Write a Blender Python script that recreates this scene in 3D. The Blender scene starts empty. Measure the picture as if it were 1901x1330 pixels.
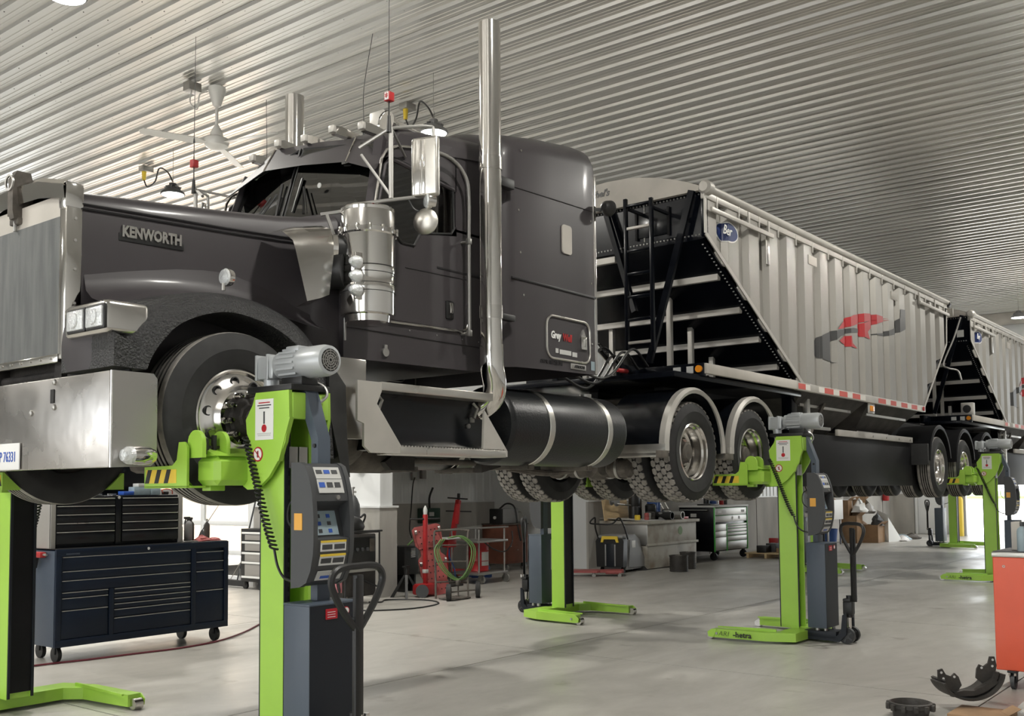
import bpy, bmesh, math, random
from mathutils import Vector, Matrix
random.seed(7)
PI = math.pi
C = bpy.context.scene.collection
sc = bpy.context.scene
# ---------------------------------------------------------------- camera
cam_d = bpy.data.cameras.new('camera')
cam = bpy.data.objects.new('camera', cam_d)
C.objects.link(cam)
cam_d.sensor_fit = 'HORIZONTAL'
cam_d.sensor_width = 36.0
cam_d.lens = 1900.0 * 36.0 / 1901.0
cam_d.shift_y = 130.0 / 1901.0
cam_d.clip_start = 0.1
cam_d.clip_end = 500
R = Matrix(((0.62112504, -0.04201244, -0.78258459),
            (-0.78367124, -0.04341411, -0.61965684),
            (-0.00794192, 0.99817342, -0.05988953)))
cam.matrix_world = Matrix.Translation((0, 0, 1.65)) @ R.to_4x4()
sc.camera = cam
# ---------------------------------------------------------------- world, exposure
sc.view_settings.view_transform = 'Standard'
sc.view_settings.look = 'None'
sc.view_settings.gamma = 1.0
sc.view_settings.use_curve_mapping = False
sc.view_settings.exposure = 0.0
w = bpy.data.worlds.new('overcast_sky')
sc.world = w
w.use_nodes = True
bg = w.node_tree.nodes['Background']
bg.inputs['Color'].default_value = (0.93, 0.97, 1.0, 1)
bg.inputs['Strength'].default_value = 4.0

def area_light(name, loc, rot, sx, sy, power, col=(1, 1, 1)):
    d = bpy.data.lights.new(name, 'AREA')
    d.shape = 'RECTANGLE'
    d.size = sx
    d.size_y = sy
    d.energy = power
    d.color = col
    o = bpy.data.objects.new(name, d)
    C.objects.link(o)
    o.location = loc
    o.rotation_euler = rot
    return o
# the three big openings guide the sky light into the hall
for nm, loc, rot, sx, sy in (('opening_front', (-8.2, -0.5, 2.5), (0, -PI / 2, 0), 5.0, 5.0),
                             ('opening_front', (-8.2, 6.5, 2.5), (0, -PI / 2, 0), 5.0, 5.0),
                             ('opening_front', (-8.2, 13.5, 2.5), (0, -PI / 2, 0), 5.0, 5.0),
                             ('opening_end', (36.95, 6.0, 3.0), (0, PI / 2, 0), 6.0, 7.5),
                             ('opening_glazed', (11.5, 16.9, 2.1), (0, PI / 2, 0), 4.2, 4.3)):
    al = area_light(nm, loc, rot, sx, sy, 1.0)
    al.data.cycles.is_portal = True

# high sun outside; it lights the yards around the hall
sd = bpy.data.lights.new('sun', 'SUN')
sd.energy = 14
sd.angle = 0.02
sd.color = (1.0, 0.97, 0.92)
so = bpy.data.objects.new('sun', sd)
C.objects.link(so)
so.rotation_euler = Vector((0.08, 0.62, -0.80)).to_track_quat('-Z', 'Y').to_euler()

# ---------------------------------------------------------------- materials
def mat(name, col, rough=0.5, metal=0.0, coat=0.0, var=0.0, vscale=4.0, bump=0.0, bscale=40.0, rvar=0.0,
        emis=None, estr=0.0, col2=None, coords='Object', stretch=None, detail=4.0, aniso=0.0, spec=0.5, contrast=(0.35, 0.65)):
    m = bpy.data.materials.new(name)
    m.use_nodes = True
    nt = m.node_tree
    p = nt.nodes['Principled BSDF']
    p.inputs['Base Color'].default_value = (*col, 1)
    p.inputs['Roughness'].default_value = rough
    p.inputs['Metallic'].default_value = metal
    p.inputs['Coat Weight'].default_value = coat
    p.inputs['Coat Roughness'].default_value = 0.14
    p.inputs['Specular IOR Level'].default_value = spec
    if emis:
        p.inputs['Emission Color'].default_value = (*emis, 1)
        p.inputs['Emission Strength'].default_value = estr
    if var or bump or rvar or col2:
        tc = nt.nodes.new('ShaderNodeTexCoord')
        src = tc.outputs[coords]
        if stretch:
            mp = nt.nodes.new('ShaderNodeMapping')
            mp.inputs['Scale'].default_value = stretch
            nt.links.new(src, mp.inputs['Vector'])
            src = mp.outputs['Vector']
        n = nt.nodes.new('ShaderNodeTexNoise')
        n.inputs['Scale'].default_value = vscale
        n.inputs['Detail'].default_value = detail
        nt.links.new(src, n.inputs['Vector'])
        if var or col2:
            cr = nt.nodes.new('ShaderNodeValToRGB')
            cr.color_ramp.elements[0].position = contrast[0]
            cr.color_ramp.elements[1].position = contrast[1]
            c2 = col2 if col2 else tuple(min(1, c * (1 + var)) for c in col)
            c1 = col if col2 else tuple(c * (1 - var) for c in col)
            cr.color_ramp.elements[0].color = (*c1, 1)
            cr.color_ramp.elements[1].color = (*c2, 1)
            nt.links.new(n.outputs['Fac'], cr.inputs['Fac'])
            nt.links.new(cr.outputs['Color'], p.inputs['Base Color'])
        if rvar:
            mr = nt.nodes.new('ShaderNodeMapRange')
            mr.inputs['From Min'].default_value = 0.3
            mr.inputs['From Max'].default_value = 0.7
            mr.inputs['To Min'].default_value = max(0, rough - rvar)
            mr.inputs['To Max'].default_value = min(1, rough + rvar)
            nt.links.new(n.outputs['Fac'], mr.inputs['Value'])
            nt.links.new(mr.outputs['Result'], p.inputs['Roughness'])
        if bump:
            n2 = nt.nodes.new('ShaderNodeTexNoise')
            n2.inputs['Scale'].default_value = bscale
            n2.inputs['Detail'].default_value = 3
            nt.links.new(src, n2.inputs['Vector'])
            b = nt.nodes.new('ShaderNodeBump')
            b.inputs['Strength'].default_value = bump
            b.inputs['Distance'].default_value = 0.02
            nt.links.new(n2.outputs['Fac'], b.inputs['Height'])
            nt.links.new(b.outputs['Normal'], p.inputs['Normal'])
    return m

def glass_mat(name, tint, alpha_mix, rough=0.02):
    m = bpy.data.materials.new(name)
    m.use_nodes = True
    nt = m.node_tree
    nt.nodes.clear()
    out = nt.nodes.new('ShaderNodeOutputMaterial')
    tr = nt.nodes.new('ShaderNodeBsdfTransparent')
    tr.inputs['Color'].default_value = (*tint, 1)
    gl = nt.nodes.new('ShaderNodeBsdfGlossy')
    gl.inputs['Roughness'].default_value = rough
    gl.inputs['Color'].default_value = (0.9, 0.9, 0.9, 1)
    fr = nt.nodes.new('ShaderNodeFresnel')
    fr.inputs['IOR'].default_value = 2.1
    mx = nt.nodes.new('ShaderNodeMixShader')
    ge = nt.nodes.new('ShaderNodeNewGeometry')
    sb = nt.nodes.new('ShaderNodeMath')
    sb.operation = 'SUBTRACT'
    sb.inputs[0].default_value = 1.0
    nt.links.new(ge.outputs['Backfacing'], sb.inputs[1])
    mu = nt.nodes.new('ShaderNodeMath')
    mu.operation = 'MULTIPLY'
    nt.links.new(fr.outputs[0], mu.inputs[0])
    nt.links.new(sb.outputs[0], mu.inputs[1])
    nt.links.new(mu.outputs[0], mx.inputs[0])
    nt.links.new(tr.outputs[0], mx.inputs[1])
    nt.links.new(gl.outputs[0], mx.inputs[2])
    nt.links.new(mx.outputs[0], out.inputs[0])
    return m

M = {}
M['paint'] = mat('charcoal_truck_paint', (0.046, 0.041, 0.044), 0.45, 0.0, 0.12, spec=0.35, var=0.06, vscale=1.5)
M['paint_dark'] = mat('dark_groove_paint', (0.012, 0.011, 0.012), 0.4)
M['textured'] = mat('black_textured_fender_coating', (0.012, 0.012, 0.013), 0.42, bump=0.9, bscale=75, spec=0.6)
M['chrome'] = mat('polished_chrome', (0.72, 0.70, 0.67), 0.09, 1.0)
M['chrome_worn'] = mat('worn_polished_steel', (0.62, 0.60, 0.57), 0.2, 1.0, rvar=0.08, vscale=2.5, bump=0.05, bscale=3, stretch=(1, 1, 1))
M['bumper'] = mat('dented_chrome_bumper_steel', (0.50, 0.48, 0.46), 0.30, 1.0, rvar=0.1, vscale=3, bump=0.5, bscale=2.2)
M['alu'] = mat('brushed_aluminium', (0.62, 0.60, 0.56), 0.35, 1.0, rvar=0.1, vscale=6)
M['rim'] = mat('polished_aluminium_rim', (0.74, 0.72, 0.69), 0.16, 1.0)
M['black'] = mat('black_painted_steel', (0.005, 0.005, 0.006), 0.5, spec=0.25, var=0.2, vscale=5)
M['black_gloss'] = mat('gloss_black_paint', (0.004, 0.005, 0.007), 0.25, spec=0.35, coat=0.1)
M['black_tank'] = mat('black_coated_tank', (0.008, 0.009, 0.010), 0.35, spec=0.4, bump=0.12, bscale=60)
M['rubber'] = mat('tyre_rubber', (0.020, 0.020, 0.020), 0.72, var=0.25, vscale=8)
M['tread'] = mat('dusty_tyre_tread', (0.23, 0.215, 0.195), 0.9, var=0.3, vscale=9, bump=0.2, bscale=60)
M['tread_gap'] = mat('tyre_groove_rubber', (0.022, 0.021, 0.02), 0.9)
M['grime'] = mat('grimy_cast_iron', (0.10, 0.088, 0.075), 0.8, var=0.35, vscale=7, bump=0.3, bscale=25)
M['grime_dark'] = mat('dark_grimy_chassis', (0.035, 0.031, 0.028), 0.75, var=0.4, vscale=5, bump=0.2)
M['mesh'] = mat('grille_bug_screen_mesh', (0.105, 0.11, 0.11), 0.8, col2=(0.15, 0.155, 0.15), vscale=5, stretch=(1, 3, .4), bump=0.3, bscale=200)
M['plastic'] = mat('dark_grey_plastic', (0.055, 0.057, 0.06), 0.5)
M['plastic_black'] = mat('black_plastic', (0.012, 0.012, 0.012), 0.45)
M['lime'] = mat('lime_green_powder_coat', (0.35, 0.60, 0.07), 0.38, coat=0.15, var=0.03, vscale=3)
M['slate'] = mat('slate_blue_grey_powder_coat', (0.065, 0.083, 0.11), 0.45, var=0.04, vscale=3)
M['slate_dark'] = mat('dark_slate_coat_and_box_shade', (0.014, 0.017, 0.023), 0.45, spec=0.3)
M['motor'] = mat('silver_grey_motor_paint', (0.46, 0.48, 0.49), 0.35, 0.3)
M['white'] = mat('white_sticker', (0.78, 0.78, 0.76), 0.5)
M['offwhite'] = mat('off_white_sticker', (0.55, 0.55, 0.53), 0.5)
M['red'] = mat('red_paint', (0.38, 0.018, 0.02), 0.4, var=0.12, vscale=6)
M['red_sign'] = mat('red_sticker', (0.45, 0.01, 0.02), 0.5)
M['red_worn'] = mat('dull_red_plastic', (0.36, 0.085, 0.08), 0.5, var=0.15, vscale=7)
M['yellow'] = mat('yellow_paint', (0.78, 0.56, 0.05), 0.5)
M['orange_sticker'] = mat('orange_sticker', (0.75, 0.38, 0.06), 0.5)
M['blue_sticker'] = mat('blue_sticker', (0.03, 0.10, 0.45), 0.5)
M['navy'] = mat('navy_blue_cabinet_paint', (0.004, 0.010, 0.024), 0.45, spec=0.3)
M['navy_side'] = mat('navy_lit_side_and_script', (0.045, 0.06, 0.085), 0.4)  # lightened navy; the light falling on the chest end is in the colour
M['grey_side'] = mat('warm_grey_steel_side', (0.30, 0.285, 0.265), 0.4)
M['steel'] = mat('bare_steel', (0.42, 0.41, 0.39), 0.4, 0.9)
M['lens'] = mat('clear_ribbed_lens', (0.68, 0.70, 0.70), 0.12, 0.35, coat=0.6, bump=0.5, bscale=60)
M['amber'] = mat('amber_lens', (0.85, 0.30, 0.02), 0.25, coat=0.4)
M['trailer'] = mat('silver_beige_trailer_sheet', (0.36, 0.345, 0.315), 0.42, 0.5, rvar=0.06, vscale=3)
M['trailer_flat'] = mat('warm_grey_trailer_trim', (0.47, 0.45, 0.415), 0.45, 0.3, var=0.06)
M['tarp'] = mat('sand_grey_tarp_cap', (0.46, 0.43, 0.385), 0.55, var=0.08, vscale=3)
M['trailer_black'] = mat('gloss_black_trailer_front', (0.004, 0.005, 0.008), 0.22, spec=0.2)
M['refl_red'] = mat('red_reflective_tape', (0.55, 0.09, 0.07), 0.45)
M['refl_white'] = mat('white_reflective_tape', (0.68, 0.65, 0.60), 0.45)
M['logo_grey'] = mat('charcoal_swoosh_vinyl', (0.055, 0.055, 0.055), 0.4)
M['logo_red'] = mat('red_swoosh_vinyl', (0.42, 0.025, 0.03), 0.4)
M['decal_blue'] = mat('blue_oval_decal', (0.012, 0.03, 0.14), 0.35)
M['cardboard'] = mat('brown_cardboard', (0.32, 0.20, 0.11), 0.85, var=0.12, vscale=5)
M['wood'] = mat('plywood_board', (0.62, 0.46, 0.26), 0.7, var=0.15, vscale=3, stretch=(1, 1, 6))
M['concrete_wall'] = mat('cast_concrete_wall', (0.40, 0.385, 0.355), 0.85, var=0.16, vscale=1.6, bump=0.15, bscale=20, detail=8, coords='Object', stretch=(1, 1, 0.35))
M['white_wall'] = mat('white_ribbed_steel_wall', (0.72, 0.73, 0.73), 0.4, 0.0, coat=0.1)
M['dark_concrete'] = M['concrete_wall']
M['ceiling'] = mat('white_steel_ceiling_sheet', (0.66, 0.65, 0.625), 0.30, 0.78, var=0.03, vscale=0.6)
M['screw'] = mat('dark_screw_head', (0.03, 0.03, 0.03), 0.5)
M['fan_white'] = mat('white_fan_enamel', (0.72, 0.71, 0.68), 0.35)
M['lamp_on'] = mat('lit_lamp_diffuser', (1, 1, 1), 0.5, emis=(1.0, 0.99, 0.95), estr=22)
M['orange'] = mat('orange_red_cabinet_paint', (0.72, 0.095, 0.035), 0.4, coat=0.2, var=0.03)
M['brown'] = mat('brown_red_cabinet_paint', (0.14, 0.05, 0.03), 0.5, var=0.2)
M['green_dark'] = mat('dark_green_paint', (0.02, 0.055, 0.035), 0.5)
M['green_cyl'] = mat('dark_green_cylinder_paint', (0.015, 0.05, 0.03), 0.45)
M['green_trim'] = mat('bright_green_trim', (0.08, 0.45, 0.07), 0.4)
M['hose_green'] = mat('lime_hose', (0.12, 0.22, 0.07), 0.5)
M['hose_red'] = mat('dark_red_air_hose', (0.12, 0.015, 0.025), 0.5)
M['grey_plastic'] = mat('mid_grey_plastic', (0.24, 0.24, 0.24), 0.5, var=0.06)
M['bench_worn'] = mat('worn_galvanised_bench_sheet', (0.42, 0.40, 0.35), 0.6, 0.2, col2=(0.20, 0.15, 0.10), vscale=3.0, contrast=(0.45, 0.8), detail=7)
M['pink'] = mat('faded_pink_red_panel', (0.62, 0.24, 0.27), 0.5)
M['blue_bin'] = mat('blue_plastic', (0.02, 0.07, 0.25), 0.5)
M['bag'] = mat('pale_plastic_bag', (0.62, 0.60, 0.58), 0.35, var=0.1, bump=0.8, bscale=12)
M['cast'] = mat('dark_cast_metal', (0.055, 0.05, 0.045), 0.6, 0.3, var=0.3, bump=0.25, bscale=40)
M['light_blue'] = mat('pale_blue_packaging', (0.30, 0.38, 0.42), 0.5, var=0.2)
M['brush'] = mat('brush_bristles', (0.03, 0.03, 0.03), 0.9)
M['wsglass'] = glass_mat('tinted_windscreen_glass', (0.25, 0.30, 0.28), 0.5)
M['doorglass'] = glass_mat('dark_side_window_glass', (0.06, 0.065, 0.06), 0.5)
M['clearglass'] = glass_mat('overhead_door_glass', (0.85, 0.85, 0.83), 0.5)
M['mirror'] = mat('mirror_glass', (0.8, 0.8, 0.8), 0.03, 1.0)
M['interior'] = mat('dark_cab_interior', (0.02, 0.022, 0.02), 0.8)

# polished concrete floor
def floor_mat():
    m = bpy.data.materials.new('smooth_grey_concrete_floor')
    m.use_nodes = True
    nt = m.node_tree
    p = nt.nodes['Principled BSDF']
    tc = nt.nodes.new('ShaderNodeTexCoord')
    geo = nt.nodes.new('ShaderNodeNewGeometry')
    mp = nt.nodes.new('ShaderNodeMapping')
    mp.inputs['Scale'].default_value = (0.45, 1.0, 1.0)
    mp.inputs['Rotation'].default_value = (0, 0, 0.35)
    nt.links.new(geo.outputs['Position'], mp.inputs['Vector'])
    n1 = nt.nodes.new('ShaderNodeTexNoise')
    n1.inputs['Scale'].default_value = 0.9
    n1.inputs['Detail'].default_value = 9
    n1.inputs['Roughness'].default_value = 0.62
    n1.inputs['Distortion'].default_value = 0.4
    nt.links.new(mp.outputs[0], n1.inputs['Vector'])
    cr = nt.nodes.new('ShaderNodeValToRGB')
    cr.color_ramp.elements[0].position = 0.28
    cr.color_ramp.elements[0].color = (0.30, 0.288, 0.262, 1)
    cr.color_ramp.elements[1].position = 0.72
    cr.color_ramp.elements[1].color = (0.53, 0.51, 0.47, 1)
    nt.links.new(n1.outputs['Fac'], cr.inputs['Fac'])
    n2 = nt.nodes.new('ShaderNodeTexNoise')
    n2.inputs['Scale'].default_value = 2.3
    n2.inputs['Detail'].default_value = 4
    nt.links.new(geo.outputs['Position'], n2.inputs['Vector'])
    cr2 = nt.nodes.new('ShaderNodeValToRGB')
    cr2.color_ramp.elements[0].position = 0.27
    cr2.color_ramp.elements[0].color = (0.55, 0.53, 0.5, 1)
    cr2.color_ramp.elements[1].position = 0.36
    cr2.color_ramp.elements[1].color = (1, 1, 1, 1)
    nt.links.new(n2.outputs['Fac'], cr2.inputs['Fac'])
    mx = nt.nodes.new('ShaderNodeMixRGB')
    mx.blend_type = 'MULTIPLY'
    mx.inputs['Fac'].default_value = 0.8
    nt.links.new(cr.outputs[0], mx.inputs[1])
    nt.links.new(cr2.outputs[0], mx.inputs[2])
    nt.links.new(mx.outputs[0], p.inputs['Base Color'])
    mr = nt.nodes.new('ShaderNodeMapRange')
    mr.inputs['From Min'].default_value = 0.35
    mr.inputs['From Max'].default_value = 0.65
    mr.inputs['To Min'].default_value = 0.48
    mr.inputs['To Max'].default_value = 0.28
    nt.links.new(n1.outputs['Fac'], mr.inputs['Value'])
    nt.links.new(mr.outputs[0], p.inputs['Roughness'])
    b = nt.nodes.new('ShaderNodeBump')
    b.inputs['Strength'].default_value = 0.12
    b.inputs['Distance'].default_value = 0.02
    n3 = nt.nodes.new('ShaderNodeTexNoise')
    n3.inputs['Scale'].default_value = 5
    n3.inputs['Detail'].default_value = 2
    nt.links.new(mp.outputs[0], n3.inputs['Vector'])
    nt.links.new(n3.outputs['Fac'], b.inputs['Height'])
    nt.links.new(b.outputs['Normal'], p.inputs['Normal'])
    return m
M['floor'] = floor_mat()
M['gravel'] = mat('pale_gravel_yard', (0.75, 0.73, 0.70), 0.9, var=0.1, vscale=0.5)
M['grass'] = mat('green_field', (0.25, 0.36, 0.12), 0.9, var=0.2, vscale=0.2)

# ---------------------------------------------------------------- geometry helpers
class G:
    """collects shapes; build() links them as ONE mesh object"""
    def __init__(s):
        s.v = []
        s.f = []
    def add(s, vs, fs):
        o = len(s.v)
        s.v.extend([tuple(v) for v in vs])
        s.f.extend([tuple(i + o for i in f) for f in fs])
        return s
    def box(s, x0, x1, y0, y1, z0, z1):
        return s.add([(x, y, z) for x in (x0, x1) for y in (y0, y1) for z in (z0, z1)],
                     [(0, 1, 3, 2), (4, 6, 7, 5), (0, 4, 5, 1), (2, 3, 7, 6), (0, 2, 6, 4), (1, 5, 7, 3)])
    def rbox(s, x0, x1, y0, y1, z0, z1, r=0.01, seg=2):
        bm = bmesh.new()
        bmesh.ops.create_cube(bm, size=1)
        for v in bm.verts:
            v.co = Vector(((x0 + x1) / 2 + v.co.x * (x1 - x0), (y0 + y1) / 2 + v.co.y * (y1 - y0), (z0 + z1) / 2 + v.co.z * (z1 - z0)))
        bmesh.ops.bevel(bm, geom=list(bm.edges), offset=r, segments=seg, affect='EDGES', profile=0.5)
        bm.verts.index_update()
        s.add([v.co[:] for v in bm.verts], [[v.index for v in f.verts] for f in bm.faces])
        bm.free()
        return s
    def prism(s, pts, axis, a, b):
        n = len(pts)
        def p(q, t):
            return {'x': (t, q[0], q[1]), 'y': (q[0], t, q[1]), 'z': (q[0], q[1], t)}[axis]
        vs = [p(q, a) for q in pts] + [p(q, b) for q in pts]
        fs = [tuple(range(n)), tuple(range(2 * n - 1, n - 1, -1))] + [(i, (i + 1) % n, n + (i + 1) % n, n + i) for i in range(n)]
        return s.add(vs, fs)
    def cyl(s, p0, p1, r0, r1=None, n=20, caps=True):
        if r1 is None: r1 = r0
        return s.tube([p0, p1], [r0, r1], n, caps)
    def tube(s, path, r, n=10, caps=True, closed=False):
        path = [Vector(p) for p in path]
        k = len(path)
        rs = r if isinstance(r, (list, tuple)) else [r] * k
        up = None
        vs = []
        for i, p in enumerate(path):
            if closed:
                d = (path[(i + 1) % k] - path[i - 1])
            else:
                d = path[min(i + 1, k - 1)] - path[max(i - 1, 0)]
            d.normalize()
            if up is None:
                up = d.orthogonal().normalized()
            else:
                up = (up - d * up.dot(d))
                if up.length < 1e-5: up = d.orthogonal()
                up.normalize()
            sd = d.cross(up)
            for j in range(n):
                a = 2 * PI * j / n
                vs.append(p + (up * math.cos(a) + sd * math.sin(a)) * rs[i])
        fs = []
        m = k if closed else k - 1
        for i in range(m):
            i2 = (i + 1) % k
            for j in range(n):
                fs.append((i * n + j, i * n + (j + 1) % n, i2 * n + (j + 1) % n, i2 * n + j))
        if caps and not closed:
            fs.append(tuple(range(n - 1, -1, -1)))
            fs.append(tuple((k - 1) * n + j for j in range(n)))
        return s.add(vs, fs)
    def lathe(s, prof, c, axis='y', n=40, close=False, sy=1):
        """prof: list of (radius, height along axis)"""
        vs = []
        for r, h in prof:
            for j in range(n):
                a = 2 * PI * j / n
                u, w_ = r * math.cos(a), r * math.sin(a)
                h2 = h * sy
                vs.append({'y': (c[0] + u, c[1] + h2, c[2] + w_), 'z': (c[0] + u, c[1] + w_, c[2] + h2), 'x': (c[0] + h2, c[1] + u, c[2] + w_)}[axis])
        k = len(prof)
        fs = []
        for i in range(k if close else k - 1):
            i2 = (i + 1) % k
            for j in range(n):
                fs.append((i * n + j, i * n + (j + 1) % n, i2 * n + (j + 1) % n, i2 * n + j))
        if not close:
            if prof[0][0] > 1e-4: fs.append(tuple(range(n)))
            if prof[-1][0] > 1e-4: fs.append(tuple((k - 1) * n + j for j in range(n - 1, -1, -1)))
        return s.add(vs, fs)
    def loft(s, rings, closed=False, caps=False):
        n = len(rings[0])
        vs = [p for r in rings for p in r]
        fs = []
        for i in range(len(rings) - 1):
            for j in range(n if closed else n - 1):
                j2 = (j + 1) % n
                fs.append((i * n + j, i * n + j2, (i + 1) * n + j2, (i + 1) * n + j))
        if caps:
            fs.append(tuple(range(n)))
            fs.append(tuple((len(rings) - 1) * n + j for j in range(n - 1, -1, -1)))
        return s.add(vs, fs)
    def xf(s, mtx, since=0):
        for i in range(since, len(s.v)):
            s.v[i] = tuple(mtx @ Vector(s.v[i]))
        return s
    def bar(s, p0, p1, w_, h, roll=0.0):
        """rectangular bar between two points"""
        p0, p1 = Vector(p0), Vector(p1)
        d = (p1 - p0).normalized()
        up = Vector((0, 0, 1))
        if abs(d.z) > 0.98: up = Vector((1, 0, 0))
        sd = d.cross(up).normalized()
        up = sd.cross(d)
        if roll:
            q = Matrix.Rotation(roll, 3, d)
            sd, up = q @ sd, q @ up
        vs = []
        for p in (p0, p1):
            for a, b in ((-1, -1), (1, -1), (1, 1), (-1, 1)):
                vs.append(p + sd * a * w_ / 2 + up * b * h / 2)
        return s.add(vs, [(0, 1, 2, 3), (7, 6, 5, 4), (0, 4, 5, 1), (1, 5, 6, 2), (2, 6, 7, 3), (3, 7, 4, 0)])

OFF = [Vector((0, 0, 0))]          # origin of the thing being built
def mesh_of(name, g, off=None):
    o = OFF[0] if off is None else off
    me = bpy.data.meshes.new(name)
    me.from_pydata([(v[0] - o.x, v[1] - o.y, v[2] - o.z) for v in g.v], [], g.f)
    me.validate()
    bm = bmesh.new()
    bm.from_mesh(me)
    bmesh.ops.recalc_face_normals(bm, faces=bm.faces)
    bm.to_mesh(me)
    bm.free()
    return me
def pieces(g):
    """groups of faces that neither share vertices nor touch by their boxes"""
    n = len(g.v)
    par = list(range(n))
    def find(a):
        while par[a] != a:
            par[a] = par[par[a]]
            a = par[a]
        return a
    for f in g.f:
        r = find(f[0])
        for i in f[1:]:
            q = find(i)
            if q != r: par[q] = r
    cl = {}
    for i in range(n): cl.setdefault(find(i), []).append(i)
    cl = list(cl.values())
    if len(cl) < 2 or len(cl) > 40: return [g]
    bb = []
    for c in cl:
        xs, ys, zs = [g.v[i][0] for i in c], [g.v[i][1] for i in c], [g.v[i][2] for i in c]
        bb.append([min(xs), min(ys), min(zs), max(xs), max(ys), max(zs)])
    grp = list(range(len(cl)))
    ch = True
    while ch:
        ch = False
        for i in range(len(cl)):
            for j in range(i):
                if grp[i] != grp[j] and all(bb[i][k] <= bb[j][k + 3] + .006 and bb[j][k] <= bb[i][k + 3] + .006 for k in range(3)):
                    a, b = grp[i], grp[j]
                    grp = [b if q == a else q for q in grp]
                    ch = True
    ids = sorted(set(grp))
    if len(ids) < 2 or len(ids) > 12: return [g]
    out = []
    for q in ids:
        vi = sorted(i for k, c in enumerate(cl) if grp[k] == q for i in c)
        mp = {v: k for k, v in enumerate(vi)}
        h = G()
        h.v = [g.v[i] for i in vi]
        h.f = [tuple(mp[i] for i in f) for f in g.f if f[0] in mp]
        out.append(h)
    return out
def obj(name, g, m, parent=None, smooth=35, label=None, kind=None):
    if kind is None and parent is not None and name not in ('perforations',):
        ps = pieces(g)
        if len(ps) > 1:
            os_ = [obj1(name, q, m, parent, smooth, label, kind) for q in ps]
            return os_[0]
    return obj1(name, g, m, parent, smooth, label, kind)
def obj1(name, g, m, parent=None, smooth=35, label=None, kind=None):
    me = mesh_of(name, g)
    me.materials.append(M[m] if isinstance(m, str) else m)
    if smooth:
        me.polygons.foreach_set('use_smooth', [True] * len(me.polygons))
        me.set_sharp_from_angle(angle=math.radians(smooth))
    o = bpy.data.objects.new(name, me)
    C.objects.link(o)
    if parent: o.parent = parent
    if label: o['label'] = label
    if kind: o['kind'] = kind
    return o
def thing(name, label, cat, loc=(0, 0, 0), rotz=0.0, group=None, world=False):
    """an Empty at the thing's base; with world=True its parts are written in world coordinates"""
    o = bpy.data.objects.new(name, None)
    C.objects.link(o)
    o.location = loc
    o.rotation_euler = (0, 0, rotz)
    o.empty_display_size = 0.2
    o['label'] = label
    o['category'] = cat
    if group: o['group'] = group
    OFF[0] = Vector(loc) if world else Vector((0, 0, 0))
    return o
def solo(name, g, m, label, cat, base=None, group=None, smooth=35, kind=None):
    """a thing that is one mesh; origin at its base"""
    xs = [v[0] for v in g.v]; ys = [v[1] for v in g.v]; zs = [v[2] for v in g.v]
    b = Vector(base) if base else Vector(((min(xs) + max(xs)) / 2, (min(ys) + max(ys)) / 2, min(zs)))
    OFF[0] = b
    o = obj(name, g, m, None, smooth)
    o.location = b
    o['label'] = label
    o['category'] = cat
    if group: o['group'] = group
    if kind: o['kind'] = kind
    OFF[0] = Vector((0, 0, 0))
    return o
def struct(name, g, m, parent=None, smooth=30):
    OFF[0] = Vector((0, 0, 0))
    o = obj(name, g, m, parent, smooth)
    if not parent: o['kind'] = 'structure'
    return o
def copy_tree(o, parent=None):
    c = o.copy()
    C.objects.link(c)
    if parent: c.parent = parent
    for ch in list(o.children):
        copy_tree(ch, c)
    return c
_tc = {}
def text(name, s_, size, mtx, m, parent, ext=0.002, shear=0.0, bold=0.0, xs=1.0, align='CENTER', label=None):
    """flat lettering as real geometry; mtx places the text plane in world coordinates"""
    key = (s_, size, ext, shear, bold, align)
    if key not in _tc:
        cu = bpy.data.curves.new(name, 'FONT')
        cu.body = s_
        cu.size = size
        cu.extrude = ext
        cu.shear = shear
        cu.offset = bold
        cu.align_x = align
        cu.align_y = 'CENTER'
        cu.resolution_u = 2
        to = bpy.data.objects.new(name, cu)
        C.objects.link(to)
        dg = bpy.context.evaluated_depsgraph_get()
        dg.update()
        me = bpy.data.meshes.new_from_object(to.evaluated_get(dg))
        bpy.data.objects.remove(to)
        _tc[key] = me
    me = _tc[key].copy()
    me.name = name
    me.materials.clear()
    me.materials.append(M[m])
    me.transform(Matrix.Translation(-OFF[0]) @ mtx @ Matrix.Scale(xs, 4, (1, 0, 0)))
    o = bpy.data.objects.new(name, me)
    C.objects.link(o)
    if parent: o.parent = parent
    if label: o['label'] = label
    return o
def on_near(x, y, z, tilt=0.0):
    """text plane facing -Y (read along +X)"""
    return Matrix.Translation((x, y, z)) @ Matrix.Rotation(-tilt, 4, 'Y') @ Matrix.Rotation(PI / 2, 4, 'X')
def on_front(x, y, z):
    """text plane facing -X (read along -Y)"""
    return Matrix.Translation((x, y, z)) @ Matrix.Rotation(-PI / 2, 4, 'Z') @ Matrix.Rotation(PI / 2, 4, 'X')
def arc(cx_, cy_, r, a0, a1, n):
    return [(cx_ + r * math.cos(a0 + (a1 - a0) * i / n), cy_ + r * math.sin(a0 + (a1 - a0) * i / n)) for i in range(n + 1)]
def rrect(x0, x1, z0, z1, r, n=5):
    p = arc(x1 - r, z1 - r, r, 0, PI / 2, n) + arc(x0 + r, z1 - r, r, PI / 2, PI, n)
    p += arc(x0 + r, z0 + r, r, PI, 1.5 * PI, n) + arc(x1 - r, z0 + r, r, 1.5 * PI, 2 * PI, n)
    return p
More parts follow.
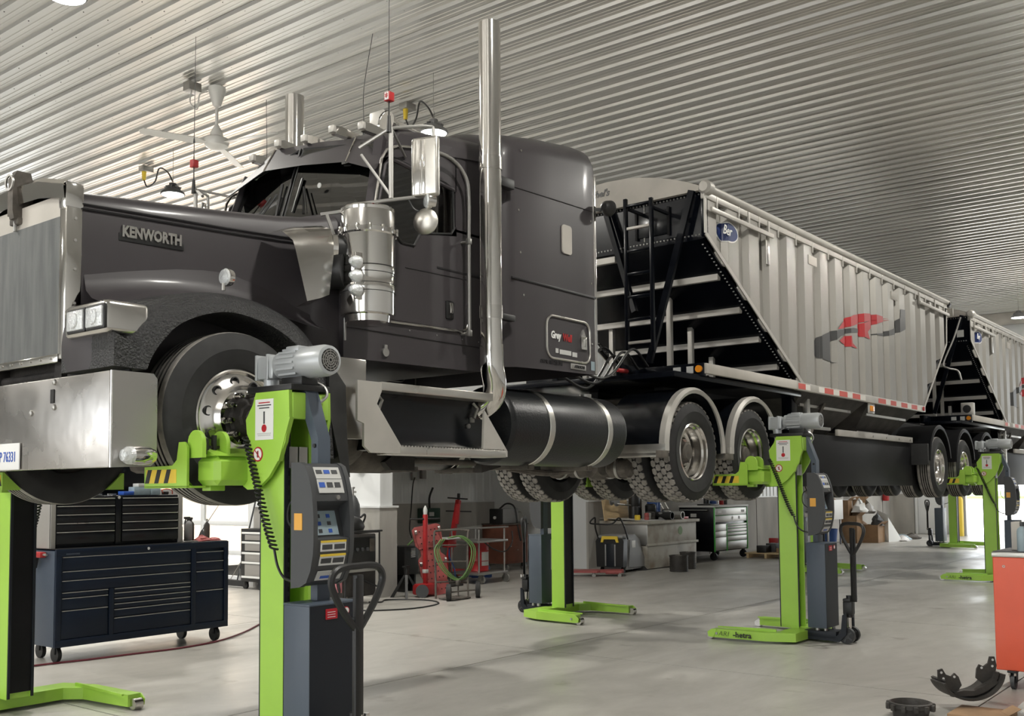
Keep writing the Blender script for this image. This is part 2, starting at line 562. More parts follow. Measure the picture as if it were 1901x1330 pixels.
def bez(pts, n=8):
    """Catmull-Rom through points"""
    P = [Vector(p) for p in pts]
    out = []
    for i in range(len(P) - 1):
        p0 = P[i - 1] if i else P[0] * 2 - P[1]
        p1, p2 = P[i], P[i + 1]
        p3 = P[i + 2] if i + 2 < len(P) else P[-1] * 2 - P[-2]
        for j in range(n):
            t = j / n
            out.append(0.5 * ((2 * p1) + (p2 - p0) * t + (2 * p0 - 5 * p1 + 4 * p2 - p3) * t * t + (3 * p1 - p0 - 3 * p2 + p3) * t ** 3))
    out.append(P[-1])
    return out
# ================================================================ ROOM
ZC = 7.4
# floor: base plus cast slabs with sawn joints
g = G().box(-8.6, 37.0, -7, 32, -0.2, -0.012)
fl = struct('floor', g, 'tread_gap')
px, py = 4.3, 4.3
gap = 0.006
slab_me = mesh_of('slab', G().box(gap, px - gap, gap, py - gap, -0.15, 0), Vector((0, 0, 0)))
slab_me.materials.append(M['floor'])
for i in range(11):
    for j in range(9):
        x0, y0 = -8.5 + 1.9 + (i - 1) * px + 2.2, -6.5 + j * py
        if x0 > 36.0: continue
        if x0 > 11 and y0 > 15: continue
        o = bpy.data.objects.new('slab', slab_me)
        C.objects.link(o)
        o.parent = fl
        o.location = (x0, y0, 0)
        if x0 + px > 37.0:
            o.scale.x = (36.98 - x0) / px
# ceiling of ribbed sheets, ribs across the hall
ce = struct('ceiling', G().box(-8.6, 12.7, -7.2, 32.2, ZC + 0.03, ZC + 0.2).box(12.7, 37.2, -7.2, 15.3, ZC + 0.03, ZC + 0.2), 'ceiling')
pitch = 0.30
def rib_profile():
    p = []
    for k in range(3):
        b = k * pitch
        p += [(b, 0), (b + 0.020, -0.036), (b + 0.050, -0.036), (b + 0.078, 0.0),
              (b + 0.150, 0), (b + 0.158, -0.005), (b + 0.170, -0.005), (b + 0.178, 0),
              (b + 0.220, 0), (b + 0.228, -0.005), (b + 0.240, -0.005), (b + 0.248, 0)]
    p.append((3 * pitch, 0))
    return p
pr = rib_profile()
pms = []
for yb in (32.0, 15.2):
    gp = G().loft([[(x, -7.0, z) for x, z in pr], [(x, yb, z) for x, z in pr]])
    pm = mesh_of('ceiling_panel', gp, Vector((0, 0, 0)))
    pm.materials.append(M['ceiling'])
    pms.append(pm)
for i in range(51):
    o = bpy.data.objects.new('ceiling_panel', pms[0 if i < 24 else 1])
    C.objects.link(o)
    o.parent = ce
    o.location = (-8.9 + i * 0.9, 0, ZC + (0.003 if i % 2 else 0))
# screws of the ceiling sheets
gs = G()
for j in range(-4, 28):
    y = 12.13 + (j - 10) * 0.745
    for i in range(10, 66):
        x = 0.1 + i * 0.3 - 0.0 + 0.1
        c = (x - 0.007, y + 0.012 * ((i * 7) % 3 - 1), ZC - 0.004)
        vs = [(c[0] + 0.009 * math.cos(a * PI / 3), c[1] + 0.009 * math.sin(a * PI / 3), ZC + 0.002) for a in range(6)]
        vs += [(c[0] + 0.007 * math.cos(a * PI / 3), c[1] + 0.007 * math.sin(a * PI / 3), ZC - 0.006) for a in range(6)]
        gs.add(vs, [(6, 7, 8, 9, 10, 11)] + [(a, (a + 1) % 6, 6 + (a + 1) % 6, 6 + a) for a in range(6)])
o = obj('ceiling_screws', gs, 'screw', ce, 0)
o['kind'] = 'stuff'
# walls
ZL = 1.38
def ribbed(x0, x1, y, z0, z1, out=-1, p=0.23, d=0.018):
    """vertical ribbed sheet along X whose face looks to out*Y"""
    pts = []
    x = x0
    while x < x1 - 1e-6:
        for dx, dd in ((0, 0), (p * 0.12, 1), (p * 0.28, 1), (p * 0.40, 0)):
            pts.append((min(x + dx, x1), y + out * d * dd))
        x += p
    pts.append((x1, y))
    return G().loft([[(a, b, z0) for a, b in pts], [(a, b, z1) for a, b in pts]])
def wallx(name, x0, x1, y, th=0.3, conc=True):
    """wall whose face looks to -Y"""
    wl = struct(name, G().box(x0, x1, y, y + th, 0, ZC), 'white_wall')
    if conc:
        struct('concrete_footing', G().box(x0, x1, y - 0.05, y, 0, ZL), 'concrete_wall', wl)
        struct('ledge', G().box(x0, x1, y - 0.07, y, ZL, ZL + 0.03), 'white_wall', wl)
    o_ = ribbed(x0, x1, y - 0.002, ZL + 0.03 if conc else 0, ZC, -1)
    struct('ribbed_sheet', o_, 'white_wall', wl, 20)
    return wl
def wally(name, x, y0, y1, th=0.3, conc=True):
    """wall whose face looks to -X"""
    wl = struct(name, G().box(x, x + th, y0, y1, 0, ZC), 'white_wall')
    if conc:
        struct('concrete_footing', G().box(x - 0.05, x, y0, y1, 0, ZL), 'concrete_wall', wl)
        struct('ledge', G().box(x - 0.07, x, y0, y1, ZL, ZL + 0.03), 'white_wall', wl)
    return wl
# partition pier at the end of the left wing
wl = struct('wall_partition', G().box(11.2, 11.48, 11.5, 14.55, ZL, 5.6), 'white_wall')
struct('concrete_footing', G().box(11.15, 11.53, 11.45, 14.55, 0, ZL), 'concrete_wall', wl)
struct('ledge', G().box(11.13, 11.55, 11.43, 14.55, ZL, ZL + 0.03), 'white_wall', wl)
struct('corner_trim', G().box(11.18, 11.23, 11.47, 11.52, ZL + .03, 5.6), 'white_wall', wl)
for y in (12.3, 13.2, 13.9):
    struct('form_joint', G().box(11.142, 11.15, y, y + 0.012, 0.02, ZL - .02), 'grime', wl)
wl = struct('wall_partition_upper', G().box(11.2, 11.48, 14.55, 19.2, 4.3, 5.6), 'white_wall')
wl = struct('wall_partition_far', G().box(11.2, 11.48, 19.2, 31.6, 0, 5.6), 'white_wall')
# glazed overhead door (seen between chest and lift)
dr = struct('door_1', G().box(11.2, 11.34, 14.55, 14.75, 0, 4.3).box(11.2, 11.34, 19.05, 19.2, 0, 4.3).box(11.2, 11.34, 14.75, 19.05, 4.15, 4.3), 'white_wall')
for k in range(8):
    z = 0.0 + k * 0.52
    struct('door_rail', G().rbox(11.25, 11.31, 14.75, 19.05, z, z + (0.16 if k == 0 else 0.085), 0.008), 'white_wall', dr)
for y in (14.75, 16.15, 17.6, 18.97):
    struct('door_stile', G().rbox(11.245, 11.315, y, y + 0.08, 0, 4.15, 0.008), 'white_wall', dr)
for k in range(8):
    z = 0.0 + k * 0.52 + (0.16 if k == 0 else 0.085)
    for y0, y1 in ((14.83, 16.15), (16.23, 17.6), (17.68, 18.97)):
        struct('pane', G().box(11.275, 11.281, y0, y1, z, min(4.15, (k + 1) * 0.52)), 'clearglass', dr)
# brick house outside behind the glazed door
wallx('wall_alcove_back', 11.5, 17.6, 14.5)
struct('alcove_shade_block', G().box(11.48, 17.6, 12.0, 14.5, 2.75, 5.6), 'white_wall')  # unseen mass added to block the lamps so the alcove stays dark
solo('yard_slab', G().box(11.5, 37, 15.0, 31.9, -.02, .0), 'gravel', 'pale outdoor paving beyond the glazed overhead door', 'paving')
struct('wall_alcove_side', G().box(17.6, 17.75, 12.3, 14.8, 0, ZC), 'white_wall')
wb = wallx('wall_back', 17.6, 37.0, 12.0)
for x in (18.2, 19.4, 22.9, 25.6, 28.2, 30.9, 33.5, 35.6):
    struct('form_joint', G().box(x, x + 0.012, 11.942, 11.95, 0.02, ZL - .02), 'grime', wb)
# alcove dark pilaster
al = struct('trim_1', G().box(12.0, 13.3, 14.3, 14.44, 0, 2.75), 'white_wall')
# end wall with service door and big open doorway
we = struct('wall_end', G().box(36.8, 37.1, 9.75, 12.0, 0, ZC).box(36.8, 37.1, 2.2, 9.75, 6.0, ZC).box(36.8, 37.1, -7, 2.2, 0, ZC), 'white_wall')
struct('concrete_footing', G().box(36.75, 36.8, 11.25, 12.0, 0, ZL), 'concrete_wall', we)
struct('door_header', G().rbox(36.66, 36.8, 2.0, 9.9, 5.95, 6.15, 0.01), 'tarp', we)
struct('ceiling_beam', G().rbox(36.45, 36.78, -7, 12.0, ZC - 0.42, ZC - 0.04, 0.01), 'tarp', we)
d2 = struct('door_2', G().box(36.72, 36.8, 11.12, 11.2, 0, 2.15).box(36.72, 36.8, 10.12, 10.2, 0, 2.15).box(36.72, 36.8, 10.2, 11.12, 2.07, 2.15), 'white_wall')
struct('door_leaf', G().rbox(36.75, 36.79, 10.21, 11.11, 0.01, 2.06, 0.005), 'white_wall', d2)
struct('door_handle', G().cyl((36.69, 10.3, 1.0), (36.75, 10.3, 1.0), 0.02, n=10).cyl((36.70, 10.3, 1.0), (36.70, 10.42, 1.0), 0.012, n=8), 'steel', d2)
struct('door_frame', G().rbox(36.7, 36.82, 9.65, 9.78, 0, 5.2, 0.01), 'alu', d2)
# right-hand wall (unseen, kept solid to shut out side light) and left wing walls
struct('wall_right', G().box(-8.6, 36.8, -7.2, -7.0, 0, ZC), 'white_wall')
struct('wall_left', G().box(-8.6, 11.2, 31.5, 31.8, 0, ZC), 'white_wall')
struct('wall_front', G().box(-8.6, -8.3, -7, 32, 5.0, ZC).box(-8.6, -8.3, 16, 32, 0, 5).box(-8.6, -8.3, -7, -3, 0, 5).box(-8.6, -8.3, 2, 4, 0, 5).box(-8.6, -8.3, 9, 11, 0, 5), 'white_wall')
# the yard outside
solo('gravel_yard', G().box(37.0, 140, -60, 60, -0.3, -0.02), 'gravel', 'bright pale gravel yard beyond the open doorway', 'yard')
solo('front_bounce_yard', G().box(-60, -8.6, -50, 60, -0.3, -0.02), 'gravel', 'unseen pale yard behind the viewpoint, added to bounce light onto the ceiling', 'yard')  # out-of-view ground added to throw daylight up at the ceiling ribs
solo('green_field', G().box(140, 260, -90, 90, -0.3, 0.3), 'grass', 'strip of green field beyond the gravel yard', 'field')
solo('brick_building', G().box(11.6, 40, 23.0, 23.4, 0, 6), mat('tan_brick_outside', (0.58, 0.47, 0.38), 0.8, var=0.1, stretch=(1, 1, 12), vscale=3),
     'tan brick wall seen hazily through the glazed overhead door', 'building')
OFF[0] = Vector((0, 0, 0))

# wall fittings
def wall_box(x, y, z, face, w_=0.10, h=0.12, d=0.06, m='steel'):
    if face == 'x': return G().rbox(x - d, x, y - w_ / 2, y + w_ / 2, z - h / 2, z + h / 2, 0.006)
    return G().rbox(x - w_ / 2, x + w_ / 2, y - d, y, z - h / 2, z + h / 2, 0.006)
t = thing('junction_box', 'grey metal switch box high on the lit white pier', 'switch box', (11.2, 11.86, 1.95), world=True)
obj('box', wall_box(11.2, 11.9, 2.0, 'x', 0.17, 0.15, 0.09), 'steel', t)
obj('cover', G().rbox(11.09, 11.112, 11.83, 11.93, 1.94, 2.06, 0.004), 'plastic_black', t)
obj('conduit', G().cyl((11.17, 11.85, 2.05), (11.17, 11.85, 5.5), 0.012, n=8), 'steel', t)
t = thing('wall_outlet', 'small white power outlet low on the lit white pier', 'outlet', (11.2, 12.14, 1.52), world=True)
obj('plate', wall_box(11.2, 12.14, 1.55, 'x', 0.12, 0.14, 0.045), 'white', t)
obj('socket', wall_box(11.155, 12.16, 1.55, 'x', 0.04, 0.07, 0.006), 'steel', t)
t = thing('wall_outlet', 'twin outlet box and plug on the dark alcove wall above the green box', 'outlet', (15.3, 14.38, 1.9), world=True)
obj('box', wall_box(15.0, 14.44, 1.95, 'y', 0.14, 0.2, 0.06), 'steel', t)
obj('box', wall_box(15.25, 14.44, 2.0, 'y', 0.12, 0.24, 0.08), 'grey_side', t)
obj('conduit', G().cyl((15.22, 14.40, 2.1), (15.22, 14.40, 2.7), 0.012, n=8), 'steel', t)
obj('cord', G().tube(bez([(14.97, 14.36, 1.9), (14.85, 14.3, 1.75), (14.75, 14.25, 1.3), (14.6, 14.15, 0.9), (14.5, 14.0, 0.72)]), 0.012, 6), 'plastic_black', t)
t = thing('control_box', 'dark green wall box with black pipe in the dim alcove', 'wall box', (15.3, 14.35, 1.0), world=True)
obj('box', G().rbox(15.12, 15.62, 14.26, 14.44, 0.98, 1.28, 0.015), 'green_dark', t)
obj('label_plate', G().box(15.28, 15.42, 14.253, 14.26, 1.12, 1.2), 'offwhite', t)
obj('pipe', G().tube(bez([(15.42, 14.38, 1.28), (15.42, 14.38, 1.5), (15.48, 14.34, 1.7)]), 0.022, 8), 'plastic_black', t)
t = thing('fire_extinguisher', 'red fire extinguisher hanging on the concrete end of the back wall', 'extinguisher', (35.6, 11.9, 1.25), world=True)
obj('cylinder', G().lathe([(0.02, 0.0), (0.1, 0.01), (0.11, 0.05), (0.11, 0.36), (0.09, 0.42), (0.03, 0.46), (0.03, 0.5)], (35.6, 11.83, 1.15), 'z', 16), 'red', t)
obj('nozzle', G().tube(bez([(35.6, 11.83, 1.65), (35.5, 11.8, 1.66), (35.47, 11.8, 1.5), (35.47, 11.8, 1.35)]), 0.014, 6), 'plastic_black', t)
obj('bracket', G().box(35.55, 35.65, 11.9, 11.95, 1.3, 1.6), 'steel', t)
# ---------------------------------------------------------------- ceiling fan, lamps
t = thing('ceiling_fan', 'white three-blade ceiling fan on a down rod above the truck hood', 'ceiling fan', (8.55, 12.05, ZC - 0.75), world=True)
c = (8.55, 12.05)
obj('canopy', G().lathe([(0.02, -0.32), (0.055, -0.3), (0.12, -0.09), (0.12, -0.035)], (c[0], c[1], ZC), 'z', 24), 'fan_white', t)
obj('down_rod', G().cyl((c[0], c[1], 6.7), (c[0], c[1], ZC - 0.25), 0.022), 'fan_white', t)
obj('motor_housing', G().lathe([(0.0, 6.47), (0.08, 6.475), (0.155, 6.52), (0.175, 6.57), (0.165, 6.62), (0.09, 6.66), (0.085, 6.72), (0.04, 6.8), (0.025, 6.83)], (c[0], c[1], 0), 'z', 32), 'fan_white', t)
for ang in (2.82, 0.62, -1.35):
    g = G()
    g.add([(0.14, -0.03, 0.0), (0.14, 0.03, 0.0), (0.32, 0.075, 0.02), (0.32, -0.075, -0.02), (1.02, 0.07, 0.015), (1.06, 0.0, 0.0), (1.02, -0.07, -0.02),
           (0.14, -0.03, 0.008), (0.14, 0.03, 0.008), (0.32, 0.075, 0.028), (0.32, -0.075, -0.012), (1.02, 0.07, 0.023), (1.06, 0.0, 0.008), (1.02, -0.07, -0.012)],
          [(0, 1, 2, 3), (3, 2, 4, 5, 6), (7, 10, 9, 8), (10, 13, 12, 11, 9), (0, 7, 8, 1), (1, 8, 9, 2), (2, 9, 11, 4), (4, 11, 12, 5), (5, 12, 13, 6), (6, 13, 10, 3), (3, 10, 7, 0)])
    g.xf(Matrix.Translation((c[0], c[1], 6.55)) @ Matrix.Rotation(ang, 4, 'Z'))
    obj('blade', g, 'fan_white', t)
obj('junction_box', G().rbox(8.13, 8.33, 12.1, 12.25, ZC - 0.16, ZC - 0.035, 0.006), 'steel', t)
obj('cord', G().tube(bez([(8.2, 12.15, ZC - .16), (8.17, 12.13, ZC - .34), (8.26, 12.1, ZC - .42), (8.3, 12.1, ZC - .2), (8.42, 12.08, ZC - 0.12)]), 0.01, 6), 'fan_white', t)
def lamp(loc, label, box=None, on=True, cone=False):
    t = thing('high_bay_lamp', label, 'ceiling lamp', loc, group='round high bay lamps under the ceiling', world=True)
    x, y, z = loc
    obj('housing', G().lathe([(0.03, 0.2), (0.06, 0.19), (0.065, 0.13), (0.12, 0.11), (0.13, 0.08), (0.185, 0.045), (0.2, 0.01), (0.19, 0.0)], loc, 'z', 32), 'plastic' if cone else 'grey_plastic', t)
    obj('diffuser', G().lathe([(0.0, -0.012), (0.1, -0.010), (0.17, -0.004), (0.185, 0.004), (0.18, 0.006)], loc, 'z', 32), 'lamp_on', t)
    for k in range(8):
        a = k * PI / 4
        obj('cooling_fin', G().bar((x + .05 * math.cos(a), y + .05 * math.sin(a), z + .13), (x + .13 * math.cos(a), y + .13 * math.sin(a), z + .1), 0.008, 0.06), 'grey_plastic', t, 0)
    obj('hook', G().tube([(x, y, z + 0.19), (x, y, z + 0.25), (x + .02, y, z + 0.28), (x, y, z + 0.31)], 0.008, 6), 'steel', t)
    obj('chain', G().cyl((x, y, z + .3), (x, y, ZC - 0.03), 0.004, n=6), 'steel', t)
    if box:
        bx, by = box
        obj('junction_box', G().rbox(bx - .1, bx + .1, by - .08, by + .08, ZC - .13, ZC - .035, 0.006), 'steel', t)
        obj('plug', G().cyl((bx - .04, by, ZC - .13), (bx - .04, by, ZC - .28), 0.04, 0.03, 10), 'yellow', t)
        zz = ZC - .28
        obj('cord', G().tube(bez([(bx - .04, by, zz), (bx, by - .05, zz - .12), (bx + (x - bx) * .35, by + (y - by) * .35, zz - .12), (bx + (x - bx) * .5, by + (y - by) * .5, zz + .06), (bx + (x - bx) * .8, by + (y - by) * .8, z + .45), (x, y, z + .22)]), 0.013, 6), 'plastic_black', t)
    d = bpy.data.lights.new('lamp_light', 'AREA')
    d.shape = 'DISK'
    d.size = 0.34
    d.energy = 200
    d.color = (1.0, 0.97, 0.9)
    o = bpy.data.objects.new('lamp_light', d)
    C.objects.link(o)
    o.location = (0, 0, -0.03)
    o.parent = t
lamp((5.08, 9.68, 6.62), 'lit round ceiling lamp cut by the top left edge of the photo')
lamp((10.12, 9.34, 6.52), 'lit high bay lamp with yellow plug above the truck sleeper', (10.7, 10.4))
lamp((9.64, 14.78, 6.58), 'dark cone high bay lamp just above the middle of the truck hood', (9.9, 16.0), cone=True)
lamp((30.4, 6.36, 6.23), 'distant lit lamp above the second trailer')
# lamps of the same rows outside the picture
for p in ((0.5, 9.5, 6.6), (5.0, 2.5, 6.6), (12.5, 2.5, 6.6), (20, 2.5, 6.6), (28, 2.5, 6.6), (4.5, 16, 6.6), (4.0, 23, 6.6), (9, 23, 6.6), (-2, 3, 6.6), (-2, 16, 6.6)):
    d = bpy.data.lights.new('lamp_light', 'AREA')
    d.shape = 'DISK'
    d.size = 0.34
    d.energy = 200
    d.color = (1.0, 0.97, 0.9)
    o = bpy.data.objects.new('lamp_light', d)
    C.objects.link(o)
    o.location = p
# ================================================================ TRUCK
YC = 6.25
YN = 5.09
def my(y): return 2 * YC - y
NT = 44
def tire_profile(R_, W, grooves=0, r0=0.292):
    pr = [(r0, 0.055), (r0 + 0.012, 0.028), (r0 + 0.05, 0.010), (r0 + 0.12, 0.0), (r0 + 0.125, -0.002), (R_ - 0.10, 0.000), (R_ - 0.05, 0.012), (R_ - 0.018, 0.028), (R_ - 0.006, 0.034), (R_, 0.05)]
    if grooves:
        for k in range(grooves):
            c = 0.05 + (W - 0.1) * (k + 1) / (grooves + 1)
            pr += [(R_, c - 0.009), (R_ - 0.013, c - 0.006), (R_ - 0.013, c + 0.006), (R_, c + 0.009)]
    pr += [(R_, W - 0.05), (R_ - 0.006, W - 0.034), (R_ - 0.018, W - 0.028), (R_ - 0.05, W - 0.012), (R_ - 0.10, W), (r0 + 0.12, W), (r0 + 0.05, W - 0.01), (r0 + 0.012, W - 0.028), (r0, W - 0.055)]
    return pr
_mc = {}
def shared(key, fn, m, smooth=35):
    if key not in _mc:
        me = mesh_of(key, fn(), Vector((0, 0, 0)))
        for q in (m if isinstance(m, list) else [m]):
            me.materials.append(M[q])
        if smooth:
            me.polygons.foreach_set('use_smooth', [True] * len(me.polygons))
            me.set_sharp_from_angle(angle=math.radians(smooth))
        _mc[key] = me
    return _mc[key]
def put(name, me, loc, parent, rot=None, label=None, kind=None, scale=None):
    o = bpy.data.objects.new(name, me)
    C.objects.link(o)
    o.parent = parent
    o.location = Vector(loc) - OFF[0]
    if rot: o.rotation_euler = rot
    if scale: o.scale = scale
    if label: o['label'] = label
    if kind: o['kind'] = kind
    return o
def sub(name, me, parent, loc=(0, 0, 0), rot=None, kind=None, label=None):
    o = bpy.data.objects.new(name, me)
    C.objects.link(o)
    o.parent = parent
    o.location = loc
    if rot: o.rotation_euler = rot
    if kind: o['kind'] = kind
    if label: o['label'] = label
    return o
def tire_mesh(kind, R_, W):
    g = {'steer': 4, 'trailer': 4, 'drive': 0}[kind]
    Rr = R_ - 0.014 if kind == 'drive' else R_
    def fn():
        return G().lathe(tire_profile(Rr, W, g), (0, 0, 0), 'y', 72, close=True)
    key = 'tire_' + kind
    if key not in _mc:
        me = shared(key, fn, ['rubber', 'tread', 'tread_gap'], 30)
        for p in me.polygons:          # tread band gets the dusty tread material, groove floors dark
            c = p.center
            rr = math.hypot(c.x, c.z)
            if rr > Rr - 0.004 and 0.03 < c.y < W - 0.03:
                p.material_index = 2 if kind == 'drive' else 1
            elif rr > Rr - 0.02 and 0.06 < c.y < W - 0.06:
                p.material_index = 2
    return _mc[key]
def tread_blocks(R_, W):
    g = G()
    rows, n = 4, 38
    cw = (W - 0.064) / rows
    for r in range(rows):
        yc_ = 0.032 + cw * (r + 0.5)
        for k in range(n):
            a = 2 * PI * (k + (0.5 if r % 2 else 0)) / n
            hl = PI / n * 0.88
            hw = cw * 0.57
            # hexagonal lug, wider in the middle so neighbours interlock
            q = [(-hl * 1.0, 0), (-hl * 0.62, hw * 0.86), (hl * 0.62, hw * 0.86), (hl * 1.0, 0), (hl * 0.62, -hw * 0.86), (-hl * 0.62, -hw * 0.86)]
            top, bot = [], []
            for da, dy in q:
                drop = 0.0
                yy = min(max(yc_ + dy, 0.026), W - 0.026)
                if yy < 0.05: drop = (0.05 - yy) * 0.5
                if yy > W - 0.05: drop = (yy - W + 0.05) * 0.5
                t = a + da
                top.append(((R_ - drop) * math.cos(t), yy, (R_ - drop) * math.sin(t)))
                bot.append(((R_ - 0.03) * math.cos(t), yy, (R_ - 0.03) * math.sin(t)))
            g.add(top + bot, [(0, 1, 2, 3), (0, 3, 4, 5)] + [(i, (i + 1) % 6, 6 + (i + 1) % 6, 6 + i) for i in range(6)])
    return g
def steer_rim():
    g = G()
    # convex disc wheel with ten hand holes
    n = 120
    prof = [(0.298, 0.045), (0.30, 0.03), (0.292, 0.024), (0.284, 0.028), (0.272, 0.05), (0.255, 0.048), (0.240, 0.038), (0.225, 0.030), (0.205, 0.018), (0.190, 0.006), (0.178, -0.012), (0.170, -0.022), (0.12, -0.024), (0.095, -0.024)]
    k = len(prof)
    vs = []
    for r, h in prof:
        for j in range(n):
            a = 2 * PI * j / n
            vs.append((r * math.cos(a), h, r * math.sin(a)))
    fs = []
    for i in range(k - 1):
        rm = (prof[i][0] + prof[i + 1][0]) / 2
        for j in range(n):
            a = (2 * PI * (j + 0.5) / n) % (2 * PI / 10)
            fs.append((i * n + j, i * n + (j + 1) % n, (i + 1) * n + (j + 1) % n, (i + 1) * n + j))
    g.add(vs, fs)
    g.lathe([(0.292, 0.024), (0.285, 0.10), (0.262, 0.14), (0.262, 0.2), (0.285, 0.25), (0.298, 0.29)], (0, 0, 0), 'y', 48)
    g.f = g.f[:-2]
    return g
def drive_rim():
    g = G()
    g.lathe([(0.298, 0.04), (0.302, 0.026), (0.292, 0.018), (0.282, 0.03), (0.278, 0.06), (0.262, 0.08), (0.258, 0.13), (0.248, 0.15), (0.243, 0.185), (0.225, 0.205), (0.15, 0.212), (0.13, 0.212), (0.125, 0.18), (0.105, 0.175)], (0, 0, 0), 'y', 72)
    g.f = g.f[:-2]
    return g
def disc_back():
    return G().lathe([(0.0, 0.225), (0.29, 0.225), (0.29, 0.26), (0.0, 0.26)], (0, 0, 0), 'y', 32)
nut_me = None
def lug_nut(h=0.05, r=0.017):
    return G().lathe([(r * 1.15, 0.0), (r * 1.15, -0.008), (r, -0.01), (r, -h * 0.75), (r * 0.7, -h), (0.0, -h * 1.02)], (0, 0, 0), 'y', 8)
def wheel(name, kind, x, y, z, parent, side=-1, nuts=True, rot0=0.0, label=None, detail=True):
    """side -1: outer face towards -Y at y; +1 mirrored"""
    rz = 0 if side < 0 else PI
    R_, W = {'steer': (0.525, 0.30), 'drive': (0.525, 0.28), 'trailer': (0.515, 0.275)}[kind]
    rim_me = shared('rim_' + kind, steer_rim if kind == 'steer' else drive_rim, 'rim', 30)
    w_ = put(name, rim_me, (x, y, z), parent, (0, 0, rz), label)
    sub('tire', tire_mesh(kind, R_, W), w_)
    if kind == 'drive':
        sub('tread', shared('tread_drive', lambda: tread_blocks(R_, W), 'tread', 20), w_, kind='stuff')
    if detail:
        sub('wheel_disc', shared('disc_back', disc_back, 'grime_dark'), w_)
        if kind == 'steer':
            sub('hub', shared('hub_steer', lambda: G().lathe([(0.17, 0.0), (0.165, -0.02), (0.12, -0.03), (0.115, -0.06), (0.08, -0.075), (0.075, -0.10), (0.05, -0.105), (0.045, -0.13), (0.0, -0.132)], (0, 0, 0), 'y', 10), 'grime_dark'), w_)
            for k in range(10):
                a = 2 * PI * (k + .5) / 10 + rot0
                sub('hand_hole', shared('hand_hole', lambda: G().lathe([(.030, .004), (.030, -.006), (.024, -.008), (.024, .012), (0, .014)], (0, 0, 0), 'y', 20), 'plastic_black'), w_, (0.224 * math.cos(a), 0.029, 0.224 * math.sin(a)))
            for k in range(10):
                a = 2 * PI * k / 10 + rot0
                sub('lug_nut', shared('lug_nut_long', lambda: lug_nut(0.085, 0.019), 'chrome'), w_, (0.143 * math.cos(a), -0.02, 0.143 * math.sin(a)))
        else:
            sub('hub', shared('hub_drive', lambda: G().lathe([(0.13, 0.21), (0.125, 0.16), (0.10, 0.15), (0.095, 0.10), (0.08, 0.085), (0.0, 0.083)], (0, 0, 0), 'y', 20), 'grime'), w_)
            if nuts:
                for k in range(10):
                    a = 2 * PI * k / 10 + rot0
                    sub('lug_nut', shared('lug_nut', lambda: lug_nut(0.06, 0.018), 'chrome'), w_, (0.165 * math.cos(a), 0.208, 0.165 * math.sin(a)))
    return w_
def dual(x, z, parent, kind='drive', outer=True, z_off=0.0):
    for s in (-1, 1):
        yo = YN if s < 0 else my(YN)
        wheel('wheel', kind, x, yo, z, parent, s, nuts=(s < 0))
        wheel('inner_wheel', kind, x, yo - s * 0.325, z, parent, s, nuts=False, detail=False)

truck = thing('semi_truck', 'dark grey long-nose semi truck with chrome stacks raised on the lime lifts', 'truck', (3.0, YC, 1.57), world=True)
T = truck
# ---------------- hood
def hood_ring(x, w_, zt, zb, nose=0.0):
    hp = [(-w_, zb), (-w_, 3.10), (-w_ + 0.002, 3.335), (-w_ + 0.012, zt - 0.055), (-w_ + 0.035, zt - 0.018), (-w_ + 0.085, zt + 0.008), (-w_ * 0.6, zt + 0.045), (-w_ * 0.25, zt + 0.062), (0, zt + 0.065)]
    hp = hp + [(-a, b) for a, b in hp[-2::-1]]
    return [(x, YC + a, b) for a, b in hp]
hs = [(3.07, .600, 3.425, 2.35), (3.5, .655, 3.455, 2.35), (4.0, .715, 3.49, 2.35), (4.4, .775, 3.525, 2.35), (4.65, .83, 3.555, 2.4), (4.84, .875, 3.60, 2.45), (4.93, .895, 3.625, 2.5)]
obj('hood', G().loft([hood_ring(*h) for h in hs]), 'paint', T, 50)
for s in (-1, 1):
    g = G()
    for dz in (0.0, 0.028):
        pts = [(h[0], YC + s * (h[1] + 0.003), 3.345 + (h[2] - 3.425) * 0.28 - dz) for h in hs]
        g.tube(pts, 0.006 if dz == 0 else 0.007, 6)
    obj('hood_groove', g, 'paint_dark', T)
# KENWORTH plate
obj('name_plate', G().rbox(3.30, 3.715, 5.588, 5.612, 3.165, 3.215, 0.004).xf(Matrix.Translation((3.505, 5.60, 0)) @ Matrix.Rotation(-0.135, 4, 'Z') @ Matrix.Translation((-3.505, -5.60, 0))), 'plastic_black', T, label='black backing strip of the name')
for sgn in (1,):
    text('name_lettering', 'KENWORTH', 0.092, Matrix.Translation((3.505, 5.588, 3.222)) @ Matrix.Rotation(-0.135, 4, 'Z') @ Matrix.Rotation(PI / 2, 4, 'X'), 'chrome', T, ext=0.008, bold=0.0045, xs=0.72, label='chrome letters')
# grille surround and screen
hw = 0.60
g = G()
for s in (-1, 1):
    a, b = sorted((YC + s * (hw + 0.008), YC + s * (hw - 0.075)))
    g.rbox(2.985, 3.085, a, b, 2.42, 3.33, 0.012)
    g.rbox(2.975, 3.095, a - 0.004, b + 0.004, 3.30, 3.465, 0.022)
g.loft([[(2.975, y, zz) for y, zz in ((YC - hw, 3.36), (YC - hw * .5, 3.41), (YC, 3.42), (YC + hw * .5, 3.41), (YC + hw, 3.36))],
        [(2.965, y, zz) for y, zz in ((YC - hw, 3.44), (YC - hw * .5, 3.51), (YC, 3.53), (YC + hw * .5, 3.51), (YC + hw, 3.44))],
        [(3.0, y, zz) for y, zz in ((YC - hw, 3.47), (YC - hw * .5, 3.54), (YC, 3.56), (YC + hw * .5, 3.54), (YC + hw, 3.47))],
        [(3.10, y, zz) for y, zz in ((YC - hw, 3.46), (YC - hw * .5, 3.53), (YC, 3.55), (YC + hw * .5, 3.53), (YC + hw, 3.46))]])
obj('grille_surround', g, 'chrome', T)
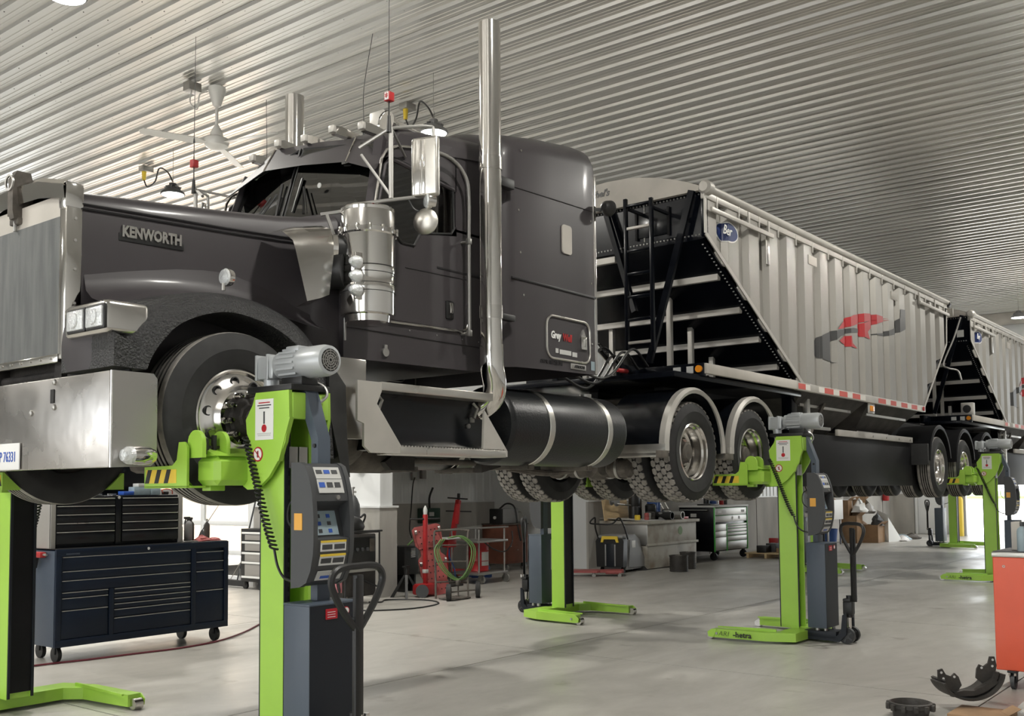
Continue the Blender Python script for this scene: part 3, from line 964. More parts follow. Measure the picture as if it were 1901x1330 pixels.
obj('grille_top_panel', G().box(3.0, 3.02, YC - hw + .06, YC + hw - .06, 3.26, 3.40), 'tarp', T, label='pale reflective panel above the screen')
obj('bug_screen', G().rbox(2.995, 3.012, YC - hw + 0.06, YC + hw - 0.06, 2.44, 3.27, 0.004), 'mesh', T, label='grey woven bug screen')
g = G().rbox(2.975, 3.0, YC - hw + .05, YC + hw - .05, 2.405, 2.455, 0.006)
obj('grille_bottom_bar', g, 'chrome', T)
for k in range(9):
    obj('rivet', G().cyl((2.968, YC - hw + .12 + k * .12, 2.43), (2.976, YC - hw + .12 + k * .12, 2.43), 0.008, n=8), 'steel', T)
for z in (2.55, 2.75, 2.95, 3.12, 3.25):
    obj('rivet', G().cyl((3.04, 5.636, z), (3.04, 5.642, z), 0.009, n=8), 'steel', T)
# hood ornament
g = G()
g.prism([(2.95, 3.33), (3.06, 3.33), (3.07, 3.56), (3.05, 3.63), (2.965, 3.63), (2.94, 3.58), (2.94, 3.38)], 'y', YC - 0.045, YC + 0.012)
g.prism([(2.96, 3.36), (3.07, 3.36), (3.08, 3.55), (3.05, 3.60), (2.97, 3.60), (2.96, 3.5)], 'y', YC + 0.018, YC + 0.062)
g.rbox(2.97, 3.06, YC - .05, YC + .06, 3.30, 3.345, .01)
obj('hood_ornament', g, 'grime', T)
obj('ornament_ring', G().lathe([(0.052, -0.058), (0.052, -0.068), (0.040, -0.068), (0.040, -0.058)], (2.998, YC - .01, 3.555), 'x', 24, close=True), 'steel', T)
obj('ornament_stem', G().cyl((2.98, YC, 3.32), (2.98, YC, 3.26), .012, n=8), 'steel', T)
# ---------------- fenders
lip = [(3.17, 2.33), (3.20, 2.40), (3.27, 2.50), (3.39, 2.615), (3.60, 2.70), (3.80, 2.715), (4.08, 2.65), (4.30, 2.50), (4.42, 2.28), (4.47, 2.05), (4.50, 1.86)]
crest = [(2.97, 2.335), (2.965, 2.52), (3.02, 2.68), (3.25, 2.77), (3.55, 2.85), (3.80, 2.875), (4.10, 2.845), (4.37, 2.73), (4.56, 2.50), (4.62, 2.2), (4.63, 1.86)]
lip = [(v.x, v.z) for v in bez([(a, 0, b) for a, b in lip], 4)]
crest = [(v.x, v.z) for v in bez([(a, 0, b) for a, b in crest], 4)]
for s in (-1, 1):
    ri, ro = [], []
    for (lx, lz), (cx_, cz) in zip(lip, crest):
        dx, dz = lx - cx_, lz - cz
        def Y(d): return YC + s * d
        ri.append([(cx_ + dx * .05 , Y(0.60), cz + 0.012), (cx_, Y(0.72), cz), (cx_, Y(0.84), cz), (cx_ + dx * 0.04, Y(0.93), cz + dz * 0.04)])
        ro.append([(cx_ + dx * 0.04, Y(0.93), cz + dz * 0.04), (cx_ + dx * 0.10, Y(1.02), cz + dz * 0.10), (cx_ + dx * 0.26, Y(1.09), cz + dz * 0.26), (cx_ + dx * 0.48, Y(1.135), cz + dz * 0.48), (cx_ + dx * 0.74, Y(1.165), cz + dz * 0.74), (lx - dx * 0.02, Y(1.17), lz - dz * 0.02), (lx, Y(1.155), lz), (lx, Y(0.9), lz), (lx - dx * .2, Y(0.62), lz - dz * .2)])
    obj('fender', G().loft(ri), 'paint', T, 60)
    obj('fender_flare', G().loft(ro), 'textured', T, 60, label='black pebble-textured wheel arch flare')
    # front apron that closes the fender under the lamps
    a, b = sorted((YC + s * 0.60, YC + s * 1.155))
    obj('fender_apron', G().prism([(2.975, 2.335), (3.17, 2.33), (3.20, 2.42), (2.975, 2.52)], 'y', a, b), 'textured', T)
    # painted shoulder blending hood into fender
    g = G()
    rings = []
    for t_ in range(9):
        x = 3.1 + t_ * 0.19
        cz = 2.76 + 0.09 * math.sin(PI * min(1, t_ / 7.5))
        whd = 0.60 + 0.125 * (x - 3.07) / 0.93
        rings.append([(x, YC + s * (whd - 0.012), cz + 0.24), (x, YC + s * (whd + 0.004), cz + 0.14), (x, YC + s * (whd + 0.025), cz + 0.07), (x, YC + s * (whd + 0.09), cz + 0.018), (x, YC + s * (whd + 0.2), cz - 0.02)])
    obj('fender_shoulder', G().loft(rings), 'paint', T, 60)
    # headlamp pod
    a, b = sorted((YC + s * 0.70, YC + s * 1.14))
    hl = obj('headlamp', G().rbox(2.93, 3.20, a, b, 2.515, 2.70, 0.03, 3), 'chrome_worn', T, label='chrome bezel')
    for k in range(2):
        c0 = YC + s * (0.765 + k * 0.20)
        aa, bb = sorted((c0, c0 + s * 0.185))
        obj('lamp_frame', G().rbox(2.915, 2.935, aa - .004, bb + .004, 2.535, 2.672, 0.008), 'plastic_black', hl)
        obj('lamp_lens', G().rbox(2.905, 2.925, aa + .008, bb - .008, 2.547, 2.66, 0.009), 'lens', hl)
        obj('bulb', G().lathe([(0.045, 0.0), (0.04, -0.008), (0.0, -0.012)], (2.905, (aa + bb) / 2, 2.603), 'x', 20), 'lens', hl)
    # round marker lamp on the fender top
    yy = YC + s * 1.02
    tl = obj('marker_lamp', G().cyl((3.77, yy, 2.88), (3.77, yy, 2.925), 0.012, n=8).lathe([(0.0, 0.03), (0.03, 0.03), (0.052, 0.02), (0.056, 0.0), (0.056, -0.02)], (3.80, yy, 2.965), 'x', 24), 'chrome', T)
    obj('lamp_lens', G().lathe([(0.054, -0.02), (0.045, -0.032), (0.0, -0.038)], (3.80, yy, 2.965), 'x', 24), 'lens', tl)
    # rubber mud flap behind the steer wheel
    a, b = sorted((YC + s * 0.72, YC + s * 1.165))
    obj('mud_flap', G().prism([(4.50, 2.5), (4.64, 2.35), (4.655, 2.0), (4.68, 1.74), (4.62, 1.73), (4.56, 1.95), (4.49, 2.2)], 'y', a, b), 'rubber', T)
# side indicator dent (scuffed reflection plate)
# ---------------- bumper
g = G()
bz0, bz1 = 1.785, 2.31
g.rbox(2.96, 2.985, YN + .02, my(YN) - .02, bz0, bz1, 0.006)
for s in (-1, 1):
    a, b = sorted((YC + s * 1.14, YC + s * 1.165))
    g.prism([(2.965, bz0), (3.20, bz0 + .01), (3.235, bz0 + .04), (3.235, bz1 - .03), (3.21, bz1), (2.965, bz1)], 'y', a, b)
bp = obj('bumper', g, 'bumper', T, label='wide flat chrome bumper with dents and a slot')
obj('bumper_edge', G().cyl((2.962, YN + .002, bz0), (2.962, YN + .002, bz1), 0.006, n=8), 'chrome', bp)
obj('slot', G().box(2.954, 2.962, 5.69, 5.73, 2.165, 2.245), 'plastic_black', bp)
for (y, z) in ((5.685, 2.285), (5.685, 2.14), (5.95, 2.12)):
    obj('bolt', G().lathe([(0.018, 0), (0.016, -0.012), (0.0, -0.018)], (2.96, y, z), 'x', 8), 'steel', bp)
# licence plate
lp = obj('licence_plate', G().rbox(2.945, 2.955, 6.07, 6.38, 1.79, 1.95, 0.006), 'white', T, label='white licence plate')
text('plate_characters', 'BP 76331', 0.088, on_front(2.944, 6.225, 1.865), 'blue_sticker', lp, xs=0.72, bold=0.0)
# bumper side lamps
for s in (-1, 1):
    yy = YC + s * 1.20
    bl = obj('bumper_lamp', G().lathe([(0.035, 0.02), (0.05, 0.03), (0.053, 0.07), (0.05, 0.13), (0.035, 0.165), (0.0, 0.175)], (3.03, yy, 1.85), 'x', 20), 'chrome', T)
    obj('lamp_lens', G().lathe([(0.05, 0.032), (0.048, 0.0), (0.03, -0.025), (0.0, -0.035)], (3.03, yy, 1.85), 'x', 20), 'lens', bl)
# steering gear and front chassis
g = G()
for s in (-1, 1):
    a, b = sorted((YC + s * 0.38, YC + s * 0.46))
    g.box(3.05, 11.6, a, b, 2.16, 2.44)
obj('frame_rails', g, 'grime_dark', T)
g = G().tube([(3.12, YC - .7, 2.36), (3.12, YC + .7, 2.36)], 0.03, 10).tube([(3.1, YC - .6, 2.31), (3.1, YC + .6, 2.31)], 0.02, 8)
g.rbox(3.06, 3.2, YC - .62, YC - .5, 2.26, 2.42, 0.01)
obj('front_crossmember', g, 'grime_dark', T)
obj('rubber_apron', G().rbox(3.1, 3.12, 5.15, 5.60, 2.2, 2.36, 0.005), 'rubber', T)
obj('front_axle', G().rbox(3.73, 3.87, YC - .85, YC + .85, 1.93, 2.05, 0.02).cyl((3.8, YC - 1.0, 2.07), (3.8, YC - .7, 2.07), 0.2, n=24).cyl((3.8, YC + 1.0, 2.07), (3.8, YC + .7, 2.07), 0.2, n=24), 'grime_dark', T)
g = G()
for s in (-1, 1):
    for k in range(4):
        g.rbox(3.2 + .09 * k, 4.5 - .09 * k, YC + s * .42 - .05, YC + s * .42 + .05, 2.06 + k * .016, 2.074 + k * .016, .003)
obj('leaf_springs', g, 'grime', T)
obj('engine', G().rbox(3.4, 4.8, YC - .3, YC + .3, 1.98, 2.9, 0.05).rbox(3.15, 3.35, YC - .5, YC + .5, 2.3, 3.2, 0.03), 'grime_dark', T)
obj('oil_pan', G().rbox(3.9, 4.8, YC - .25, YC + .25, 1.78, 2.05, 0.05), 'grime', T)
wheel('front_wheel', 'steer', 3.81, YN, 2.09, T, -1, rot0=0.15)
wheel('front_wheel', 'steer', 3.81, my(YN), 2.09, T, 1, rot0=0.3)
# ---------------- cab
ys = 0.92          # half width of cab
def Y0(d): return YC - d
low = [(4.84, 2.58), (4.84, 3.62), (5.0, 3.70), (5.12, 3.72), (6.36, 3.72), (6.36, 2.61), (6.2, 2.6)]
g = G().prism(low, 'y', YC - ys, YC + ys)
obj('cab_body', g, 'paint', T)
# cowl between hood and windscreen
obj('cowl', G().loft([[(4.90, YC - .86, 3.60), (4.90, YC - .5, 3.655), (4.9, YC, 3.67), (4.90, YC + .5, 3.655), (4.90, YC + .86, 3.60)],
                      [(5.12, YC - .9, 3.66), (5.08, YC - .5, 3.73), (5.04, YC, 3.75), (5.08, YC + .5, 3.73), (5.12, YC + .9, 3.66)],
                      [(5.13, YC - .9, 3.5), (5.1, YC - .5, 3.5), (5.06, YC, 3.5), (5.1, YC + .5, 3.5), (5.13, YC + .9, 3.5)]]), 'paint', T)
# pillars, roof
g = G()
for s in (-1, 1):
    g.bar((5.13, YC + s * .89, 3.68), (5.32, YC + s * .80, 4.30), 0.07, 0.07)
    g.prism([(6.03, 3.70), (6.36, 3.70), (6.36, 4.42), (6.03, 4.36)], 'y', *sorted((YC + s * ys, YC + s * (ys - .06))))
    # quarter strip above the door glass
    g.prism([(5.28, 4.12), (6.04, 4.02), (6.04, 4.38), (5.40, 4.33)], 'y', *sorted((YC + s * ys, YC + s * (ys - .05))))
    # door skin below the glass
    g.prism([(5.12, 3.66), (5.44, 3.49), (5.54, 3.49), (5.60, 3.60), (6.04, 3.66), (6.04, 3.74), (5.60, 3.70), (5.14, 3.76)], 'y', *sorted((YC + s * ys, YC + s * (ys - .04))))
obj('cab_pillars', g, 'paint', T)
def roof_ring(x, hw_, ze, zc_):
    pts = [(-hw_, ze - 0.16), (-hw_ + .005, ze - 0.08), (-hw_ + .03, ze - .02), (-hw_ + .09, ze + 0.02), (-hw_ * .6, ze + (zc_ - ze) * .75), (0, zc_)]
    pts += [(-a, b) for a, b in pts[-2::-1]]
    return [(x, YC + a, b) for a, b in pts]
obj('cab_roof', G().loft([roof_ring(5.36, .80, 4.28, 4.36), roof_ring(5.46, .86, 4.35, 4.46), roof_ring(5.7, .91, 4.42, 4.55), roof_ring(6.1, .93, 4.47, 4.63), roof_ring(6.46, .98, 4.50, 4.70)]), 'paint', T, 50)
# windscreen panes and wipers
for s in (-1, 1):
    wv = [(5.04, YC + s * .02, 3.735), (5.125, YC + s * .86, 3.69), (5.30, YC + s * .78, 4.26), (5.24, YC + s * .02, 4.36)]
    n_ = (Vector(wv[1]) - Vector(wv[0])).cross(Vector(wv[3]) - Vector(wv[0])).normalized() * 0.006
    g = G().add([Vector(v) for v in wv] + [Vector(v) + n_ for v in wv], [(0, 1, 2, 3), (7, 6, 5, 4), (0, 4, 5, 1), (1, 5, 6, 2), (2, 6, 7, 3), (3, 7, 4, 0)])
    obj('windscreen_pane', g, 'wsglass', T)
    obj('window_seal', G().tube([wv[0], wv[1], wv[2], wv[3]], 0.014, 6, closed=True), 'plastic_black', T)
    obj('wiper', G().bar((5.0, YC + s * .30, 3.74), (5.12, YC + s * .16, 4.0), 0.018, 0.012).bar((5.06, YC + s * .10, 3.80), (5.14, YC + s * .12, 4.08), 0.02, 0.014).bar((5.0, YC + s * .34, 3.74), (5.09, YC + s * .2, 3.98), 0.01, 0.01), 'plastic_black', T)
# interior
obj('dashboard', G().rbox(5.2, 5.5, YC - .82, YC + .82, 3.3, 3.74, 0.05), 'interior', T)
for s in (-1, 1):
    obj('seat', G().rbox(5.7, 6.2, YC + s * .45 - .25, YC + s * .45 + .25, 3.1, 3.35, .05).rbox(6.05, 6.2, YC + s * .45 - .25, YC + s * .45 + .25, 3.3, 4.0, .05), 'interior', T)
    obj('sun_visor', G().rbox(5.3, 5.33, YC + s * .4 - .3, YC + s * .4 + .3, 4.05, 4.22, .01), 'interior', T)
obj('steering_wheel', G().lathe([(0.23, 0), (0.24, 0.015), (0.25, 0), (0.24, -0.015)], (0, 0, 0), 'x', 28, close=True).bar((0, -.22, 0), (0, .22, 0), .03, .02).cyl((0, 0, 0), (-0.3, 0, 0), 0.03).xf(Matrix.Translation((5.6, YC - .45, 3.72)) @ Matrix.Rotation(0.6, 4, 'Y')), 'plastic', T)
obj('cab_rear_wall', G().box(6.3, 6.34, YC - .86, YC + .86, 3.6, 4.5), 'interior', T)
obj('inspection_sticker', G().cyl((5.105, YC - .36, 3.97), (5.10, YC - .36, 3.97), 0.02, n=16), 'offwhite', T)
obj('toll_tag', G().box(5.2, 5.21, YC - .56, YC - .50, 4.13, 4.19), 'offwhite', T)
# sun visor outside (V shaped drop visor)
g = G()
vb = [(5.46, .95, 3.93), (5.06, .63, 4.07), (5.0, 0, 4.17), (5.06, -.63, 4.07), (5.46, -.95, 3.93)]
vb = [(5.12, .94, 3.98), (5.13, .62, 4.105), (5.13, .13, 4.18), (5.14, -.36, 4.235), (5.13, -.90, 4.085)]
vt = [(5.40, .86, 4.27), (5.30, .55, 4.345), (5.32, .10, 4.42), (5.31, -.43, 4.465), (5.43, -.86, 4.33)]
r1 = [(a, YC - b, c) for a, b, c in vb]
r2 = [(a, YC - b, c) for a, b, c in vt]
g.loft([r1, r2, [(a + .012, b, c + .004) for a, b, c in r2], [(a + .012, b, c + .004) for a, b, c in r1], r1])
obj('sun_shield', g, 'paint', T, 20, label='dark drop sun visor over the windscreen')
g = G()
for k in (1, 3):
    g.tube([r1[k], [q + d for q, d in zip(r2[k], (-.003, 0, .004))]], 0.006, 6)
obj('crease_highlight', g, 'chrome', T)  # bright line laid along each visor bend as its highlight
# cab marker lamps and horns on the roof
for k, dy in enumerate((-.66, -.33, 0.0, .33, .66)):
    y = YC + dy
    zt = 4.39 + (0.05 if abs(dy) < .5 else 0.0) + (0.03 if dy > .2 else 0)
    ml = obj('roof_marker_lamp', G().prism([(5.27, zt - .02), (5.27, zt + .04), (5.33, zt + .05), (5.55, zt + .03), (5.55, zt - .02)], 'y', y - .028, y + .028), 'chrome', T)
    obj('lamp_lens', G().rbox(5.24, 5.275, y - .03, y + .03, zt - .012, zt + .045, .008), 'trailer_flat', ml)
obj('air_horn', G().rbox(5.62, 5.74, YC - .52, YC - .36, 4.52, 4.68, .012), 'trailer_flat', T, label='square pale horn cover')
obj('air_horn', G().lathe([(0.02, .7), (0.025, .3), (0.045, .1), (0.09, 0.0), (0.085, 0.01)], (5.55, YC - .62, 4.53), 'x', 20), 'chrome', T)
obj('air_horn', G().lathe([(0.02, .7), (0.025, .3), (0.045, .1), (0.09, 0.0), (0.085, 0.01)], (5.55, YC + .62, 4.53), 'x', 20), 'chrome', T)
# doors
for s in (-1, 1):
    yo = YC + s * ys
    yi = YC + s * (ys + .012)
    # door line: chrome weather strip
    dl = [(5.13, 2.92), (5.12, 3.3), (5.12, 3.66), (5.20, 4.08), (5.25, 4.16), (5.36, 4.22), (5.7, 4.285), (5.92, 4.29), (6.07, 4.24), (6.15, 4.12), (6.17, 3.9), (6.17, 3.0), (6.14, 2.93), (6.08, 2.905), (5.6, 2.895), (5.2, 2.885)]
    dpts = [(x, yi, z) for x, z in dl]
    dr_ = obj('door', G().tube(dpts, 0.011, 8, closed=True), 'chrome_worn', T, label='chrome-edged cab door')
    obj('door_skin', G().prism([(x, z) for x, z in [(5.13, 2.90), (5.12, 3.48), (5.54, 3.48), (5.62, 3.6), (6.02, 3.66), (6.16, 3.66), (6.16, 2.98), (6.12, 2.92)]], 'y', *sorted((yo, YC + s * (ys + .008)))), 'paint', dr_)
    obj('door_frame', G().tube([(x, YC + s * (ys + .006), z) for x, z in [(5.17, 3.75), (5.24, 4.05), (5.30, 4.11), (5.42, 4.10), (6.0, 4.03)]], 0.016, 8), 'paint', dr_)
    gp_ = [(5.15, 3.74), (5.23, 4.04), (5.31, 4.125), (5.9, 4.065), (5.99, 4.04), (6.0, 3.71), (5.97, 3.67), (5.62, 3.605), (5.55, 3.50), (5.42, 3.495), (5.14, 3.70)]
    obj('door_glass', G().prism(gp_, 'y', *sorted((YC + s * (ys - .005), YC + s * (ys + .004)))), 'doorglass', dr_)
    obj('window_rubber', G().tube([(x, YC + s * (ys + .006), z) for x, z in gp_], 0.010, 6, closed=True), 'plastic_black', dr_)
    obj('door_seam', G().cyl((5.45, YC + s * (ys + .009), 3.315), (6.15, YC + s * (ys + .009), 3.33), 0.004, n=6), 'paint_dark', dr_)
    obj('handle_recess', G().rbox(5.895, 5.985, *sorted((YC + s * (ys + .004), YC + s * (ys + .018))), 2.985, 3.13, .012), 'plastic_black', dr_)
    obj('door_handle', G().rbox(5.925, 5.965, *sorted((YC + s * (ys + .018), YC + s * (ys + .034))), 3.03, 3.115, .008), 'chrome', dr_)
    obj('door_lock', G().cyl((5.945, YC + s * (ys + .016), 3.005), (5.945, YC + s * (ys + .024), 3.005), 0.013, n=14), 'chrome', dr_)
    # grab rail behind the door
    yr = YC + s * (ys + .085)
    gr = [(5.66, YC + s * (ys + .02), 4.23), (5.72, yr, 4.245), (5.90, yr, 4.235), (6.03, yr, 4.16), (6.09, yr, 4.02), (6.09, yr, 3.6), (6.09, yr, 2.88)]
    rl = obj('grab_rail', G().tube(bez(gr, 5), 0.015, 10), 'steel', T)
    for z in (3.62, 2.885):
        obj('rail_bracket', G().cyl((6.09, yr, z), (6.09, yo, z), 0.012, n=8).rbox(6.07, 6.11, yr - .018, yr + .018, z - .025, z + .025, .006), 'steel', rl)
    # cab skirt, lower seam, fuel cap style latch
    obj('cab_skirt_seam', G().cyl((4.85, YC + s * (ys + .004), 2.80), (6.35, YC + s * (ys + .004), 2.80), 0.004, n=6), 'paint_dark', T)
    obj('cab_moulding', G().rbox(5.80, 6.40, *sorted((yo, YC + s * (ys + .012))), 3.365, 3.385, .004), 'paint_dark', T)
    for x in (4.9, 5.1, 5.5, 5.8, 6.1, 6.3):
        obj('rivet', G().cyl((x, YC + s * (ys - .002), 2.845), (x, YC + s * (ys + .005), 2.845), 0.006, n=6), 'steel', T)
    # hinge strip at the door front
    obj('cowl_strip', G().cyl((4.845, YC + s * (ys + .01), 2.7), (4.845, YC + s * (ys + .01), 3.0), 0.009, n=8), 'steel', T)
obj('latch', G().cyl((5.24, 5.33, 2.655), (5.24, 5.312, 2.655), 0.032, n=20).rbox(5.225, 5.255, 5.31, 5.33, 2.67, 2.71, .004), 'steel', T)
# ---------------- sleeper
def slp_ring(x, hw_, zb, ze, zc_, r):
    pts = [(-hw_, zb), (-hw_, 3.3), (-hw_, ze - r)]
    for k in range(1, 6):
        a = PI / 2 * k / 5
        pts.append((-hw_ + r * (1 - math.cos(a)), ze - r + r * math.sin(a)))
    pts += [(-hw_ * .5, ze + (zc_ - ze) * .7), (0, zc_)]
    pts += [(-a, b) for a, b in pts[-2::-1]]
    return [(x, YC + a, b) for a, b in pts]
sh = 1.14
sr = [slp_ring(6.36, sh - .16, 2.64, 4.50, 4.62, .16), slp_ring(6.39, sh - .07, 2.64, 4.55, 4.68, .2), slp_ring(6.45, sh - .02, 2.64, 4.585, 4.72, .2), slp_ring(6.52, sh, 2.645, 4.61, 4.745, .2),
      slp_ring(7.0, sh, 2.66, 4.70, 4.83, .2), slp_ring(7.5, sh, 2.67, 4.765, 4.88, .2), slp_ring(7.65, sh, 2.675, 4.765, 4.875, .2), slp_ring(7.695, sh - .01, 2.675, 4.73, 4.84, .19), slp_ring(7.71, sh - .035, 2.68, 4.68, 4.79, .17)]
sl = obj('sleeper', G().loft(sr, caps=True), 'paint', T, 40)
for s in (-1, 1):
    yo = YC + s * sh
    a, b = sorted((yo, yo + s * .008))
    obj('moulding', G().rbox(6.46, 7.69, *sorted((yo - s * .002, yo + s * .010)), 3.365, 3.385, .004), 'paint_dark', sl)
    obj('roof_seam', G().cyl((6.47, yo + s * .002, 4.13), (7.66, yo + s * .002, 4.165), 0.004, n=6), 'paint_dark', sl)
    obj('rear_corner_trim', G().rbox(7.672, 7.712, *sorted((yo - s * .04, yo + s * .004)), 2.68, 4.5, .006), 'chrome_worn', sl)
    for x, z in ((7.62, 4.07), (7.62, 2.95), (7.62, 3.5), (6.6, 4.46), (6.62, 3.25), (6.56, 3.95), (6.58, 3.6)):
        obj('rivet', G().cyl((x, yo, z), (x, yo + s * .006, z), 0.010, n=8), 'chrome', sl)
    obj('side_window', G().prism(rrect(7.17, 7.31, 3.70, 3.955, .03), 'y', *sorted((yo, yo + s * .012))), 'tarp', sl, label='small pale vent window')
    obj('luggage_hatch', G().tube([(x, yo + s * .006, z) for x, z in rrect(6.93, 7.58, 2.765, 3.13, .09)], 0.010, 8, closed=True), 'alu', sl, label='rounded chrome hatch trim')
    obj('hatch_latch', G().rbox(7.44, 7.52, *sorted((yo, yo + s * .02)), 2.88, 3.0, .008).prism([(7.45, 3.0), (7.51, 3.0), (7.48, 3.06)], 'y', *sorted((yo, yo + s * .012))), 'chrome', sl)
obj('latch_recess', G().rbox(7.465, 7.50, YC - sh - .026, YC - sh - .018, 2.905, 2.975, .004), 'steel', sl)
ysn = YC - sh - .004
text('company_lettering', 'Grey', 0.088, on_near(7.065, ysn, 2.965, 0.0), 'white', sl, bold=0.003, xs=0.78, shear=0.1)
text('company_lettering', 'Well', 0.088, on_near(7.235, ysn, 2.958, 0.0), 'red', sl, bold=0.003, xs=0.78, shear=0.1, label='red letters')
obj('small_sticker', G().box(7.06, 7.10, ysn - .001, ysn + .002, 2.815, 2.855), 'offwhite', sl)
obj('small_sticker', G().box(7.12, 7.29, ysn - .001, ysn + .002, 2.81, 2.85), 'offwhite', sl)
obj('small_sticker', G().box(7.31, 7.38, ysn - .001, ysn + .002, 2.805, 2.845), 'offwhite', sl)
obj('badge_plate', G().rbox(7.28, 7.51, ysn - .006, ysn + .002, 2.695, 2.745, .004), 'steel', sl)
text('badge_lettering', 'AEROCAB', 0.036, on_near(7.405, ysn - .009, 2.72), 'plastic_black', sl, bold=0.001, shear=0.25, xs=0.95)
text('permit_number', 'CVOR 181-252-741', 0.05, on_near(7.0, ysn, 2.725), 'paint_dark', sl, xs=0.8)
obj('blue_sticker', G().box(7.60, 7.655, ysn - .002, ysn + .002, 2.71, 2.79), 'light_blue', sl, label='pale blue inspection sticker')
# work lamp at the rear of the sleeper
wlp = obj('work_lamp', G().lathe([(0.03, -0.09), (0.06, -0.06), (0.075, 0.0), (0.07, 0.01), (0, 0.0)], (7.80, 5.02, 4.21), 'x', 20), 'plastic_black', T)
obj('bracket', G().bar((7.68, 5.12, 4.19), (7.78, 5.03, 4.2), .02, .03), 'plastic_black', wlp)
obj('lamp_lens', G().lathe([(0.068, 0.012), (0.05, 0.02), (0, 0.024)], (7.80, 5.02, 4.21), 'x', 20), 'lens', wlp)
# ---------------- exhaust stacks
for s in (-1, 1):
    ye = YC + s * 1.19
    def E(d): return ye - s * d
    pth = [(6.14, ye, 5.36), (6.14, ye, 4.16), (6.14, ye, 2.72)]
    g = G().tube(pth, 0.088, 32, caps=False)
    st = obj('exhaust_stack', g, 'chrome', T, 60, label='tall polished exhaust stack')
    obj('stack_bore', G().lathe([(0.0, 4.9), (0.082, 4.9), (0.082, 5.35), (0.088, 5.36)], (6.14, ye, 0), 'z', 28), 'black', st)
    el = bez([(6.14, ye, 2.78), (6.145, ye, 2.62), (6.19, E(.01), 2.47), (6.20, E(.08), 2.33), (6.13, E(.24), 2.24), (6.02, E(.42), 2.20)], 6)
    obj('exhaust_elbow', G().tube(el, 0.095, 28), 'chrome', st, 60)
    for z in (4.17, 2.985):
        obj('clamp', G().cyl((6.14, ye, z), (6.14, ye, z + .10), 0.094, n=32), 'chrome_worn', st)
    obj('stack_bracket', G().rbox(6.2, 6.44, *sorted((E(-.01), E(.05))), 4.08, 4.16, .008).rbox(6.2, 6.44, *sorted((E(-.01), E(.05))), 3.0, 3.05, .008), 'plastic_black', st)
# ---------------- air cleaners
for s in (-1, 1):
    ya = YC + s * 1.13
    cx_ = 4.875
    ac = obj('air_cleaner', G().lathe([(0.0, 2.79), (0.155, 2.80), (0.16, 2.845), (0.185, 2.85), (0.188, 2.86), (0.188, 3.00), (0.192, 3.01), (0.192, 3.05), (0.188, 3.06), (0.188, 3.13), (0.192, 3.14), (0.192, 3.175), (0.188, 3.18), (0.188, 3.40), (0.2, 3.41), (0.2, 3.44), (0.187, 3.445)], (cx_, ya, 0), 'z', 48), 'chrome', T, 30, label='chrome canister air cleaner')
    obj('intake_screen', G().lathe([(0.187, 3.44), (0.188, 3.56), (0.186, 3.575)], (cx_, ya, 0), 'z', 48), 'chrome_worn', ac, label='perforated intake band')
    obj('lid', G().lathe([(0.19, 3.565), (0.192, 3.585), (0.18, 3.597), (0.0, 3.605)], (cx_, ya, 0), 'z', 48), 'chrome', ac)
    for k in range(14):
        a = 2 * PI * k / 14
        obj('lid_bolt', G().rbox(cx_ + .2 * math.cos(a) - .008, cx_ + .2 * math.cos(a) + .008, ya + .2 * math.sin(a) - .008, ya + .2 * math.sin(a) + .008, 3.405, 3.455, .003), 'chrome', ac)
    for z in (3.0, 3.055, 3.13, 3.178):
        obj('band_groove', G().lathe([(0.190, z), (0.1935, z + .002), (0.190, z + .005)], (cx_, ya, 0), 'z', 48), 'plastic_black', ac)
    # lamp bracket with three bullet lamps
    bx, by = 4.68, YC + s * 1.23
    lb = obj('lamp_bracket', G().rbox(bx - .02, bx + .07, by - .008, by + .008, 2.93, 3.25, .004), 'chrome_worn', T)
    for z in (3.18, 3.085, 2.99):
        bb = obj('bullet_lamp', G().lathe([(0.042, 0.03), (0.042, 0.0), (0.036, -0.02), (0.018, -0.045), (0.0, -0.05)], (bx - .02, by + s * 0.005, z), 'x', 16), 'lens', lb)
    # chrome air scoop between hood and canister
    g = G()
    ya1, ya2 = YC + s * 0.82, YC + s * 1.11
    sc_ = [[(4.27, YC + s * .80, 3.37), (4.40, YC + s * .88, 3.42), (4.60, YC + s * .95, 3.46)],
           [(4.25, YC + s * .98, 3.35), (4.40, YC + s * 1.02, 3.385), (4.60, YC + s * 1.06, 3.42)],
           [(4.25, YC + s * 1.09, 3.27), (4.40, YC + s * 1.105, 3.285), (4.58, YC + s * 1.11, 3.30)],
           [(4.255, YC + s * 1.11, 3.21), (4.42, YC + s * 1.12, 3.22), (4.57, YC + s * 1.12, 3.22)],
           [(4.37, YC + s * 1.09, 2.89), (4.48, YC + s * 1.09, 2.925), (4.56, YC + s * 1.09, 2.96)],
           [(4.39, YC + s * .95, 2.87), (4.50, YC + s * .95, 2.90), (4.56, YC + s * .95, 2.93)]]
    g.loft(sc_)
    obj('air_scoop', g, 'chrome_worn', T, 50, label='dented chrome air scoop')
    obj('intake_duct', G().cyl((4.62, ya - s * .16, 3.30), (4.8, ya - s * .05, 3.30), 0.10, n=24).cyl((4.6, ya - s * .3, 3.15), (4.72, ya - s * .05, 3.15), 0.12, n=24), 'plastic_black', T)
    obj('duct_clamp', G().cyl((4.66, ya - s * .135, 3.30), (4.69, ya - s * .115, 3.30), 0.104, n=24), 'chrome', T)
    obj('canister_arm', G().bar((4.62, YC + s * .93, 3.545), (4.74, ya - s * .1, 3.575), .02, .02).bar((4.64, YC + s * .97, 3.54), (4.69, YC + s * 1.0, 3.38), .02, .02), 'steel', T)
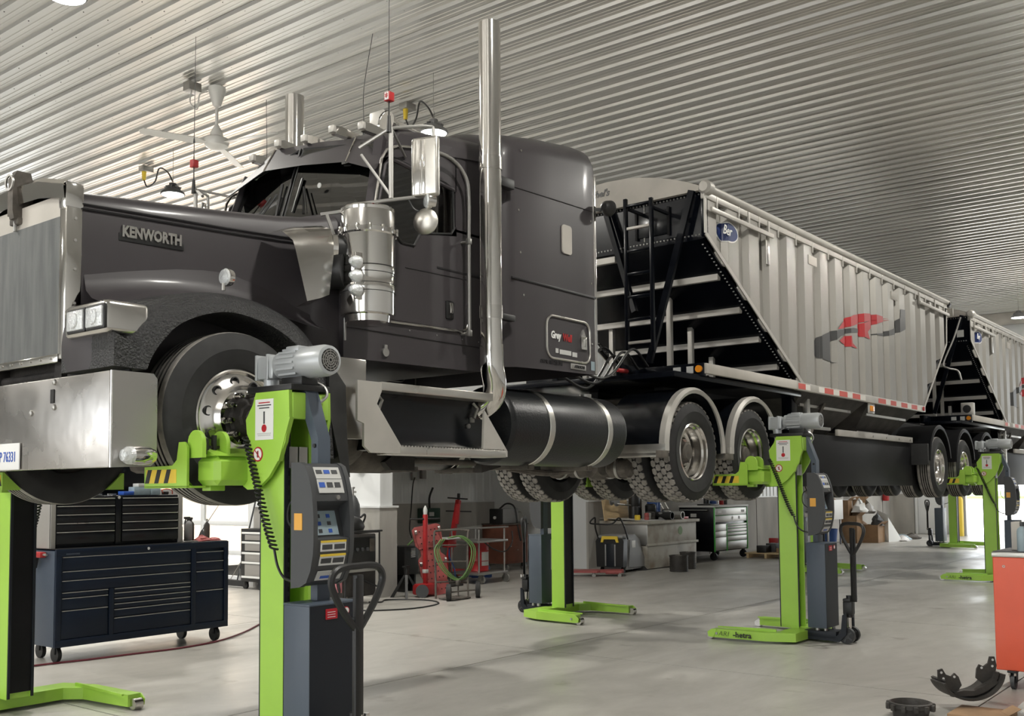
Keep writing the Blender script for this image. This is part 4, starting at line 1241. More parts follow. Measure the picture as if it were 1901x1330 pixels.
# ---------------- mirrors, antennas
for s in (-1, 1):
    def m(x, d, z): return (x, YC + s * d, z)
    mb = obj('mirror_frame', G().tube([m(4.97, .94, 4.10), m(5.06, 1.17, 4.22)], .013, 8).tube([m(5.06, 1.17, 4.22), m(5.06, 1.17, 3.71)], .017, 10)
        .tube([m(4.98, .95, 4.05), m(5.055, 1.17, 3.73)], .011, 8).tube([m(5.45, .93, 4.16), m(5.06, 1.17, 4.22)], .011, 8)
        .tube(bez([m(5.06, 1.17, 4.215), m(5.16, 1.25, 4.235), m(5.28, 1.33, 4.25), m(5.31, 1.35, 4.20), m(5.31, 1.35, 3.75)], 5), .013, 8)
        .tube([m(4.90, .95, 3.67), m(5.06, 1.17, 3.70), m(5.31, 1.35, 3.755)], .013, 8), 'steel', T)
    mr_ = Matrix.Translation(Vector(m(5.23, 1.345, 3.94))) @ Matrix.Rotation(-s * 0.30, 4, 'Z')
    obj('mirror_head', G().rbox(-.03, .03, -.105, .105, -.215, .215, .022, 3).xf(mr_), 'alu', mb)
    obj('mirror_rib', G().rbox(-.04, -.028, -.01, .01, -.20, .20, .004).rbox(-.036, -.028, .02, .085, -.2, .2, .003).xf(mr_), 'chrome', mb)
    obj('mirror_glass', G().rbox(.028, .033, -.09, .09, -.2, .2, .002).xf(mr_), 'mirror', mb)
    cm = Matrix.Translation(Vector(m(5.24, 1.33, 3.555))) @ Matrix.Rotation(-s * 0.30, 4, 'Z')
    obj('convex_mirror', G().lathe([(0.0, -.035), (.05, -.03), (.085, -.012), (.095, .0), (.095, .012), (0, .014)], (0, 0, 0), 'x', 32).xf(cm), 'alu', mb)
    lm = Matrix.Translation(Vector(m(5.25, 1.36, 3.70))) @ Matrix.Rotation(s * 0.5, 4, 'Z')
    sp = obj('spot_lamp', G().lathe([(0.055, -.02), (.058, 0.0), (.05, .04), (.02, .055), (0, .056)], (0, 0, 0), 'x', 24).xf(lm), 'chrome', mb)
    obj('lamp_lens', G().lathe([(0.054, -.02), (.045, -.03), (0, -.034)], (0, 0, 0), 'x', 24).xf(lm), 'lens', mb)
    obj('lamp_cable', G().tube(bez([m(5.16, 1.24, 3.715), m(5.2, 1.27, 3.64), m(5.26, 1.34, 3.62), m(5.3, 1.36, 3.61)], 5), .006, 6), 'plastic_black', mb)
    an = obj('radio_antenna', G().tube([m(5.04, 1.17, 4.18), m(5.04, 1.17, 4.30)], [.020, .012], 10).tube([m(5.04, 1.17, 4.3), m(5.04, 1.17, 4.5)], .006, 6).tube([m(5.04, 1.17, 4.5), m(5.045, 1.17, 5.55)], [.004, .002], 6), 'plastic_black', mb, label='long whip antenna')
    obj('antenna_spring', G().tube([m(5.04, 1.17, 4.62), m(5.04, 1.17, 4.66)], [.009, .005], 8), 'plastic_black', mb)
    cubef = obj('antenna_cube', G().rbox(5.015, 5.07, YC + s * 1.17 - .026, YC + s * 1.17 + .026, 4.405, 4.47, .005), 'red', mb, label='small red and white flag cube')
obj('flag_panel', G().box(5.012, 5.016, 5.06, 5.095, 4.41, 4.465), 'white', T, label='white face of the flag cube')
obj('maple_leaf', G().prism([(5.078, 4.42), (5.092, 4.435), (5.086, 4.44), (5.094, 4.452), (5.082, 4.45), (5.078, 4.462), (5.073, 4.45), (5.063, 4.452), (5.069, 4.44), (5.063, 4.435)], 'x', 5.0095, 5.012), 'red', T)
obj('roof_antenna', G().tube([(5.62, YC - .30, 4.5), (5.62, YC - .30, 4.60)], [.012, .008], 8).tube(bez([(5.62, YC - .30, 4.6), (5.62, YC - .30, 4.9), (5.66, YC - .36, 5.35)]), .003, 6), 'plastic_black', T)
obj('roof_antenna', G().tube([(5.6, YC + .9, 4.36), (5.6, YC + .92, 5.1)], .0025, 6), 'plastic_black', T)
# ---------------- steps, boxes, tank
for s in (-1, 1):
    def B(d0, d1): return sorted((YC + s * d0, YC + s * d1))
    obj('quarter_fender', G().rbox(4.66, 4.93, *B(1.0, 1.06), 2.0, 2.56, .01).rbox(4.64, 4.68, *B(.6, 1.07), 1.96, 2.56, .01), 'chrome_worn', T, label='polished steel quarter panel')
    stp = obj('step_box', G().rbox(4.95, 6.2, *B(.55, 1.08), 1.93, 2.38, .01), 'black_gloss', T, label='black battery box behind the steps')
    obj('upper_step', G().rbox(4.92, 6.12, *B(1.0, 1.22), 2.335, 2.395, .006), 'alu', stp)
    pl = [(4.70, 2.39), (4.90, 2.39), (4.93, 2.34), (4.93, 2.27), (4.85, 2.27), (5.10, 1.96), (5.10, 1.905), (4.82, 1.905), (4.74, 1.94), (4.70, 2.1)]
    obj('step_side_plate', G().prism([(4.70, 2.39), (4.92, 2.39), (4.93, 2.34), (4.88, 2.24), (5.12, 1.95), (5.12, 1.905), (4.82, 1.905), (4.76, 1.95), (4.76, 2.1), (4.70, 2.12)], 'y', *B(1.195, 1.215)), 'trailer_flat', stp)
    obj('step_side_plate', G().prism([(6.02, 2.26), (6.30, 1.95), (6.30, 1.905), (6.0, 1.905)], 'y', *B(1.195, 1.215)), 'trailer_flat', stp)
    obj('lower_step', G().rbox(5.10, 6.28, *B(.98, 1.22), 1.90, 1.955, .006), 'alu', stp)
    g = G()
    for k in range(36):
        g.prism([(5.115 + k * .032, 1.955), (5.128 + k * .032, 1.966), (5.141 + k * .032, 1.955)], 'y', *B(1.0, 1.215))
    o_ = obj('step_tread', g, 'alu', stp, 0)
    for x in (5.0, 6.03):
        obj('lid_latch', G().tube([(x, YC + s * 1.09, 2.32), (x + .03, YC + s * 1.11, 2.28), (x - .01, YC + s * 1.11, 2.2)], .012, 8), 'steel', stp)
        obj('latch_foot', G().rbox(x - .035, x + .01, *B(1.08, 1.1), 2.17, 2.21, .004), 'steel', stp)
    obj('box_bolt', G().cyl((5.98, YC + s * 1.08, 2.14), (5.98, YC + s * 1.095, 2.14), .018, n=12), 'steel', stp)
    ty = YC + s * .86
    ft = obj('fuel_tank', G().lathe([(0.0, 6.40), (.20, 6.405), (.30, 6.42), (.322, 6.45), (.325, 6.47), (.325, 8.10), (.322, 8.12), (.30, 8.15), (.2, 8.165), (0, 8.17)], (0, ty, 2.175), 'x', 56), 'black_tank', T, 40, label='black cylindrical fuel tank')
    for x in (6.95, 7.84):
        obj('tank_strap', G().lathe([(.326, x - .035), (.333, x - .033), (.333, x + .033), (.326, x + .035)], (0, ty, 2.175), 'x', 56, close=True), 'alu', ft)
        obj('strap_bolt', G().rbox(x - .03, x + .03, ty - .1, ty + .05, 1.815, 1.86, .006), 'grime', ft)
    obj('filler_cap', G().cyl((7.95, ty - s * .02, 2.49), (7.95, ty - s * .02, 2.535), .055, n=20), 'steel', ft)
    obj('tank_bracket', G().rbox(6.9, 7.0, *B(.42, .95), 1.82, 1.87, .006).rbox(7.79, 7.89, *B(.42, .95), 1.82, 1.87, .006), 'grime', T)
# tanks, rods and castings under the frame
obj('air_tank', G().lathe([(0, 4.9), (.09, 4.91), (.12, 4.95), (.12, 5.45), (.09, 5.5), (0, 5.51)], (0, YC - .62, 1.90), 'x', 24), 'grime', T)
obj('air_tank', G().lathe([(0, 4.72), (.17, 4.74), (.21, 4.8), (.21, 5.0), (.17, 5.06), (0, 5.07)], (0, YC - .75, 2.03), 'x', 28), 'grime', T)
obj('support_bracket', G().prism([(5.38, 1.86), (5.62, 2.0), (5.70, 2.0), (5.70, 1.80), (5.45, 1.80)], 'y', YC - .78, YC - .72), 'grime_dark', T)
obj('support_bracket', G().prism([(6.50, 1.92), (6.75, 1.92), (6.75, 1.84), (6.50, 1.79)], 'y', YC - .78, YC - .70), 'grime_dark', T)
obj('torque_rod', G().cyl((5.62, YC - .70, 1.88), (6.6, YC - .70, 1.87), .024, n=12).cyl((5.60, YC - .74, 1.88), (5.60, YC - .66, 1.88), .05, n=16), 'grime', T)
obj('transmission', G().rbox(4.9, 5.9, YC - .28, YC + .28, 1.9, 2.5, .08).cyl((5.9, YC, 2.15), (9.2, YC, 2.05), .06, n=16), 'grime_dark', T)
# drive axles
for x in (9.50, 10.87):
    g = G().cyl((x, YC - .95, 2.02), (x, YC + .95, 2.02), .09, n=20).lathe([(.0, -.28), (.18, -.24), (.27, -.1), (.27, .1), (.18, .24), (0, .28)], (x, YC, 2.02), 'y', 28).cyl((x - .35, YC, 2.06), (x, YC, 2.02), .12, n=20)
    obj('drive_axle', g, 'grime', T)
    for s in (-1, 1):
        obj('brake_drum', G().cyl((x, YC + s * .52, 2.02), (x, YC + s * .95, 2.02), .21, n=32), 'grime', T)
        for dx, zz in ((-.34, 1.86),):
            yb = YC + s * .33
            bc = obj('brake_chamber', G().lathe([(0, -.15), (.07, -.145), (.095, -.11), (.097, -.03), (.105, -.025), (.105, .0), (.097, .005), (.095, .08), (.06, .12), (0, .13)], (x + dx, yb, zz), 'x', 24), 'grime', T)
            obj('clamp_band', G().lathe([(.106, -.03), (.11, -.012), (.106, .004)], (x + dx, yb, zz), 'x', 24), 'steel', bc)
        obj('air_bag', G().cyl((x + .32, YC + s * .42, 1.98), (x + .32, YC + s * .42, 2.18), .12, n=24), 'rubber', T)
    dual(x, 2.025, T)
# brake chambers seen under the tank
for x, y in ((8.30, 5.72), (9.02, 5.72)):
    bc = obj('brake_chamber', G().lathe([(0, -.17), (.06, -.165), (.10, -.12), (.102, -.02), (.11, -.015), (.11, .01), (.102, .015), (.10, .1), (.06, .14), (0, .15)], (x, y, 1.86), 'y', 24), 'grime', T)
    obj('clamp_band', G().lathe([(.111, -.02), (.116, -.004), (.111, .012)], (x, y, 1.86), 'y', 24), 'steel', bc)
obj('spring_hanger', G().rbox(8.3, 8.9, 5.66, 5.84, 1.95, 2.2, .04), 'grime', T)
obj('crossover_pipe', G().tube(bez([(7.2, 5.75, 1.84), (7.7, 5.7, 1.80), (8.2, 5.75, 1.83), (8.7, 5.9, 1.86)]), .03, 8), 'grime', T)
# half-round drive fenders with pale edge
for x in (9.48, 10.90):
    for s in (-1, 1):
        def B(d): return YC + s * d
        n = 22
        a0, a1 = -0.06, PI + 0.06
        Rf = .63
        rings = [[(x + r * math.cos(a0 + (a1 - a0) * k / n), B(d), 2.055 + r * math.sin(a0 + (a1 - a0) * k / n)) for r, d in ((Rf, .48), (Rf, 1.17), (Rf - .012, 1.17), (Rf - .012, .48), (Rf, .48))] for k in range(n + 1)]
        ff = obj('drive_fender', G().loft(rings), 'black_gloss', T, 40, label='glossy black half-round fender')
        rings = [[(x + r * math.cos(a0 + (a1 - a0) * k / n), B(d), 2.055 + r * math.sin(a0 + (a1 - a0) * k / n)) for r, d in ((Rf + .006, 1.10), (Rf + .008, 1.165), (Rf - .02, 1.20), (Rf - .055, 1.185), (Rf - .055, 1.175), (Rf - .02, 1.18), (Rf - .005, 1.1), (Rf + .006, 1.10))] for k in range(n + 1)]
        obj('fender_edge', G().loft(rings), 'trailer_flat', ff, 40, label='pale edge trim')
        a, b = sorted((B(.5), B(1.18)))
        obj('fender_bracket', G().rbox(x - .645, x - .635, a, b, 1.985, 2.09, .003).rbox(x - .66, x - .63, a, b, 1.96, 2.0, .004), 'alu', ff)
        obj('fender_rail', G().rbox(x - .80, x - .60, *sorted((B(1.16), B(1.19))), 1.95, 2.02, .004), 'grime', ff)
# deck and fifth wheel behind the cab
obj('deck_plate', G().rbox(7.9, 8.7, YC - .46, YC + .46, 2.44, 2.47, .005), 'grime_dark', T)
obj('fifth_wheel', G().lathe([(0, 2.60), (.40, 2.60), (.46, 2.615), (.46, 2.64), (.40, 2.66), (0, 2.66)], (10.1, YC, 0), 'z', 36).rbox(9.8, 10.4, YC - .45, YC + .45, 2.44, 2.6, .03), 'grime', T)
# air lines between sleeper and trailer
for k, (z0, z1, m_) in enumerate(((3.0, 2.95, 'plastic_black'), (2.95, 2.93, 'plastic_black'), (2.9, 2.9, 'plastic_black'), (3.1, 3.0, 'plastic_black'))):
    yk = YC - .75 + k * .12
    obj('air_line', G().tube(bez([(7.72, yk, z0), (8.1, yk - .02, z0 - .25 + k * .03), (8.6, yk + .05, z0 - .22), (9.1, yk + .1, z1 + .15), (9.45, yk + .12, z1)]), .014, 8), m_, T)
obj('coupling', G().lathe([(0, -.1), (.02, -.1), (.026, -.02), (.026, .08), (.014, .1), (0, .1)], (9.15, YC - .5, 2.89), 'x', 12), 'red', T)
# ================================================================ GRAIN TRAILERS
YT = 5.05
TD = YC - YT          # half width of the trailer
def corr(x):
    """offset of the corrugated side sheet at x (0 outer rib, 0.035 recessed)"""
    u = ((x - 9.72) % 0.53)
    if u < 0.26: return 0.0
    if u < 0.30: return (u - 0.26) / 0.04 * 0.055
    if u < 0.49: return 0.055 + (u - 0.30) / 0.19 * 0.015
    return (0.53 - u) / 0.04 * 0.070
def zbot(x):
    if x < 9.77: return 4.36
    if x < 12.24: return 4.35 - (x - 9.77) * (4.35 - 2.94) / (12.24 - 9.77)
    if x < 17.15: return 2.94
    if x < 18.55: return 2.94 + (x - 17.15) * (4.12 - 2.94) / 1.40
    return 4.12
def build_trailer(label, first=True):
    t = thing('grain_trailer', label, 'trailer', (9.7, YC, 1.6), world=True)
    for s in (-1, 1):
        def Y(d): return YC + s * d
        # corrugated side, one sheet per rib
        k = 0
        x = 9.72
        while x < 18.6:
            xs = [x + d for d in (0, .26, .30, .49, .53)]
            xs = [min(q, 18.62) for q in xs]
            # extra stops where the lower edge bends
            for b in (9.77, 12.24, 17.15, 18.55):
                if xs[0] < b < xs[-1] - 1e-4: xs.append(b)
            xs = sorted(set(xs))
            lo = [(q, Y(TD - corr(q + 1e-5 if q < xs[-1] else q - 1e-5)), zbot(q)) for q in xs]
            hi = [(q, p[1], 4.78) for q, p in zip(xs, lo)]
            g = G().loft([lo, hi])
            obj('side_sheet', g, 'trailer', t, 20)
            x += .53
            k += 1
        # edge trims
        ed = [(9.72, 4.80), (9.72, 4.36), (12.26, 2.92), (17.17, 2.92), (18.57, 4.12), (18.63, 4.72)]
        for (xa, za), (xb, zb_) in zip(ed[:2], ed[1:3]):
            obj('edge_trim', G().bar((xa, Y(TD + .004), za), (xb, Y(TD + .004), zb_), .012, .05), 'trailer_flat', t)
        for (xa, za), (xb, zb_) in zip(ed[3:5], ed[4:6]):
            obj('edge_trim', G().bar((xa, Y(TD + .004), za), (xb, Y(TD + .004), zb_), .012, .04), 'trailer_flat', t)
        obj('bottom_rail', G().rbox(12.05, 17.22, *sorted((Y(TD - .04), Y(TD + .012))), 2.85, 2.95, .006), 'trailer_flat', t)
        rl = [(12.07, 12.29, 1), (12.29, 12.44, 0), (12.72, 12.91, 0), (12.91, 13.22, 1), (13.22, 13.43, 0), (13.43, 13.73, 1), (13.73, 13.92, 0), (13.92, 14.22, 1), (14.22, 14.43, 0), (14.97, 15.29, 1), (15.29, 15.5, 0), (15.5, 15.76, 1), (15.76, 15.99, 0), (15.99, 16.29, 1), (16.29, 16.49, 0), (16.49, 16.78, 1), (16.78, 17.0, 0)]
        for a, b, rd in rl:
            obj('reflective_tape', G().box(a, b, *sorted((Y(TD + .012), Y(TD + .014))), 2.865, 2.935), 'refl_red' if rd else 'refl_white', t)
        obj('tail_marker', G().cyl((17.1, Y(TD + .01), 2.9), (17.1, Y(TD + .03), 2.9), .035, n=16), 'red', t)
        # hanging side lamp
        lb = obj('lamp_bracket', G().rbox(14.62, 14.86, *sorted((Y(TD - .03), Y(TD - .01))), 2.70, 2.85, .006), 'trailer_flat', t)
        obj('side_lamp', G().rbox(14.66, 14.82, *sorted((Y(TD - .01), Y(TD + .006))), 2.73, 2.81, .008), 'amber', lb)
        # top rail and rolled tarp
        obj('top_rail', G().rbox(9.72, 18.65, *sorted((Y(TD - .05), Y(TD + .015))), 4.74, 4.82, .006), 'trailer_flat', t)
        obj('tarp_roll', G().cyl((9.74, Y(TD + .01), 4.855), (18.72, Y(TD + .01), 4.855), .045, n=16), 'trailer_flat', t)
        obj('roll_cap', G().lathe([(0, -.07), (.05, -.068), (.075, -.04), (.075, .06), (.05, .07), (.045, .1)], (9.74, Y(TD + .01), 4.855), 'x', 24), 'trailer_flat', t)
        for xx in (18.7,):
            obj('roll_end', G().lathe([(0, .12), (.03, .1), (.055, .04), (.055, -.05)], (xx, Y(TD + .01), 4.83), 'x', 16), 'plastic_black', t)
        for k in range(18):
            xx = 9.98 + k * .53
            obj('tarp_clip', G().rbox(xx - .012, xx + .012, *sorted((Y(TD), Y(TD + .02))), 4.66, 4.81, .004), 'trailer_flat', t)
        # crank rails
        for a, b in ((9.78, 11.35), (17.0, 18.62)):
            cr = obj('crank_rail', G().rbox(a, b, *sorted((Y(TD + .03), Y(TD + .06))), 4.60, 4.65, .006), 'trailer_flat', t)
            for xx in ((10.75, 11.28) if a < 10 else (17.05, 17.9)):
                obj('rail_stay', G().rbox(xx - .02, xx + .02, *sorted((Y(TD + .005), Y(TD + .03))), 4.60, 4.80, .004), 'trailer_flat', cr)
        obj('rail_bracket', G().rbox(11.22, 11.32, *sorted((Y(TD), Y(TD + .014))), 4.28, 4.62, .006), 'alu', t)
        for xx in (12.5, 15.7):
            obj('sight_plate', G().rbox(xx, xx + .28, *sorted((Y(TD - .002), Y(TD + .008))), 4.50, 4.62, .004), 'tarp', t)
        # hopper side aprons, landing gear brace, skirt
        obj('brace', G().bar((13.45, Y(1.03), 2.86), (12.45, Y(1.03), 2.02), .03, .05), 'grime', t)
        obj('landing_leg', G().rbox(12.35, 12.52, *sorted((Y(.86), Y(1.0))), 1.95, 2.85, .01), 'trailer_black', t)
        obj('post', G().rbox(12.72, 12.80, *sorted((Y(.98), Y(1.06))), 2.1, 2.86, .006), 'alu', t)
        obj('side_skirt', G().rbox(12.45, 17.35, *sorted((Y(.90), Y(.92))), 1.66, 2.36, .004), 'black', t, label='flat black side skirt')
        obj('skirt_rail', G().rbox(14.0, 17.3, *sorted((Y(.92), Y(.97))), 2.36, 2.45, .006), 'trailer_flat', t)
        for xx in (15.4, 16.0, 16.6, 17.15):
            obj('bolt', G().cyl((xx, Y(.97), 2.4), (xx, Y(.98), 2.4), .014, n=8), 'steel', t)
    # frame beams
    for s in (-1, 1):
        obj('frame_beam', G().box(10.0, 22.3, *sorted((YC + s * .38, YC + s * .5)), 2.46, 2.78), 'black', t)
    # hoppers
    for xa, xb in ((12.3, 14.7), (14.75, 17.15)):
        xm = (xa + xb) / 2
        top = [(xa, YC - 1.16, 2.9), (xb, YC - 1.16, 2.9), (xb, YC + 1.16, 2.9), (xa, YC + 1.16, 2.9)]
        bot = [(xm - .45, YC - .45, 2.12), (xm + .45, YC - .45, 2.12), (xm + .45, YC + .45, 2.12), (xm - .45, YC + .45, 2.12)]
        h = obj('hopper', G().loft([top, bot], closed=True, caps=True), 'grime_dark', t, 0)
        obj('hopper_gate', G().rbox(xm - .5, xm + .5, YC - .5, YC + .5, 2.05, 2.12, .01), 'trailer_black', h)
        obj('hopper_stiffener', G().bar((xm - .9, YC - .98, 2.72), (xm + .9, YC - .98, 2.72), .05, .05), 'alu', h)
        obj('hopper_stiffener', G().bar((xm - .7, YC - .76, 2.47), (xm + .7, YC - .76, 2.47), .05, .05), 'alu', h)
    # roof tarp, arched
    n = 12
    def arch(x, zb_, rise, d=TD):
        return [(x, YC - d + 2 * d * k / n, zb_ + rise * (1 - (2 * k / n - 1) ** 2)) for k in range(n + 1)]
    obj('roof_tarp', G().loft([arch(9.72, 4.87, .27), arch(18.66, 4.87, .27)]), 'tarp', t, 40)
    # front cap: pale lens-shaped board
    top = arch(9.715, 4.86, .285)
    pts = [(p[1], p[2]) for p in top] + [(YC + TD - .02, 4.83), (YC, 4.82), (YC - TD + .02, 4.83)]
    obj('tarp_cap', G().prism(pts, 'x', 9.70, 9.76), 'tarp', t, label='pale arched cap board over the black front')
    obj('rear_cap', G().prism([(p[1], p[2]) for p in top] + [(YC + TD, 4.1), (YC - TD, 4.1)], 'x', 18.58, 18.62), 'black', t)
    obj('rear_slope', G().prism([(17.15, 2.94), (18.57, 4.12), (18.57, 4.08), (17.18, 2.90)], 'y', YC - TD + .04, YC + TD - .04), 'black', t)
    # front wall and slope sheet (gloss black)
    fr = obj('front_wall', G().box(9.78, 9.81, YC - TD + .03, YC + TD - .03, 4.33, 4.86), 'trailer_black', t)
    def zs(x): return 4.35 - (x - 9.78) * .5709
    ss = obj('slope_sheet', G().prism([(9.78, 4.35), (12.28, zs(12.28)), (12.28, zs(12.28) - .03), (9.78, 4.32)], 'y', YC - TD + .06, YC + TD - .06), 'trailer_black', t)
    sl = math.atan(.5709)
    for xr in (9.86, 10.33, 10.86, 11.36, 11.86):
        y1 = YC - TD + .15 if xr > 9.9 else YC
        obj('sheet_rib', G().prism([(xr - .05, zs(xr) - .07), (xr + .01, zs(xr) - .07), (xr + .03, zs(xr) - .0), (xr - .05, zs(xr) - .0)], 'y', y1, YC + TD - .15), 'trailer_flat', ss)
    # rows of bolts along the near and far edge
    nb = 46
    for s in (-1, 1):
        g = G()
        for k in range(nb):
            x = 9.85 + k * (2.35 / nb)
            yb = YC + s * (TD - .10)
            g.lathe([(0.011, 0), (0.009, -.010), (0, -.012)], (x, yb, zs(x) - .03), 'z', 6)
        o = obj('bolt_row', g, 'steel', ss)
        o['kind'] = 'stuff'
    g = G()
    for k in range(52):
        y = YC - 1.1 + k * (2.2 / 51)
        for z in (4.37, 4.81):
            g.lathe([(0.012, 0), (0.009, -.008), (0, -.010)], (9.78, y, z), 'x', 6)
    o = obj('bolt_row', g, 'steel', fr)
    o['kind'] = 'stuff'
    g = G()
    for s in (-1, 1):
        for k in range(24):
            g.lathe([(0.010, 0), (0.008, -.008), (0, -.010)], (9.78, YC + s * .42, 4.40 + k * .018), 'x', 6)
    o = obj('bolt_row', g, 'steel', fr)
    o['kind'] = 'stuff'
    # inspection window
    wn = obj('inspection_window', G().rbox(9.765, 9.785, 5.52, 5.92, 4.44, 4.72, .006), 'black_gloss', fr)
    obj('window_frame', G().rbox(9.75, 9.77, 5.50, 5.53, 4.42, 4.74, .004), 'black', wn)
    obj('window_frame', G().rbox(9.75, 9.77, 5.91, 5.94, 4.42, 4.74, .004), 'black', wn)
    # corner posts of the front, diagonal braces
    for s in (-1, 1):
        obj('front_brace', G().bar((9.70, YC + s * 1.06, 4.84), (9.66, YC + s * .52, 3.02), .05, .07), 'trailer_black', t)
        obj('corner_flange', G().rbox(9.74, 9.79, *sorted((YC + s * (TD - .06), YC + s * (TD - .0))), 4.34, 4.86, .004), 'trailer_black', t)
    obj('front_brace', G().bar((9.70, YC + .05, 4.84), (9.66, YC - .35, 3.6), .05, .06), 'trailer_black', t)
    # uprights on the nose deck
    for x, y in ((10.55, 5.97), (11.06, 5.97), (11.6, 5.97), (10.3, 7.0), (10.9, 7.0)):
        zt = zs(x) - .02
        obj('upright', G().rbox(x - .03, x + .03, y - .03, y + .03, 2.95, zt, .004), 'trailer_flat', t)
    # nose deck frame
    obj('nose_beam', G().rbox(9.66, 9.72, YC - 1.18, YC - .40, 2.83, 2.97, .006), 'trailer_black', t)
    obj('nose_beam', G().rbox(9.66, 9.72, YC + .40, YC + 1.18, 2.83, 2.97, .006), 'trailer_black', t)
    obj('nose_beam', G().rbox(9.2, 9.68, YC - .46, YC - .38, 2.8, 2.97, .006).rbox(9.2, 9.68, YC + .38, YC + .46, 2.8, 2.97, .006), 'trailer_black', t)
    obj('nose_plate', G().rbox(9.1, 12.3, YC - 1.15, YC + 1.15, 2.78, 2.84, .01), 'trailer_black', t)
    for s in (-1, 1):
        a, b = sorted((YC + s * (TD - .04), YC + s * (TD + .005)))
        obj('deck_rail', G().rbox(9.68, 12.07, a, b, 2.855, 2.965, .006), 'tarp', t, label='pale aluminium deck side rail')
    obj('marker_lamp', G().cyl((9.66, 5.12, 2.905), (9.635, 5.12, 2.905), .038, n=20), 'amber', t)
    obj('sticker', G().box(9.655, 9.66, 5.19, 5.27, 2.865, 2.94), 'offwhite', t)
    obj('sticker', G().box(9.655, 9.66, 5.34, 5.43, 2.86, 2.94), 'offwhite', t)
    # rear axle group under the tail
    for x in (18.15, 19.70, 21.25):
        obj('axle', G().cyl((x, YC - .9, 1.97), (x, YC + .9, 1.97), .07, n=16), 'grime_dark', t)
        dual(x, 1.97, t, 'trailer')
        for s in (-1, 1):
            m_ = 18
            a0, a1 = .12, PI - .02
            rings = [[(x + r * math.cos(a0 + (a1 - a0) * k / m_), YC + s * d, 2.06 + r * math.sin(a0 + (a1 - a0) * k / m_)) for r, d in ((.62, .48), (.625, 1.16), (.60, 1.175), (.56, 1.17), (.56, 1.15), (.605, 1.14), (.605, .48), (.62, .48))] for k in range(m_ + 1)]
            obj('trailer_fender', G().loft(rings), 'black', t, 40)
    for s in (-1, 1):
        obj('front_flap', G().rbox(17.40, 17.47, *sorted((YC + s * .45, YC + s * 1.17)), 2.0, 2.35, .01), 'rubber', t)
        obj('valance', G().rbox(17.5, 22.0, *sorted((YC + s * .52, YC + s * .56)), 2.3, 2.75, .01), 'black', t)
    obj('coupler_plate', G().rbox(19.3, 22.3, YC - .5, YC + .5, 2.74, 2.80, .01), 'grime_dark', t)
    # side logos: vinyl that follows the ribs
    def decal(name, poly, m, parent, s=-1, dz=.006):
        """cut the outline into narrow columns lying on the corrugated sheet"""
        xs = sorted({round(p[0], 3) for p in poly} | {round(9.72 + .53 * i + d, 3) for i in range(18) for d in (0, .26, .30, .49)})
        x0, x1 = min(p[0] for p in poly), max(p[0] for p in poly)
        xs = [q for q in xs if x0 <= q <= x1]
        xx = []
        for a, b in zip(xs, xs[1:]):
            k_ = max(1, int((b - a) / .05))
            xx += [a + (b - a) * i / k_ for i in range(k_)]
        xx.append(x1)
        def spans(x):
            zz = []
            for (xa, za), (xb, zb_) in zip(poly, poly[1:] + poly[:1]):
                if (xa <= x < xb) or (xb <= x < xa):
                    zz.append(za + (zb_ - za) * (x - xa) / (xb - xa))
            zz.sort()
            return [(zz[i], zz[i + 1]) for i in range(0, len(zz) - 1, 2)]
        g = G()
        for a, b in zip(xx, xx[1:]):
            if b - a < 1e-4: continue
            ea, eb = a + (b - a) * .02, b - (b - a) * .02
            sa, sb = spans(ea), spans(eb)
            if len(sa) != len(sb):
                sm = spans((a + b) / 2)
                sa = sb = sm
            for (l0, h0), (l1, h1) in zip(sa, sb):
                ya, yb = YC + s * (TD - corr(ea) + dz), YC + s * (TD - corr(eb) + dz)
                g.add([(a, ya, l0), (b, yb, l1), (b, yb, h1), (a, ya, h0)], [(0, 1, 2, 3)])
        return obj(name, g, m, parent, 0)
    black1 = [(12.67, 3.43), (12.73, 3.52), (12.92, 3.63), (13.16, 3.70), (13.58, 3.78), (14.05, 3.86), (14.30, 3.87), (14.27, 3.82), (13.97, 3.78), (13.57, 3.69), (13.33, 3.58), (13.17, 3.47), (13.20, 3.38), (13.43, 3.31), (13.10, 3.30), (12.88, 3.32), (12.73, 3.37)]
    black2 = [(14.80, 3.86), (15.3, 3.93), (15.76, 4.05), (15.96, 4.14), (16.10, 4.27), (16.13, 4.40), (16.50, 4.43), (16.48, 4.22), (16.35, 4.11), (15.93, 3.99), (15.40, 3.89)]
    red1 = [(13.46, 3.77), (13.66, 3.90), (14.06, 4.04), (14.49, 4.12), (14.93, 4.17), (15.55, 4.18), (15.05, 4.09), (14.60, 4.02), (14.20, 3.93), (13.85, 3.84)]
    red2 = [(14.26, 3.85), (14.40, 3.96), (14.70, 4.04), (15.10, 4.11), (15.58, 4.16), (15.08, 4.05), (14.78, 3.96), (14.62, 3.87), (14.70, 3.77), (14.48, 3.78), (14.34, 3.81)]
    red3 = [(13.51, 3.62), (13.72, 3.72), (13.98, 3.74), (14.00, 3.64), (14.18, 3.58), (13.85, 3.59), (13.62, 3.59)]
    for s in (-1, 1):
        decal('side_emblem', black1, 'logo_grey', t, s)
        decal('side_emblem', black2, 'logo_grey', t, s)
        decal('side_emblem', red1, 'logo_red', t, s, .008)
        decal('side_emblem', red2, 'logo_red', t, s, .008)
        decal('side_emblem', red3, 'logo_red', t, s, .008)
    ov = [(10.27 + .205 * math.cos(2 * PI * k / 24), 4.475 + .10 * math.sin(2 * PI * k / 24)) for k in range(24)]
    decal('oval_badge', [(10.27 + .225 * math.cos(2 * PI * k / 24), 4.475 + .115 * math.sin(2 * PI * k / 24)) for k in range(24)], 'white', t, -1, .006)
    ob = decal('oval_badge', ov, 'decal_blue', t, -1, .009)
